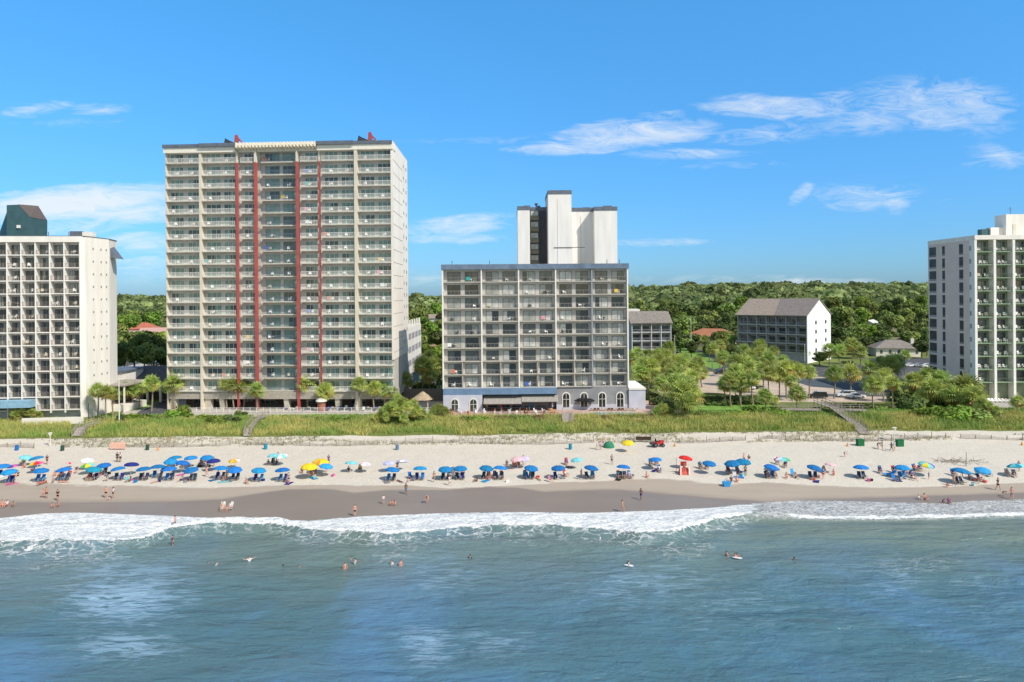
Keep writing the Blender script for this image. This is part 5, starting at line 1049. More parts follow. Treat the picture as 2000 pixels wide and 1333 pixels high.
def umbrella(x, y, ms, label, s=1.0, tilt=None, row=''):
    # x,y: photo position of the canopy centre
    Z = 1.0; p = GB(x, y+21*s)
    for _ in range(6):
        v = uv(x, y)[1]; g = float(gzn(p.x, p.y)); Y = FPX*(H-g-1.93*s)/v; p = P(x, y, Y)
    p.z = float(gzn(p.x, p.y)); t = thing('beach_umbrella', label, 'umbrella', p, random.uniform(0, .7), 'sun umbrellas on the beach')
    ti = tilt or (random.uniform(-.17, .17), random.uniform(-.17, .17)); t.scale = (s*.90,)*3
    kid(t, 'canopy', umb_mesh(ms), loc=(1.75*math.sin(ti[1]), -1.75*math.sin(ti[0]), 1.73), rot=(ti[0], ti[1], 0)); po = kid(t, 'pole', POLEM, rot=(ti[0], ti[1], 0)); kid(t, 'finial', FINM, rot=(ti[0], ti[1], 0))
    UMB.append((x, y, p)); return p
# chairs
def bchair(m):
    a = MB(); a.hexa([(-.27, -.38, .30), (.27, -.38, .30), (.27, .18, .20), (-.27, .18, .20), (-.27, -.38, .34), (.27, -.38, .34), (.27, .18, .24), (-.27, .18, .24)]); return a.mesh('seat', [m])
def bback():
    a = MB(); a.hexa([(-.27, .18, .22), (.27, .18, .22), (.27, .22, .22), (-.27, .22, .22), (-.25, .55, .98), (.25, .55, .98), (.25, .60, .98), (-.25, .60, .98)]); return a.mesh('backrest', [CB])
SEATM, BACKM = bchair(CB), bback()
a = MB()
for s in (-.29, .27): a.box(s, s+.03, -.40, -.36, 0, .48).box(s, s+.03, .16, .20, 0, .46).box(s-.02, s+.05, -.42, .40, .46, .49)
a.box(-.29, .29, -.38, -.35, .12, .15); FRAMEM = a.mesh('frame', [WOODP])
def beachchair(p, rz, m, label, group='low chairs on the beach', name='beach_chair'):
    t = thing(name, label, 'chair', (p[0], p[1], float(gzn(p[0], p[1]))), rz, group); t.scale = (1.08,)*3
    kid(t, 'seat', SEATM, m=m); kid(t, 'backrest', BACKM, m=m); kid(t, 'frame', FRAMEM); return t
DK = mat('dark_sling', (.02, .05, .10), .7)
FRONT = [(5,907),(19.5,917),(79,915),(126.6,913.5),(181,912.6,'teal'),(233,912.6),(281,912.6),(307.7,908.4),(331.5,912.5),(376.4,913.6),(429.8,911),(458.6,912.7),(504,914.5),(552,914.5),(763.6,913.6),(819.6,912),(869.5,912),(899,911),(948,910),(975,911),(1035,910),(1091,910),(1152,910),(1216,909),(1502.4,908),(1586.4,909),(1682,909),(1762,909),(1873.4,915,'big'),(1917.6,913.5,'sky')]
BACK = [(74,892),(204,905),(333.5,897),(343,891),(353.6,900.5),(373,891),(403.5,890),(633.6,906.6),(1281,894.4),(1383.4,901),(1432,900),(1450,897)]
for i, q in enumerate(FRONT):
    k = q[2] if len(q) > 2 else ''; w = {'teal': 'teal blue', 'sky': 'sky blue', 'big': 'wide blue', '': 'blue'}[k]
    p = umbrella(q[0], q[1], [{'teal': CTB, 'sky': CB2}.get(k, CB)], f'{w} umbrella, {ordw(i+1)} from the left in the row nearest the sea', 1.25 if k == 'big' else 1.08)
    if q[0] in (5, 1091, 948, 1917.6): n_ch = 1
    else: n_ch = 2
    for j in range(n_ch):
        beachchair((p.x+(-.42+.84*j), p.y-.25), random.uniform(-.35, .35), random.choice((CB, DK, DK, CN)), f'{"left" if j == 0 else "right"} chair under the {ordw(i+1)} umbrella of the seaward blue row')
XTRA = []
for i, q in enumerate(FRONT): XTRA.append((i, UMB[i][2]))
for i, q in enumerate(BACK):
    umbrella(q[0], q[1], [CB if i != 7 else CB2], f'blue umbrella, {ordw(i+1)} from the left among those set farther back', 1.05 if i < 10 else 1.2)
for x, y, ms, lab, s in ((47.6,890,[CT],'pale teal umbrella at far left behind the rest',.95),(73,902,[CY,CR,CPI,CG_,CB],'rainbow umbrella over people at far left',1.05),(28,908,[CPI,CPU],'pink and purple umbrella between blue ones at far left',.8),(175,904,[CY,CG_,CY,CT],'yellow and green umbrella behind the teal blue one',1.0),(134,903.5,[CR,CPK],'small red and pink umbrella lying low',.5),(168,896,[CW],'white umbrella behind the yellow and green one',1.0),(255,904,[CN],'navy umbrella near the left white hotel side',1.1),(417.5,897,[CN],'navy umbrella beside the far blue group',1.08),(458.6,896,[CO,CY,CO,CW],'orange umbrella alone behind the blue row',.85),(535,887,[CT],'light teal canopy left of a joined pair',1.05),(549,886.5,[CT,CW],'light teal and white canopy right of a joined pair',1.05),(603,906,[CY],'yellow umbrella, lower left of two',1.25),(625,897,[CY,CO,CY,CY],'yellow umbrella with orange panels, upper right of two',1.25),(684,902,[CT],'light teal umbrella left of a pale pink one',.95),(710,903,[CPK,CW],'pale pink umbrella right of a light teal one',.9),(760,901,[CLV],'lavender umbrella behind a blue one',.95),(786,899.6,[CLV,CW],'lavender and white umbrella flattened by wind',.95),(1011,893,[CPK],'pale pink umbrella, left of two overlapping',1.05),(1024,892,[CPK,CLV],'pink umbrella with lavender panels, right of two overlapping',1.0),(1128.6,895,[CT],'pale turquoise umbrella behind the blue row middle',.95),(1226.6,861,[CY],'yellow umbrella by the dune with people beneath',1.05),(1336,891,[CR],'red umbrella over the lifeguard stand',1.1),(1527.8,894,[CG_,CW,CPU,CPI,CW,CT],'green white and purple umbrella behind the blue row',1.2),(1620.5,905,[CPK],'pale pink umbrella right of the blue row',.85),(1804.5,903,[CPU,CB,CG_,CT,CY,CT],'purple and green umbrella beside a blue one at right',1.15),(1988,906.7,[CT,CTB],'teal striped umbrella at the right edge',1.1)):
    umbrella(x, y, ms, lab, s, tilt=(-.3, .1) if lab.startswith('lavender and') else None)
# people --------------------------------------------------------
def skinned(V, E, R, sub=1):
    me = bpy.data.meshes.new('tmp'); me.from_pydata(V, E, []); o = bpy.data.objects.new('tmp', me); COL.objects.link(o)
    sk = o.modifiers.new('s', 'SKIN'); sk.use_smooth_shade = True; ss = o.modifiers.new('u', 'SUBSURF'); ss.levels = ss.render_levels = sub
    for i, r in enumerate(R): q = me.skin_vertices[0].data[i]; q.radius = r if isinstance(r, tuple) else (r, r); q.use_root = i == 0
    dg = bpy.context.evaluated_depsgraph_get(); dg.update(); m2 = bpy.data.meshes.new_from_object(o.evaluated_get(dg)); bpy.data.objects.remove(o); bpy.data.meshes.remove(me); return m2
ST = dict(pel=(0,0,.95), spi=(0,.01,1.14), che=(0,.01,1.34), nek=(0,.0,1.48), hed=(0,-.02,1.58), top=(0,-.015,1.70), hip=(.09,0,.90), kne=(.10,-.01,.50), ank=(.10,.02,.09), toe=(.11,-.14,.04), sho=(.18,.01,1.41), elb=(.24,.03,1.13), wri=(.25,-.05,.89), hand=(.25,-.08,.82))
def mirror(d):
    o = {}
    for k, v in d.items():
        if k in ('pel', 'spi', 'che', 'nek', 'hed', 'top'): o[k] = v
        elif k[0] == 'R' and k[1:] in ST: continue
        else: o['L'+k] = v; o['R'+k] = d.get('R'+k, (-v[0], v[1], v[2]))
    return o
POSE = {
 'stand': dict(ST), 'walk': dict(ST, kne=(.10,-.18,.53), ank=(.10,-.26,.10), toe=(.10,-.40,.07), Rhip=(-.09,0,.90), Rkne=(-.10,.03,.50), Rank=(-.10,.30,.16), Rtoe=(-.10,.20,.04), elb=(.22,.12,1.15), wri=(.22,.10,.92), hand=(.22,.08,.85), Relb=(-.22,-.06,1.14), Rwri=(-.21,-.24,.98), Rhand=(-.2,-.30,.95)),
 'sit': dict(pel=(0,0,.13), spi=(0,.07,.32), che=(0,.08,.54), nek=(0,.05,.69), hed=(0,.02,.79), top=(0,.02,.91), hip=(.09,-.02,.12), kne=(.15,-.38,.40), ank=(.13,-.68,.09), toe=(.14,-.82,.06), sho=(.18,.07,.61), elb=(.27,-.06,.38), wri=(.20,-.28,.36), hand=(.19,-.35,.37)),
 'chair': dict(pel=(0,.05,.38), spi=(0,.17,.55), che=(0,.25,.76), nek=(0,.25,.91), hed=(0,.21,1.01), top=(0,.21,1.13), hip=(.09,.0,.37), kne=(.12,-.42,.44), ank=(.12,-.62,.09), toe=(.13,-.76,.05), sho=(.18,.24,.83), elb=(.28,.12,.58), wri=(.28,-.12,.54), hand=(.28,-.19,.54)),
 'lie': dict(pel=(0,0,.13), spi=(0,.2,.13), che=(0,.42,.15), nek=(0,.58,.19), hed=(0,.68,.20), top=(0,.79,.22), hip=(.09,-.05,.12), kne=(.13,-.46,.12), ank=(.13,-.86,.08), toe=(.13,-1.0,.06), sho=(.18,.47,.14), elb=(.34,.60,.08), wri=(.20,.80,.06), hand=(.13,.84,.06)),
 'bend': dict(ST, pel=(0,.14,.86), spi=(0,-.02,1.0), che=(0,-.20,1.10), nek=(0,-.33,1.12), hed=(0,-.41,1.10), top=(0,-.52,1.06), hip=(.09,.12,.82), kne=(.12,.0,.46), sho=(.18,-.24,1.07), elb=(.22,-.34,.80), wri=(.18,-.42,.56), hand=(.17,-.44,.49)),
 'crouch': dict(pel=(0,.1,.30), spi=(0,.04,.48), che=(0,-.06,.66), nek=(0,-.13,.78), hed=(0,-.20,.86), top=(0,-.21,.98), hip=(.09,.08,.28), kne=(.17,-.24,.50), ank=(.12,.0,.09), toe=(.13,-.15,.04), sho=(.18,-.08,.72), elb=(.22,-.30,.50), wri=(.16,-.40,.28), hand=(.15,-.43,.21)),
 'arms': dict(ST, elb=(.42,.0,1.38), wri=(.62,-.04,1.52), hand=(.69,-.05,1.56)),
}
def body(d):
    J = mirror(d); names = ['pel', 'spi', 'che', 'nek', 'hed', 'top']+[s+k for s in 'LR' for k in ('hip', 'kne', 'ank', 'toe', 'sho', 'elb', 'wri', 'hand')]
    ix = {n_: i for i, n_ in enumerate(names)}; RR = dict(pel=(.14, .11), spi=(.115, .095), che=(.15, .11), nek=.052, hed=.088, top=.062, hip=.088, kne=.056, ank=.038, toe=.034, sho=.058, elb=.040, wri=.028, hand=.030)
    V = [J[n_] for n_ in names]; E = [(0, 1), (1, 2), (2, 3), (3, 4), (4, 5)]
    for s in 'LR': E += [(0, ix[s+'hip']), (ix[s+'hip'], ix[s+'kne']), (ix[s+'kne'], ix[s+'ank']), (ix[s+'ank'], ix[s+'toe']), (2, ix[s+'sho']), (ix[s+'sho'], ix[s+'elb']), (ix[s+'elb'], ix[s+'wri']), (ix[s+'wri'], ix[s+'hand'])]
    R = [RR[n_] if n_ in RR else RR[n_[1:]] for n_ in names]; m = skinned(V, E, R)
    a = MB(); a.v = [tuple(v.co) for v in m.vertices]; a.f = [tuple(p.vertices) for p in m.polygons]; a.m = [0]*len(a.f)
    for s in 'LR':                                  # five fingers per hand
        w, h_ = Vector(J[s+'wri']), Vector(J[s+'hand']); dv = (h_-w).normalized(); sd = dv.cross(Vector((1, 0, 0)) if abs(dv.x) < .8 else Vector((0, 0, 1))).normalized(); cu = dv.cross(sd)*(.25 if s == 'L' else -.25)
        for j in range(4): b0 = h_+sd*(j-1.5)*.017+dv*.01; l_ = (.062, .072, .068, .052)[j]; a.tube([b0, b0+dv*l_*.5, b0+dv*l_*.9+cu*l_], [.009, .008, .006], 5)
        b0 = (w+h_)/2-sd*.02; a.tube([b0, b0-sd*.03+dv*.025, b0-sd*.035+dv*.055], [.011, .009, .007], 5)
    hd, tp = Vector(J['hed']), Vector(J['top']); up = (tp-hd).normalized(); fwd = Vector((0, -1, 0)) if abs(up.y) < .7 else Vector((0, 0, -1)) if up.y > 0 else Vector((0, 0, 1)); fwd = (fwd-up*fwd.dot(up)).normalized(); rt_ = fwd.cross(up); c = hd+up*.035
    a.tube([c+fwd*.075+up*.012, c+fwd*.105-up*.014], [.008, .014], 5); a.tube([c+fwd*.078-up*.038-rt_*.02, c+fwd*.083-up*.038, c+fwd*.078-up*.038+rt_*.02], .006, 5)
    for s in (-1, 1): a.ball(c+rt_*.088*s, (.012, .018, .024), 6, 4); a.ball(c+fwd*.080+rt_*.030*s+up*.016, .010, 6, 4)
    bm = a.mesh('body', [bpy.data.materials.new('tmp')], True)
    hr = MB(); hc = hd+up*.062-fwd*.012
    hr.ball((0, 0, 0), (.100, .108, .092), 12, 6); hr.v = [tuple(hc+rt_*v[0]+fwd*v[1]*.98+up*v[2]) for v in hr.v if True]
    keepf = []
    for f in hr.f:
        q = sum((Vector(hr.v[i]) for i in f), Vector())/len(f)-hc
        if not (q.dot(fwd) > .035 and q.dot(up) < .045): keepf.append(f)
    hr.f = keepf; hr.m = [0]*len(keepf); hair = hr.mesh('hair', [bm.materials[0]], True)
    lh = MB(); lh.v = list(hr.v); lh.f = list(hr.f); lh.m = list(hr.m); lh.tube([hc-fwd*.06, hc-fwd*.10-up*.10, hc-fwd*.10-up*.24], [.07, .065, .03], 8); longh = lh.mesh('hair', [bm.materials[0]], True)
    def mid(p, q, t): return tuple(Vector(p).lerp(Vector(q), t))
    sh = skinned([J['pel'], mid(J['pel'], J['spi'], .45), J['Lhip'], mid(J['Lhip'], J['Lkne'], .6), J['Rhip'], mid(J['Rhip'], J['Rkne'], .6)], [(0, 1), (0, 2), (2, 3), (0, 4), (4, 5)], [(.155, .125), (.135, .115), .108, .092, .108, .092])
    br = skinned([J['pel'], mid(J['pel'], J['spi'], .3), J['Lhip'], mid(J['Lhip'], J['Lkne'], .12), J['Rhip'], mid(J['Rhip'], J['Rkne'], .12)], [(0, 1), (0, 2), (2, 3), (0, 4), (4, 5)], [(.152, .12), (.13, .11), .100, .096, .100, .096])
    tp_ = skinned([J['che'], J['spi'], mid(J['pel'], J['spi'], .3), J['Lsho'], mid(J['Lsho'], J['Lelb'], .5), J['Rsho'], mid(J['Rsho'], J['Relb'], .5)], [(0, 1), (1, 2), (0, 3), (3, 4), (0, 5), (5, 6)], [(.165, .125), (.135, .115), (.14, .12), .075, .062, .075, .062])
    bi = skinned([mid(J['che'], J['spi'], .35), mid(J['che'], J['nek'], .1)], [(0, 1)], [(.15, .118), (.148, .116)])
    for q, n_ in ((sh, 'shorts'), (br, 'swim_bottom'), (tp_, 'shirt'), (bi, 'swim_top')): q.name = n_; q.materials.clear(); q.materials.append(bm.materials[0])
    return dict(body=bm, hair=hair, longhair=longh, shorts=sh, brief=br, shirt=tp_, bra=bi)
BOD = {k: body(d) for k, d in POSE.items()}
SKIN = [mat('skin_tan', (.46, .25, .16), .6, .06), mat('skin_pale', (.62, .40, .30), .6, .06), mat('skin_brown', (.20, .10, .06), .6, .06), mat('skin_red', (.60, .30, .22), .6, .05)]
HAIR = {'dark': mat('dark_hair', (.02, .014, .01), .6), 'brown': mat('brown_hair', (.09, .05, .025), .6), 'blond': mat('blond_hair', (.42, .29, .13), .6)}
CL = dict(blue=CB, navy=CN, teal=CT, red=CR, yellow=CY, orange=CO, white=CW, green=CG_, purple=CPU, pink=CPI, black=mat('black_cloth', (.015, .015, .017), .8), grey=mat('grey_cloth', (.22, .22, .23), .8), lavender=CLV, coral=cloth('coral', (.75, .22, .16)))
def person(p, pose, label, bot=('shorts', 'navy'), top=None, hair='dark', skin=0, rz=0, s=1.0, long=False, group='beachgoers'):
    B_ = BOD[pose]; t = thing('person', label, 'person', p, rz, group); t.scale = (s*1.03,)*3
    kid(t, 'body', B_['body'], m=SKIN[skin]); kid(t, 'hair', B_['longhair' if long else 'hair'], m=HAIR[hair])
    if bot: kid(t, 'shorts' if bot[0] == 'shorts' else 'swim_bottom', B_[bot[0]], m=CL[bot[1]])
    if top: kid(t, 'shirt' if top[0] == 'shirt' else 'swim_top', B_[top[0]], m=CL[top[1]])
    return t
def PE(x, y, pose, label, bot='shorts:navy', top=None, hair='dark', skin=0, rz=0, s=1.0, long=False, water=None, raise_=0.0):
    if water is None: p = onsand(x, y); p.z += raise_
    else: p = G(x, y, .1); p.z = water
    return person(p, pose, label, tuple(bot.split(':')) if bot else None, tuple(top.split(':')) if top else None, hair, skin, rz, s, long)
B_, S_ = 'brief:', 'shorts:'
for a_ in [
 (84,973,'walk','child in pink swimsuit walking left of a standing man, dry sand at far left',B_+'pink','bra:pink','brown',3,1.2,.8,True),
 (91,974,'stand','man in dark shorts standing in pair with a pink clad child',S_+'black',None,'dark',0,.4),
 (113,979,'stand','person in black shirt and shorts standing behind two crouching children',S_+'black','shirt:black','dark',0,0),
 (103,992,'crouch','child in coral crouching at the wet sand, left of a pair',B_+'coral','bra:coral','dark',3,.6,.75),
 (115,990,'crouch','child in purple crouching at the wet sand, right of a pair',B_+'purple','bra:purple','dark',0,-.6,.75),
 (4,989,'sit','person in red sitting on wet sand at the left edge',B_+'red','bra:red','dark',3,.5),
 (13,989,'sit','person in white top sitting second from the left edge',S_+'coral','shirt:white','brown',3,0),
 (25,990,'crouch','child in grey crouching beside two sitting people at far left',S_+'grey',None,'dark',0,1,.8),
 (207,973,'stand','man in black shorts standing left of a woman in white',S_+'black',None,'dark',3,.3),
 (221,974,'walk','woman in white shirt and black shorts walking right of a man',S_+'black','shirt:white','dark',0,-.4,1,True),
 (213,977,'crouch','small child crouching between the man and the woman in white',B_+'white',None,'brown',1,0,.6),
 (435,997,'chair','person in wide white hat and black top sitting at the water edge',B_+'black','bra:black','blond',1,.2),
 (448,997,'chair','person in white top sitting right of the hatted one',B_+'black','shirt:white','brown',3,-.3),
 (693,1009,'stand','boy in black shorts standing at the foam edge',S_+'black',None,'dark',3,.1,.95),
 (749,985,'stand','child in white shirt standing left of two crouching ones',S_+'grey','shirt:white','brown',1,.5,.75),
 (764,988,'crouch','child in coral crouching on the wet sand, left one',B_+'coral','bra:coral','brown',3,.6,.85),
 (772,988,'crouch','child in dark shorts crouching on the wet sand, right one',S_+'grey',None,'dark',3,-.6,.85),
 (793,966,'walk','tall person in blue shorts walking down toward the water',S_+'blue',None,'dark',2,.3),
 (834,983,'bend','woman in pink swimsuit bending at the foam streaks',B_+'pink','bra:pink','brown',3,.1,1,True),
 (878,949,'walk','child in white shirt walking below the middle blue umbrellas',S_+'white','shirt:white','dark',0,.8,.9),
 (1216,1001,'walk','slim person in black swimsuit walking just above the foam',B_+'black','bra:black','dark',0,1.0,1,True),
 (1252,977,'walk','person in dark blue shorts walking on wet sand, right of centre',S_+'navy','bra:white','dark',2,-.8),
 (1263,933,'sit','person in red sitting alone left of the lifeguard stand',B_+'red','bra:coral','brown',3,.3),
 (1456,930,'stand','tall man in dark shirt standing right of the wide blue umbrellas',S_+'black','shirt:grey','dark',2,.2,1.05),
 (1463,908,'stand','woman in dark top standing behind the wide blue umbrellas, right',S_+'white','shirt:black','dark',0,0,1,True),
 (1453,905,'stand','man standing behind the wide blue umbrellas, left',S_+'navy',None,'brown',1,.5),
 (1428,941,'sit','person in dark top sitting left of a pair near the blue carrier',S_+'navy','shirt:black','dark',0,-.3),
 (1439,941,'sit','person in red swimsuit sitting right of a pair near the blue carrier',B_+'red','bra:red','brown',3,0),
 (1650,893,'bend','person in white bending over alone on the upper beach',S_+'black','shirt:white','blond',1,1.4,.9),
 (1715,877,'bend','person in black bending near two green boxes, left of a pair',S_+'black','shirt:black','dark',0,1.4),
 (1723,879,'stand','person in dark shirt standing next to the one bending by green boxes',S_+'black','shirt:navy','dark',0,1.2),
 (1741,882,'walk','person in black shorts walking beside the green box',S_+'black','shirt:black','dark',2,.5),
 (1747,880,'stand','person in lavender shirt standing right of the green box walker',S_+'white','shirt:lavender','brown',1,.3),
 (1814,937,'stand','child in dark blue standing alone right of the purple umbrella',S_+'navy','shirt:navy','brown',1,.4,.7),
 (1795,976,'sit','child in white sitting at the swash edge, left of a pair',S_+'white','shirt:white','dark',1,.6,.75),
 (1806,976,'sit','woman in black swimsuit sitting at the swash edge',B_+'black','bra:black','dark',3,.2,1,True),
 (1842,984,'crouch','child in navy crouching at the swash edge, left of a hatted adult',S_+'navy','shirt:navy','dark',0,.5,.8),
 (1853,984,'sit','adult in purple shirt sitting at the swash edge',S_+'navy','shirt:purple','blond',0,-.2),
 (1949,958,'walk','person in black shirt walking right of all groups toward the sea',S_+'black','shirt:black','dark',0,.3,1.1),
 (1960,970,'bend','child in dark clothes bending between two adults at far right',S_+'black','shirt:grey','dark',0,.8,.75),
 (1976,976,'walk','boy in grey shorts standing lowest at far right',S_+'grey',None,'dark',3,-.3,1.05),
 (1850,952,'crouch','child in coral crouching below the wide blue umbrella at right',B_+'coral','shirt:coral','brown',3,0,.8),
 (1195,908,'stand','man in black shirt standing behind the blue row, right of the pale frame',S_+'black','shirt:grey','dark',0,.2),
 (1173,880,'stand','person in lavender shirt standing by the green tent',S_+'grey','shirt:lavender','dark',0,.3),
 (1166,878,'walk','person in white shirt walking by the green tent',S_+'white','shirt:white','brown',1,.9),
 (1178,872,'stand','person in brown hair and coral top behind the green tent',S_+'grey','bra:coral','brown',3,0,1,True),
 (1221,868,'sit','person in black sitting under the yellow dune umbrella, left',S_+'black','shirt:black','dark',0,.2),
 (1230,868,'sit','person in orange sitting under the yellow dune umbrella, right',S_+'orange','shirt:orange','dark',0,-.2),
 (543,903,'stand','person in black standing under the light teal canopies',S_+'black','shirt:black','dark',0,.2),
 (524,908,'sit','person in grey sitting left under the light teal canopies',S_+'grey','shirt:grey','dark',0,.2),
 (533,908,'chair','person in black sitting middle under the light teal canopies',S_+'black','shirt:black','dark',2,.2),
 (540,908,'sit','person in navy sitting right under the light teal canopies',S_+'navy','shirt:navy','dark',2,-.2),
 (590,924,'sit','person in dark top sitting left under the yellow umbrella',S_+'coral','shirt:black','dark',0,.3),
 (606,924,'chair','person in black sitting in the shade of both yellow umbrellas',S_+'black','shirt:black','dark',0,0),
 (614,924,'chair','person in purple sitting between yellow and blue umbrellas',S_+'purple','bra:purple','dark',0,0),
 (642,908,'stand','man in navy shirt standing right of the yellow umbrellas',S_+'navy','shirt:navy','dark',0,.2),
 (610,930,'sit','person in coral sitting in front of the yellow umbrellas',B_+'coral','shirt:coral','blond',1,.2),
 (622,930,'lie','person in white lying in front of the yellow umbrellas',S_+'white','shirt:white','brown',1,1.4),
 (638,922,'stand','woman in pink standing at the right edge of the yellow umbrellas',B_+'pink','shirt:pink','dark',3,0,1,True),
 (681,921,'sit','person in black sitting under the light teal umbrella',S_+'black','shirt:black','dark',0,.3),
 (703,921,'chair','person in yellow sitting under the pale pink umbrella',S_+'black','shirt:yellow','dark',0,.1),
 (776,921,'stand','person in black standing behind the blue umbrella below lavender ones',S_+'black','shirt:black','dark',0,0),
 (885,926,'chair','person in grey sitting between two middle blue umbrellas',S_+'grey','shirt:grey','dark',0,.2),
 (904,928,'chair','person in coral sitting under the right one of two middle blue umbrellas',B_+'coral','shirt:grey','brown',3,-.2),
 (954,934,'chair','woman in pink sitting in front of a pair of blue umbrellas, left',B_+'pink','bra:pink','brown',3,0,1,True),
 (966,934,'chair','woman in coral sitting in front of a pair of blue umbrellas, middle',B_+'coral','bra:coral','brown',3,0,1,True),
 (979,934,'chair','woman in lavender sitting in front of a pair of blue umbrellas, right',B_+'lavender','bra:lavender','brown',3,0,1,True),
 (990,909,'sit','person in black under the pale pink umbrellas, leftmost',S_+'black','shirt:navy','dark',0,0),
 (1004,911,'chair','person in orange under the pale pink umbrellas, second',S_+'orange','shirt:coral','dark',3,0),
 (1012,911,'chair','person in navy under the pale pink umbrellas, third',S_+'orange','shirt:black','dark',3,0),
 (1022,909,'stand','person in navy standing rightmost under the pale pink umbrellas',S_+'navy','shirt:navy','dark',0,0),
 (1025,933,'chair','man in bright green shirt sitting before a blue umbrella',S_+'navy','shirt:green','dark',0,0),
 (1037,933,'chair','person in black sitting right of the bright green shirt',S_+'white','shirt:black','dark',0,0),
 (1106,908,'chair','person in purple sitting behind the pale turquoise umbrella, left',S_+'purple','shirt:purple','dark',0,0),
 (1114,914,'lie','person in black lounging near the pale turquoise umbrella',S_+'black','shirt:black','dark',0,1.2),
 (1105,931,'chair','child in white sitting right of a blue umbrella',S_+'white','shirt:white','dark',1,.5,.8),
 (1158,934,'chair','woman in pale pink sitting under a blue umbrella, centre right',S_+'black','shirt:pink','brown',3,0),
 (1208,934,'chair','person in blue sitting under the last middle blue umbrella, left',S_+'blue','shirt:teal','dark',0,0),
 (1220,935,'chair','person in black sitting under the last middle blue umbrella, middle',S_+'black','shirt:black','dark',0,0),
 (1229,934,'chair','person in lavender sitting under the last middle blue umbrella, right',S_+'lavender','shirt:lavender','dark',0,0),
 (1271,910,'chair','person in grey sitting under the blue umbrella left of the lifeguard',S_+'grey','shirt:grey','dark',0,0),
 (1282,909,'chair','woman in red sitting under the blue umbrella left of the lifeguard',B_+'red','bra:red','dark',0,0),
 (1288,922,'chair','person in white sitting in front of that blue umbrella left of the lifeguard',S_+'white','shirt:white','dark',2,0),
 (1369,916,'chair','person in black sitting left under the umbrella right of the lifeguard',S_+'black','shirt:black','dark',0,.2),
 (1380,916,'chair','person in navy sitting right under the umbrella right of the lifeguard',S_+'navy','shirt:navy','dark',0,-.2),
 (1423,925,'chair','person in navy sitting left under the wide blue umbrellas',S_+'navy','shirt:navy','dark',0,0),
 (1441,925,'chair','person in blue sitting right under the wide blue umbrellas',S_+'blue','shirt:grey','dark',0,0),
 (1518,907,'chair','person in purple sitting under the green and purple umbrella, left',S_+'purple','shirt:purple','dark',0,0),
 (1533,913,'chair','person in black lounging under the green and purple umbrella, right',S_+'black','shirt:black','dark',0,-.6),
 (1500,933,'chair','woman in coral sitting before the blue umbrella, left of two',B_+'coral','bra:coral','brown',3,0),
 (1514,933,'chair','person in black swimsuit sitting before the blue umbrella, right of two',B_+'black','bra:black','dark',0,0),
 (1536,934,'sit','person in coral sitting on open sand between blue umbrellas',B_+'coral','bra:coral','brown',3,-.3),
 (1554,934,'sit','person in black shorts sitting on open sand beside a blue chair',S_+'black',None,'dark',0,.4),
 (1609,924,'chair','person in purple sitting under the pale pink right umbrella',B_+'purple','bra:purple','dark',0,-.3),
 (1628,928,'sit','woman sitting in red shorts right of the pale pink umbrella',S_+'red','bra:white','dark',3,-.4,1,True),
 (1719,924,'chair','person in navy sitting alone left of the blue towel lounger',S_+'navy','shirt:navy','dark',0,-.3),
 (1747,924,'chair','person in black sitting by the blue lounger, centre',S_+'black','shirt:black','dark',0,0),
 (1768,928,'chair','person in grey sitting under the right blue umbrella',S_+'grey','shirt:black','dark',0,0),
 (1783,934,'chair','person in purple sitting in front of the purple and green umbrella',S_+'purple','shirt:purple','dark',1,.2),
 (1788,920,'chair','person in red sitting under the purple and green umbrella, left',S_+'purple','shirt:red','dark',0,.2),
 (1797,920,'chair','person in navy sitting under the purple and green umbrella, right',S_+'navy','shirt:navy','dark',0,-.1),
 (1863,930,'chair','person in navy sitting under the wide blue umbrella, left',S_+'navy','shirt:navy','dark',0,0),
 (1880,932,'bend','person in black bending under the wide blue umbrella, right',S_+'black','shirt:black','dark',0,1.2),
 (1893,934,'sit','person in red sitting right of the wide blue umbrella',B_+'red','shirt:red','brown',3,.3),
 (1903,938,'lie','person in coral lying right of the wide blue umbrella',B_+'coral','bra:coral','brown',3,1.5),
 (1968,930,'chair','woman in pink sitting left before the teal striped umbrella',B_+'pink','bra:pink','dark',3,-.2),
 (1981,932,'chair','woman in red sitting right before the teal striped umbrella',B_+'red','bra:red','dark',3,-.4),
 (1990,921,'stand','person in navy standing at the right picture edge under an umbrella',S_+'navy','shirt:navy','dark',0,0),
 (44,909,'chair','person in yellow under the umbrellas at far left, left one',S_+'yellow','shirt:yellow','dark',3,0),
 (48,914,'sit','person in red under the umbrellas at far left, right one',S_+'red','bra:red','dark',3,.2),
 (35,930,'sit','person in black sitting right of the second seaward umbrella',S_+'black','shirt:black','brown',1,0),
 (92,908,'stand','man in black standing behind the rainbow umbrella',S_+'black','shirt:black','dark',0,0),
 (107,930,'sit','person in coral sitting left of the dark group near the fourth umbrella',S_+'coral','bra:coral','brown',3,.2),
 (118,932,'chair','person in black sitting left under the fourth umbrella',S_+'black','shirt:black','dark',2,0),
 (133,934,'chair','person in green sitting right under the fourth umbrella',S_+'green','shirt:grey','dark',0,0),
 (104,943,'sit','child in grey sitting lowest left before the fourth umbrella',S_+'grey','shirt:grey','dark',0,.4,.8),
 (124,943,'lie','person in red lying on a towel before the fourth umbrella',B_+'red','bra:red','brown',3,1.5),
 (149,925,'bend','man in navy bending between the fourth and fifth umbrellas',S_+'navy','shirt:navy','dark',3,.9),
 (173,938,'chair','person in red sitting left before the teal blue umbrella',S_+'red','shirt:red','dark',0,.1),
 (182,938,'sit','person in black sitting right before the teal blue umbrella',S_+'black','shirt:grey','dark',0,-.1),
 (196,930,'sit','child in pink sitting between teal blue and blue umbrellas',B_+'pink','shirt:pink','brown',3,.2,.8),
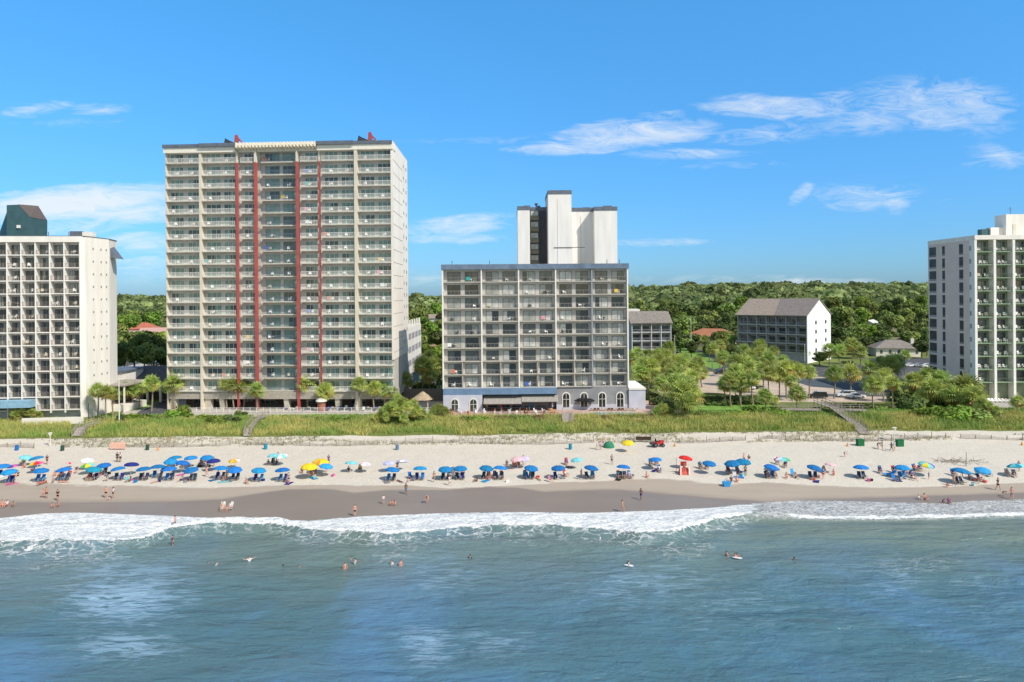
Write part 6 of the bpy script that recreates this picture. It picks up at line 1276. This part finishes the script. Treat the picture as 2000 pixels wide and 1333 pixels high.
 (204,925,'chair','person in navy sitting behind the pink clad child',S_+'navy','shirt:navy','dark',0,0),
 (229,903,'stand','man in black standing behind umbrellas near the navy one, left',S_+'black','shirt:black','dark',2,0),
 (235,903,'stand','woman in white standing behind umbrellas near the navy one, right',S_+'black','shirt:white','dark',2,0),
 (357,914,'chair','person in dark red sitting in the far blue group, left',S_+'black','shirt:black','dark',0,.4),
 (392,909,'chair','person in red sitting in the far blue group, centre left',S_+'red','shirt:black','dark',0,0),
 (401,909,'chair','person in coral sitting in the far blue group, centre right',S_+'coral','shirt:red','dark',0,0),
 (418,912,'stand','person in black standing below the navy umbrella',S_+'black','shirt:black','dark',0,0),
 (404,932,'walk','woman in coral walking before the far blue group',B_+'coral','bra:coral','dark',3,1.0,1,True),
 (403,920,'stand','woman in white standing between blue umbrellas of the left group',B_+'white','shirt:white','blond',3,.2,1,True),
 (426,930,'sit','person in black sitting under the eleventh seaward umbrella',S_+'black','shirt:black','dark',0,.3),
 ]:
    q = list(a_)+[1.0, False][max(0, len(a_)-9):] if len(a_) < 11 else list(a_)
    x, y, po, la, bo, to, ha, sk_, rz_ = q[:9]; s_ = q[9] if len(q) > 9 else 1.0; lg = q[10] if len(q) > 10 else False
    PE(x, y, po, la, bo, to, ha, sk_, rz_, s_, lg)
    if po == 'chair':
        o_ = onsand(x, y); beachchair((o_.x, o_.y), rz_, random.choice((CB, DK, CB, CW, CR)), 'chair used by the '+la.replace('sitting', '').replace('  ', ' ')[:70].rsplit(' ', 1)[0])
for x, y, z, po, la, bo, to, ha, sk_ in ((342,1028,-.25,'stand','child in dark shorts standing in the white foam','shorts:black',None,'dark',3),(337,1063,-.55,'stand','boy in black rash shirt standing just seaward of the foam','shorts:black','shirt:black','dark',3),
 (423,1103,-1.35,'stand','swimmer in white shirt at shoulder depth, left of centre','shorts:white','shirt:white','brown',1),(407,1100,-1.5,'stand','swimmer with only the head out, left of the white shirted one','shorts:black',None,'dark',1),(487,1098,-1.0,'arms','swimmer in white shirt raising arms in the waves','shorts:white','shirt:white','dark',1),
 (553,1106,-1.5,'stand','head of a swimmer, left of two near the wave centre','shorts:navy',None,'dark',1),(584,1107,-1.5,'stand','head of a swimmer, right of two near the wave centre','shorts:navy',None,'brown',1),(674,1109,-1.05,'stand','bather turned sideways at waist depth','shorts:navy',None,'dark',3),(693,1100,-1.1,'arms','bather with arms out right of the sideways one','shorts:coral','shirt:white','dark',3),
 (765,1102,-1.2,'stand','bather chest deep, left of a pair','shorts:black','shirt:white','dark',1),(783,1103,-1.1,'stand','bather chest deep in coral, right of a pair','shorts:coral','bra:coral','brown',3),(918,1088,-1.4,'stand','lone dark haired swimmer near the middle','shorts:black','shirt:black','dark',0),
 (1228,1104,-1.15,'arms','lone bather in white right of the middle','shorts:white','shirt:white','dark',1),(1419,1085,-1.15,'stand','bather standing left of a carried child','shorts:coral',None,'dark',3),(1436,1090,-1.1,'stand','bather in coral holding on to a float','shorts:coral','bra:coral','dark',3),(1440,1086,-1.3,'arms','bather behind the one in coral','shorts:navy',None,'dark',0),(1551,1096,-1.2,'stand','lone bather in black seen chest up, farthest right','shorts:black','shirt:black','dark',2)):
    PE(x, y, po, la, bo, to, ha, sk_, random.uniform(-1.5, 1.5), 1.0, False, water=z)
cols = ['black', 'coral', 'navy', 'white', 'grey', 'teal', 'pink', 'blue', 'red']
for k_, (i, p_) in enumerate(XTRA):
    if i in (3, 4, 24, 26): continue
    po = ('sit', 'stand', 'lie', 'chair', 'walk', 'bend')[k_ % 6]; vb = dict(sit='sitting', stand='standing', lie='lying', chair='lounging', walk='walking', bend='bending')[po]; c1, c2 = cols[(k_*5) % 9], cols[(k_*7+3) % 9]
    q_ = Vector((p_.x+random.choice((-1.5, 1.4))+random.uniform(-.2, .2), p_.y+random.uniform(-1.6, -.4), 0)); q_.z = float(gzn(q_.x, q_.y))
    person(q_, po, f'{"child" if k_ % 4 == 3 else "person"} in {c1} and {c2} {vb} beside the {ordw(i+1)} umbrella of the seaward row', ('shorts' if k_ % 2 else 'brief', c1), ('shirt' if k_ % 2 else 'bra', c2), random.choice(('dark', 'brown', 'blond')), k_ % 4, random.uniform(-1, 1), .75 if k_ % 4 == 3 else 1.0, k_ % 3 == 0)
clr = MB(); clr.box(-.3, .3, -.2, .2, 0, .32).box(-.32, .32, -.22, .22, .32, .38); clm = clr.mesh('body', [CW]); bgm = MB().hexa([(-.25, -.12, 0), (.25, -.12, 0), (.25, .12, 0), (-.25, .12, 0), (-.3, -.16, .36), (.3, -.16, .36), (.3, .16, .36), (-.3, .16, .36)]).tube([(-.15, 0, .36), (-.1, 0, .55), (.1, 0, .55), (.15, 0, .36)], .015, 4).mesh('beach_bag', [CW]); twf = MB().box(-.45, .45, -.85, .85, .01, .05).mesh('beach_towel', [CW])
for k_, (x_, y_, p_) in enumerate(UMB):
    nmu = f'{ordw(k_+1)} seaward umbrella' if k_ < len(FRONT) else (f'{ordw(k_-len(FRONT)+1)} farther back blue umbrella' if k_ < len(FRONT)+len(BACK) else 'small coloured umbrella number '+ordw(k_-len(FRONT)-len(BACK)+1)+' from left')
    if k_ >= len(FRONT)+len(BACK): break
    for nm_, me_, cat_, gr_, pr in (('cooler', clm, 'cooler', 'coolers on the sand', .45), ('beach_bag', bgm, 'bag', 'bags on the sand', .7), ('beach_towel', twf, 'towel', 'towels laid on the sand', .45)):
        if random.random() < pr:
            c1 = random.choice(cols); q_ = Vector((p_.x+random.uniform(-1.6, 1.6), p_.y+random.uniform(-1.5, .6), 0)); q_.z = float(gzn(q_.x, q_.y))-.01
            tag(ob(nm_, me_, loc=q_, rot=(0, 0, random.uniform(-1.5, 1.5)), m=CL[c1]), f'{c1} {cat_} on the sand by the {nmu}', cat_, gr_)
def simple(name, label, cat, a, m, p, rz=0, group=None, smooth=False):
    o = ob(name, a.mesh(name, m if isinstance(m, list) else [m], smooth), loc=p, rot=(0, 0, rz)); return tag(o, label, cat, group)
for x, y, lab in ((1228,1107,'white bodyboard held by the lone bather in white'),(1440,1092,'white float held by the bather in coral')):
    a = MB(); a.prism([(.25*math.cos(t)*(1 if math.sin(t) < 0 else .8), .55*math.sin(t)) for t in np.linspace(0, 2*math.pi, 13)[:-1]], 0, .06); simple('bodyboard', lab, 'bodyboard', a, CW, G(x, y, .1)+Vector((0, 0, .1)), 1.2)
# lifeguard stand, bins, sign, cones, boxes, tent, tractor
lp_ = onsand(1336, 926); lg = thing('lifeguard_stand', 'red and white lifeguard stand under the red umbrella', 'lifeguard stand', lp_)
a = MB(); a.hexa([(-.9, -.6, 0), (.9, -.6, 0), (.9, .6, 0), (-.9, .6, 0), (-.55, -.35, 1.15), (.55, -.35, 1.15), (.55, .35, 1.15), (-.55, .35, 1.15)]); part(lg, 'base', a, mat('stand_red', (.62, .10, .08), .7, .2, 2))
a = MB(); a.box(-.5, .5, -.3, .4, 1.16, 1.24); part(lg, 'seat', a, WHITE); a = MB(); a.box(-.5, .5, .32, .40, 1.24, 1.95); part(lg, 'backrest', a, CR)
for s in (-.8, .6): a = MB(); a.box(s, s+.2, -.75, -.6, 0, 1.5); part(lg, 'ladder_rail', a, WHITE)
t = person(lp_+Vector((0, -.05, .83)), 'chair', 'lifeguard in red shorts seated on the red stand', ('shorts', 'red'), None, 'dark', 2)
a = MB(); a.tube([(0, 0, 0), (0, 0, 2.6)], .03, 6); simple('stand_pole', 'thin pole planted beside the lifeguard stand', 'pole', a, FR_D, lp_+Vector((-1.15, .5, 0)))
def barrel(x, y, m, lab):
    t = thing('trash_barrel', lab, 'trash barrel', onsand(x, y), 0, 'trash barrels along the dune fence'); a = MB(); a.tube([(0, 0, 0), (0, 0, .3), (0, 0, .32), (0, 0, .62), (0, 0, .64), (0, 0, .95)], [.31, .31, .33, .33, .31, .31], 14); part(t, 'drum', a, m, smooth=False); a = MB(); a.tube([(0, 0, .95), (0, 0, 1.0)], [.34, .30], 14); part(t, 'lid', a, m)
for q in ((33,880,CB,'blue trash barrel at far left'),(122,881,cloth('dark_green', (.03, .09, .06)),'dark green trash barrel left of the pale sign'),(288,879,MATS['cloth_dark_green'],'dark green trash barrel right of the pale sign'),(519,878,CTB,'teal blue trash barrel behind the teal canopies'),(776,879,mat('blue_grey', (.12, .2, .3)),'blue grey trash barrel against the fence'),(1114,878,CTB,'teal blue trash barrel left of the green tent')): barrel(*q)
for x, y, lab in ((1680,871,'green storage box left of the two at the walkover foot'),(1757,872,'green storage box right of the two, by walking people')):
    t = thing('storage_box', lab, 'box', onsand(x, y), .1, 'green boxes on the upper beach'); a = MB(); a.box(-.62, .62, -.4, .4, 0, 1.2); part(t, 'body', a, cloth('box_green', (.02, .16, .06))); a = MB(); a.box(-.66, .66, -.44, .44, 1.2, 1.27); part(t, 'lid', a, MATS['cloth_box_green'])
sg = thing('notice_board', 'blank pale pink board on posts by the sand fence', 'sign', onsand(230, 879)); a = MB(); a.box(-1.45, 1.45, -.05, .05, .25, 1.5); part(sg, 'board', a, mat('salmon_board', (.70, .42, .32)))
for s in (-1.3, 1.2): a = MB(); a.box(s, s+.1, .05, .13, 0, 1.45); part(sg, 'post', a, WOODP)
sg = thing('beach_banner', 'long dark banner board behind the yellow dune umbrella', 'banner', onsand(1258, 866)+Vector((0, .6, 0))); a = MB(); a.box(-1.5, 1.5, -.03, .03, .5, 1.15); part(sg, 'panel', a, mat('dark_panel', (.05, .03, .02)))
for s in (-1.55, 1.5): a = MB(); a.box(s, s+.07, -.03, .06, 0, 1.3); part(sg, 'post', a, WOODP)
for x, y, lab in ((308,880,'small orange cone right of the pale board'),(1318,872,'orange cone right of the red tractor'),(1655,872,'orange cone left of the green box'),(1996,870,'orange cone at the right picture edge')):
    t = thing('traffic_cone', lab, 'cone', onsand(x, y), 0, 'orange cones on the upper beach'); a = MB(); a.tube([(0, 0, .03), (0, 0, .7)], [.19, .04], 10); part(t, 'cone_body', a, CO); a = MB(); a.box(-.25, .25, -.25, .25, 0, .04); part(t, 'foot', a, CO)
a = MB(); a.tube([(-.9, 0, 0), (-.9, 0, .01)], .01, 3)
a = MB(); n_ = 8
for i in range(6):
    t0, t1 = math.pi*i/6, math.pi*(i+1)/6
    for j in range(4):
        f0, f1 = math.cos(j*math.pi/8), math.cos((j+1)*math.pi/8); g0, g1 = math.sin(j*math.pi/8)*1.0, math.sin((j+1)*math.pi/8)*1.0
        for sgn in (-1, 1): a.face([(1.1*math.cos(t0)*f0, sgn*g0, 1.2*math.sin(t0)*f0), (1.1*math.cos(t1)*f0, sgn*g0, 1.2*math.sin(t1)*f0), (1.1*math.cos(t1)*f1, sgn*g1, 1.2*math.sin(t1)*f1), (1.1*math.cos(t0)*f1, sgn*g1, 1.2*math.sin(t0)*f1)])
simple('beach_tent', 'small dark green dome tent near the dune fence', 'tent', a, cloth('tent_green', (.04, .22, .12)), onsand(1189, 874))
tr = thing('beach_tractor', 'small red tractor parked by the dune fence', 'tractor', onsand(1286, 873), math.radians(8)); RD = mat('red_paint', (.45, .03, .03), .35, .1, 1, spec=.5); TY = mat('tyre', (.02, .02, .02), .9)
a = MB(); a.box(-1.0, .9, -.42, .42, .5, .95); a.box(.15, 1.0, -.38, .38, .95, 1.2); part(tr, 'body', a, RD); a = MB(); a.box(-.55, -.1, -.3, .3, .95, 1.08).box(-.62, -.52, -.3, .3, 1.08, 1.55); part(tr, 'seat', a, TY); a = MB(); a.box(-1.6, -1.0, -.5, .5, .45, .9); part(tr, 'rear_rack', a, FR_D)
for x_, r_ in ((-.75, .42), (.72, .34)):
    for s in (-1, 1):
        a = MB(); a.tube([(x_, s*.44, r_), (x_, s*.68, r_)], r_, 14); o = part(tr, 'wheel', a, TY); a = MB(); a.tube([(x_, s*.685, r_), (x_, s*.70, r_)], r_*.5, 10); kid(o, 'rim', a.mesh('rim', [METAL]))
# driftwood heap, blue wind carrier, lounger, volleyball frame
a = MB(); random.seed(3)
for i in range(60):
    c = Vector((random.gauss(0, 2.2), random.gauss(0, .8), random.uniform(0, .35))); d_ = Vector((random.gauss(0, 1), random.gauss(0, .6), random.uniform(-.1, .6))).normalized()*random.uniform(.4, 1.2); a.tube([c-d_, c+d_*.2+Vector((0, 0, .1)), c+d_], [.05, .035, .015], 4)
o = simple('driftwood_heap', 'tangled heap of grey driftwood branches on the dry sand', 'driftwood', a, WOODG, onsand(1868, 903)); 
a = MB(); a.tube([(0, 0, 0), (.05, 0, 2.4)], [.08, .04], 6).tube([(0, 0, .5), (-1.2, .1, 1.7)], [.06, .02], 5).tube([(0, 0, .3), (1.1, 0, 1.3)], [.06, .02], 5); simple('dead_branch', 'upright bare branch stuck beside the driftwood heap', 'branch', a, WOODG, onsand(1887, 911))
a = MB(); a.hexa([(-.45, -.35, 0), (.45, -.35, 0), (.45, .35, 0), (-.45, .35, 0), (-.6, -.4, .7), (.6, -.4, .7), (.6, .4, .7), (-.6, .4, .7)]).tube([(-.5, 0, .7), (0, 0, 1.25), (.5, 0, .7)], .04, 5); simple('beach_cart', 'bright blue beach cart bag by two sitting people', 'cart', a, CB2, onsand(1419, 950))
a = MB(); a.hexa([(-1.2, -.35, .3), (.5, -.35, .3), (.5, .35, .3), (-1.2, .35, .3), (-1.2, -.35, .36), (.5, -.35, .36), (.5, .35, .36), (-1.2, .35, .36)]).hexa([(.5, -.35, .3), (.55, -.35, .3), (.55, .35, .3), (.5, .35, .3), (1.0, -.35, .8), (1.05, -.35, .8), (1.05, .35, .8), (1.0, .35, .8)])
for x_ in (-1.1, .4):
    for y_ in (-.3, .27): a.box(x_, x_+.05, y_, y_+.04, 0, .3)
simple('sun_lounger', 'blue sun lounger left of the right blue umbrella', 'lounger', a, CB2, onsand(1738, 929), .2)
beachchair(onsand(1748, 940)[:2], .1, CB, 'blue chair alone below the blue lounger'); beachchair(onsand(1550, 930)[:2], .2, CB2, 'light blue chair on open sand between blue umbrellas'); beachchair(onsand(1910, 928)[:2], 0, CTB, 'teal chair left under the sky blue umbrella'); beachchair(onsand(1932, 931)[:2], -.2, CTB, 'teal chair right of the sky blue umbrella'); beachchair(onsand(802, 936)[:2], .5, CB, 'blue chair left below the sixteenth seaward umbrella')
fr = thing('pop_up_frame', 'bare pale tent frame standing behind the blue row', 'frame', onsand(1175, 916))
for x_, y_ in ((-.8, -.5), (.8, -.5), (-.8, .7), (.8, .7)): a = MB(); a.tube([(x_, y_, 0), (x_*.9, y_*.9, 1.5)], .02, 4); part(fr, 'leg', a, POLE)
a = MB(); a.tube([(-.7, -.4, 1.5), (.7, -.4, 1.5), (.7, .6, 1.5), (-.7, .6, 1.5), (-.7, -.4, 1.5)], .02, 4); part(fr, 'top_frame', a, POLE); a = MB(); a.tube([(-.8, .6, 0), (-.8, .6, 3.0)], .02, 4); part(fr, 'flag_pole', a, POLE)
# shower posts
for x, y, lab in ((98,872,'white bell topped post at the left path'),(1747,862,'white bell topped post right of the wooden walkover')):
    p = onsand(x, y); t = thing('beach_post', lab, 'post', p, 0, 'bell topped posts at beach entries'); a = MB(); a.tube([(0, 0, 0), (0, 0, 2.0)], .07, 6); part(t, 'post', a, WHITE); a = MB(); a.tube([(0, 0, 2.0), (0, 0, 2.7)], [.1, .42], 8); part(t, 'bell', a, WHITE)
# wooden walkovers
def walk(name, label, pts, w=1.6, posts=True, z=None, rail=True, steps=True):
    P3 = [G(x, y, 3.5) if zz is None else G(x, y, zz) for x, y, zz in pts]; t = thing('walkover', label, 'boardwalk', P3[0]); O = P3[0]; a = MB(); nb = 0
    for q in range(len(P3)-1):
        A_, B2 = P3[q]-O, P3[q+1]-O; L_ = (B2-A_).length; d_ = (B2-A_).normalized(); s_ = d_.cross(Vector((0, 0, 1))).normalized()*w/2; n_ = max(2, int(L_/.32))
        for k in range(n_):
            p0 = A_+d_*L_*k/n_; p1 = A_+d_*L_*(k+.86)/n_; u = Vector((0, 0, .06)); a.hexa([p0-s_, p0+s_, p1+s_, p1-s_, p0-s_+u, p0+s_+u, p1+s_+u, p1-s_+u])
        for s in (-1, 1):
            r_ = MB(); e = s_*s; 
            for hz in (.5, 1.0): r_.tube([A_+e+Vector((0, 0, hz)), B2+e+Vector((0, 0, hz))], .05, 4)
            part(t, 'rail', r_, WOODG)
            for k in range(int(L_/1.9)+1): r_ = MB(); p0 = A_+d_*min(L_, k*1.9)+e; r_.box(p0.x-.06, p0.x+.06, p0.y-.06, p0.y+.06, p0.z-1.6, p0.z+1.1); part(t, 'post', r_, WOODG)
    part(t, 'deck', a, WOODG); return t
walk('w', 'long grey wooden walkover stepping down to the beach at right', [(1598,786,4.6),(1630,797,4.6),(1662,820,3.6),(1690,848,2.4)], 2.0)
walk('w', 'grey wooden deck platform behind the right walkover', [(1515,800,4.0),(1600,801,4.0)], 2.6)
walk('w', 'wide grey timber steps beside the right walkover', [(1628,800,4.2),(1692,802,4.2)], 3.0)
walk('w', 'narrow curved wooden stair in the grass before the tall tower', [(520,812,4.2),(500,820,3.8),(486,838,3.2),(482,852,2.6)], 1.3)
walk('w', 'short wooden stair from the terrace with flags of cloth', [(1108,806,4.4),(1108,826,3.4)], 2.2)
walk('w', 'dark wooden path ramp left of the pale board', [(190,826,3.9),(160,836,3.6),(150,852,2.6)], 1.8)
# terrace furniture, umbrellas on the terrace
def tumb(x, y, m, lab, closed=False):
    p = G(x, y, 3.52); t = thing('patio_umbrella', lab, 'umbrella', p, 0, 'umbrellas on the pink terrace')
    if closed: a = MB(); a.tube([(0, 0, 1.0), (0, 0, 1.3), (0, 0, 2.6)], [.16, .2, .03], 8); part(t, 'furled_canopy', a, m)
    else: kid(t, 'canopy', umb_mesh([m]), loc=(0, 0, 2.2), scale=1.25)
    a = MB(); a.tube([(0, 0, 0), (0, 0, 2.3)], .03, 6); part(t, 'pole', a, POLE)
for q in ((1122,798,CL['black'],'black open umbrella before the first slate wall arch'),(1137,800,CL['black'],'black open umbrella second along the slate wall'),(1149,801,CL['black'],'black open umbrella third along the slate wall'),(951,803,CO,'furled orange umbrella at the corrugated awning',1),(979,803,CR,'furled red umbrella at the awning centre',1),(1016,803,CN,'furled navy umbrella between the awnings',1),(1034,803,CB,'furled blue umbrella before the dark recess',1),(1079,803,CLV,'furled pale umbrella at the dark recess end',1),(934,801,CB,'furled blue umbrella on the lavender wall',1)): tumb(*q)
a = MB()
def rail_thing(p, q, label, h=1.0, m=None, cat='fence', name='railing_fence', step=1.6, pick=.25):
    t = thing(name, label, cat, p); d_ = q-p; L_ = d_.length; n_ = int(L_/step); a = MB()
    for hz in (.15, h): a.tube([(0, 0, hz), d_+Vector((0, 0, hz))], .03, 4)
    for k in range(int(L_/pick)): c = d_*(k*pick/L_); a.box(c.x-.012, c.x+.012, c.y-.012, c.y+.012, .15, h)
    part(t, 'rail', a, m or WHITE)
    for k in range(n_+1): r_ = MB(); c = d_*(k/max(1, n_)); r_.box(c.x-.05, c.x+.05, c.y-.05, c.y+.05, 0, h+.08); part(t, 'post', r_, m or WHITE)
rail_thing(G(1140, 812, 3.52), G(1255, 812, 3.52), 'white pool railing on the terrace right side')
rail_thing(G(870, 816, 3.52), G(1090, 815, 3.52), 'brown low railing along the terrace front', m=mat('rust_rail', (.25, .12, .08)))
rail_thing(G(1240, 762, 3.52), G(1342, 808, 3.52), 'dark fence running down the terrace right side', 1.5, mat('fence_dark', (.08, .09, .08)), pick=.14)
rail_thing(G(345, 806, 3.51), G(860, 806, 3.51), 'white pool deck railing before the tall tower', 1.1, POLE)
rail_thing(G(40, 826, 3.5), G(190, 824, 3.5), 'dark railing before the white hotel garden wall', 1.0, FR_D)
for i in range(26):
    row = i//13; x = 880+(i % 13)*16.5+random.uniform(-3, 3); p = G(x, 806+row*5, 3.52)
    m = random.choice((CW, CO, CBR, CW)); o = ob('patio_chair', cm, loc=p, rot=(0, 0, random.uniform(-3, 3)), m=m); tag(o, f'{m.name[6:]} patio chair, {ordw(i % 13+1)} from the left in the {"rear" if row == 0 else "front"} row on the pink terrace', 'chair', 'chairs on the pink terrace')
LM = lounge_mesh().mesh('pool_lounger', [PLW])
for i in range(14):
    p = G(1155+i*6.7, 803, 3.52); tag(ob('pool_lounger', LM, loc=p, rot=(0, 0, 3.1+random.uniform(-.1, .1)), m=random.choice((CW, PLW, mat('brown_sling', (.25, .13, .08))))), f'pool lounger, {ordw(i+1)} from the left behind the white pool railing', 'lounger', 'loungers by the terrace pool')
for i in range(22):
    p = G(560+i*11.5, 800+(i % 2)*2, 3.51); tag(ob('pool_lounger', LM, loc=p, rot=(0, 0, random.choice((0, .3, 3))), m=random.choice((CW, PLW, CN))), f'pool lounger, {ordw(i+1)} from the left on the deck before the tall tower', 'lounger', 'loungers before the tall tower')
for i in range(9):
    p = G(1935+i*7.5, 786, 3.52); tag(ob('pool_lounger', LM, loc=p, rot=(0, 0, .2*i), m=PLW), f'pale pool lounger, {ordw(i+1)} from the left before the green and grey tower', 'lounger', 'loungers before the condominium')
tag(ob('pool_water', MB().face([tuple(G(1160, 811, 3.53)), tuple(G(1240, 811, 3.53)), tuple(G(1236, 806, 3.53)), tuple(G(1160, 806, 3.53))]).mesh('pool_water', [mat('pool', (.05, .35, .42), .05, .1, 1, spec=.6)])), None, None, kind='structure')
a = MB(); a.box(0, 13, 0, .15, 0, 3.2); simple('timber_fence', 'tall grey timber fence beside the tiki hut', 'fence', a, mat('fence_grey', (.16, .14, .12), .9, .25, 2, stretch=(6, 1, 1)), G(818, 784, 3.52)-Vector((4, 0, 0)))
# cars
def car_proto(kind, paint):
    t = thing('parked_car', '', 'car'); L_, W_ = 4.6, 1.8; h1, h2 = (.85, 1.42) if kind == 'sedan' else (1.0, 1.75)
    prof = {'sedan': [(-2.3, .35), (2.3, .35), (2.3, .7), (2.1, .82), (1.2, h1+.05), (-1.9, h1+.05), (-2.25, .85)], 'suv': [(-2.3, .4), (2.3, .4), (2.3, .9), (1.3, h1+.05), (-2.3, h1+.05)]}[kind]
    cab = {'sedan': [(1.1, h1+.05), (.4, h2), (-.9, h2), (-1.7, h1+.05)], 'suv': [(1.25, h1+.05), (.6, h2), (-2.1, h2), (-2.28, h1+.05)]}[kind]
    a = MB(); a.yprism(prof, -.88, .88); a.yprism([(x*.97, z-.0) for x, z in cab], -.76, .76); part(t, 'body', a, paint)
    a = MB()
    c2 = [(cab[0][0]*.9-.05, cab[0][1]+.05), (cab[1][0]*.92, cab[1][1]-.08), (cab[2][0]*.94, cab[2][1]-.08), (cab[3][0]*.92, cab[3][1]+.05)]; a.yprism(c2, -.775, .775); part(t, 'side_window', a, GL[0])
    a = MB(); a.hexa([(cab[0][0]*.97-.02, -.68, cab[0][1]+.04), (cab[0][0]*.97+.02, -.68, cab[0][1]+.04), (cab[0][0]*.97+.02, .68, cab[0][1]+.04), (cab[0][0]*.97-.02, .68, cab[0][1]+.04), (cab[1][0]*.97+.02, -.64, cab[1][1]-.06), (cab[1][0]*.97+.06, -.64, cab[1][1]-.06), (cab[1][0]*.97+.06, .64, cab[1][1]-.06), (cab[1][0]*.97+.02, .64, cab[1][1]-.06)]); part(t, 'windscreen', a, GL[0])
    for x_ in (-1.4, 1.4):
        for s in (-1, 1): a = MB(); a.tube([(x_, s*.70, .34), (x_, s*.91, .34)], .34, 14); o = part(t, 'wheel', a, TY); a = MB(); a.tube([(x_, s*.915, .34), (x_, s*.925, .34)], .2, 10); kid(o, 'rim', a.mesh('rim', [MATS['dark_frame'] if 0 else FR_G]))
    for s in (-.65, .65): a = MB(); a.box(2.28, 2.32, s-.15, s+.15, .62, .76); part(t, 'headlight', a, GL[3]); a = MB(); a.box(-2.33, -2.28, s-.12, s+.12, .7, .85); part(t, 'tail_light', a, RD)
    return t
BLK = mat('black_paint', (.015, .016, .02), .25, .1, 1, spec=.6, coat=.5); WPT = mat('white_paint', (.75, .75, .74), .35, .04, 1, coat=.4); SIL = mat('silver_paint', (.35, .37, .40), .35, .05, 1, coat=.4); DGP = mat('grey_paint', (.07, .075, .085), .3, .1, 1, coat=.4)
SD = car_proto('sedan', BLK); SU = car_proto('suv', BLK); used = set()
def car(proto, x, y, rz, paint, lab, z=3.52):
    p = G(x, y, z)
    if proto.name not in used:
        used.add(proto.name); proto.location = p; proto.rotation_euler = (0, 0, rz); proto['label'] = lab; proto['group'] = 'parked cars'; return
    clone(proto, p, rz, lab, mats={'body': paint}, group='parked cars')
car(SD, 1408, 731, .12, BLK, 'black sedan on the tan lot beside two palms'); car(SU, 1597, 778, 2.9, BLK, 'black suv at the lot edge near the walkover')
car(SU, 1652, 776, 3.0, WPT, 'white jeep like car near the hedge'); car(SD, 1672, 778, .2, WPT, 'white car right of the white jeep'); car(SD, 1476, 760, .3, BLK, 'black sedan in palm shade left of the lot'); car(SD, 1460, 762, .5, WPT, 'white sedan half hidden by palms on the lot')
for i, (x, y, pt, lab) in enumerate(((307,727,WPT,'white sedan nearest the driveway left of the tower'),(318,724,DGP,'dark grey sedan right of the white sedan left of the tower'),(300,714,BLK,'black sedan behind the white sedan left of the tower'),(314,713,SIL,'silver sedan in the second row left of the tower'),(326,716,BLK,'black sedan touching the tower edge'),(292,706,DGP,'dark sedan in the far row left of the tower'))): car(SD, x, y, 2.8+.1*i, pt, lab)
for i, (x, y, pt, lab) in enumerate(((1778,717,WPT,'white sedan left in the lot by the condominium'),(1796,717,SIL,'silver sedan middle in the lot by the condominium'),(1812,718,WPT,'white sedan right against the condominium side'))): car(SD, x, y, .1, pt, lab)
for i, (x, y, pt, lab) in enumerate(((1240,705,WPT,'white car at the upper corner right of the middle block'),(856,740,SIL,'silver car in the gap left of the middle block'),(850,752,WPT,'white car lowest in the gap left of the middle block'))): car(SD, x, y, 1.2, pt, lab)
# street lamps and poles
def lamp(x, by, ty, label, arm=1, z=3.5, arml=2.0, m=None):
    p = G(x, by, z); h = (by-ty)*p.y/FPX; t = thing('street_lamp', label, 'street lamp', p, 0, 'street lamps and light poles'); a = MB(); a.tube([(0, 0, 0), (0, 0, h)], [.12, .07], 8); part(t, 'pole', a, m or POLE)
    if arm: a = MB(); a.tube([(0, 0, h), (arm*arml*.4, 0, h+.35), (arm*arml, 0, h+.3)], .06, 6); part(t, 'arm', a, m or POLE); a = MB(); a.box(arm*arml-.25, arm*arml+.35, -.12, .12, h+.15, h+.32); part(t, 'lamp_head', a, m or POLE)
for q in ((233,827,741,'tall pale pole in front of the bar deck',0),(288,740,686,'curved grey street lamp beside the oak crowns',-1),(293,824,801,'short lamp post right of the bright bush',0,3.5,1,FR_D),(173,822,787,'short dark lamp before the white hotel wall',0,3.5,1,FR_D),(1318,700,655,'pale pole beside the street sign',0),(1572,712,672,'white pole at the gabled block corner',0),(1705,750,702,'street lamp with long left arm above the palms',-1,3.5,3.5),(1847,770,745,'white square topped lamp before the condominium wall',1,3.5,1),(1350,700,618,'tall utility pole left of the motel roof',0)): lamp(*q)
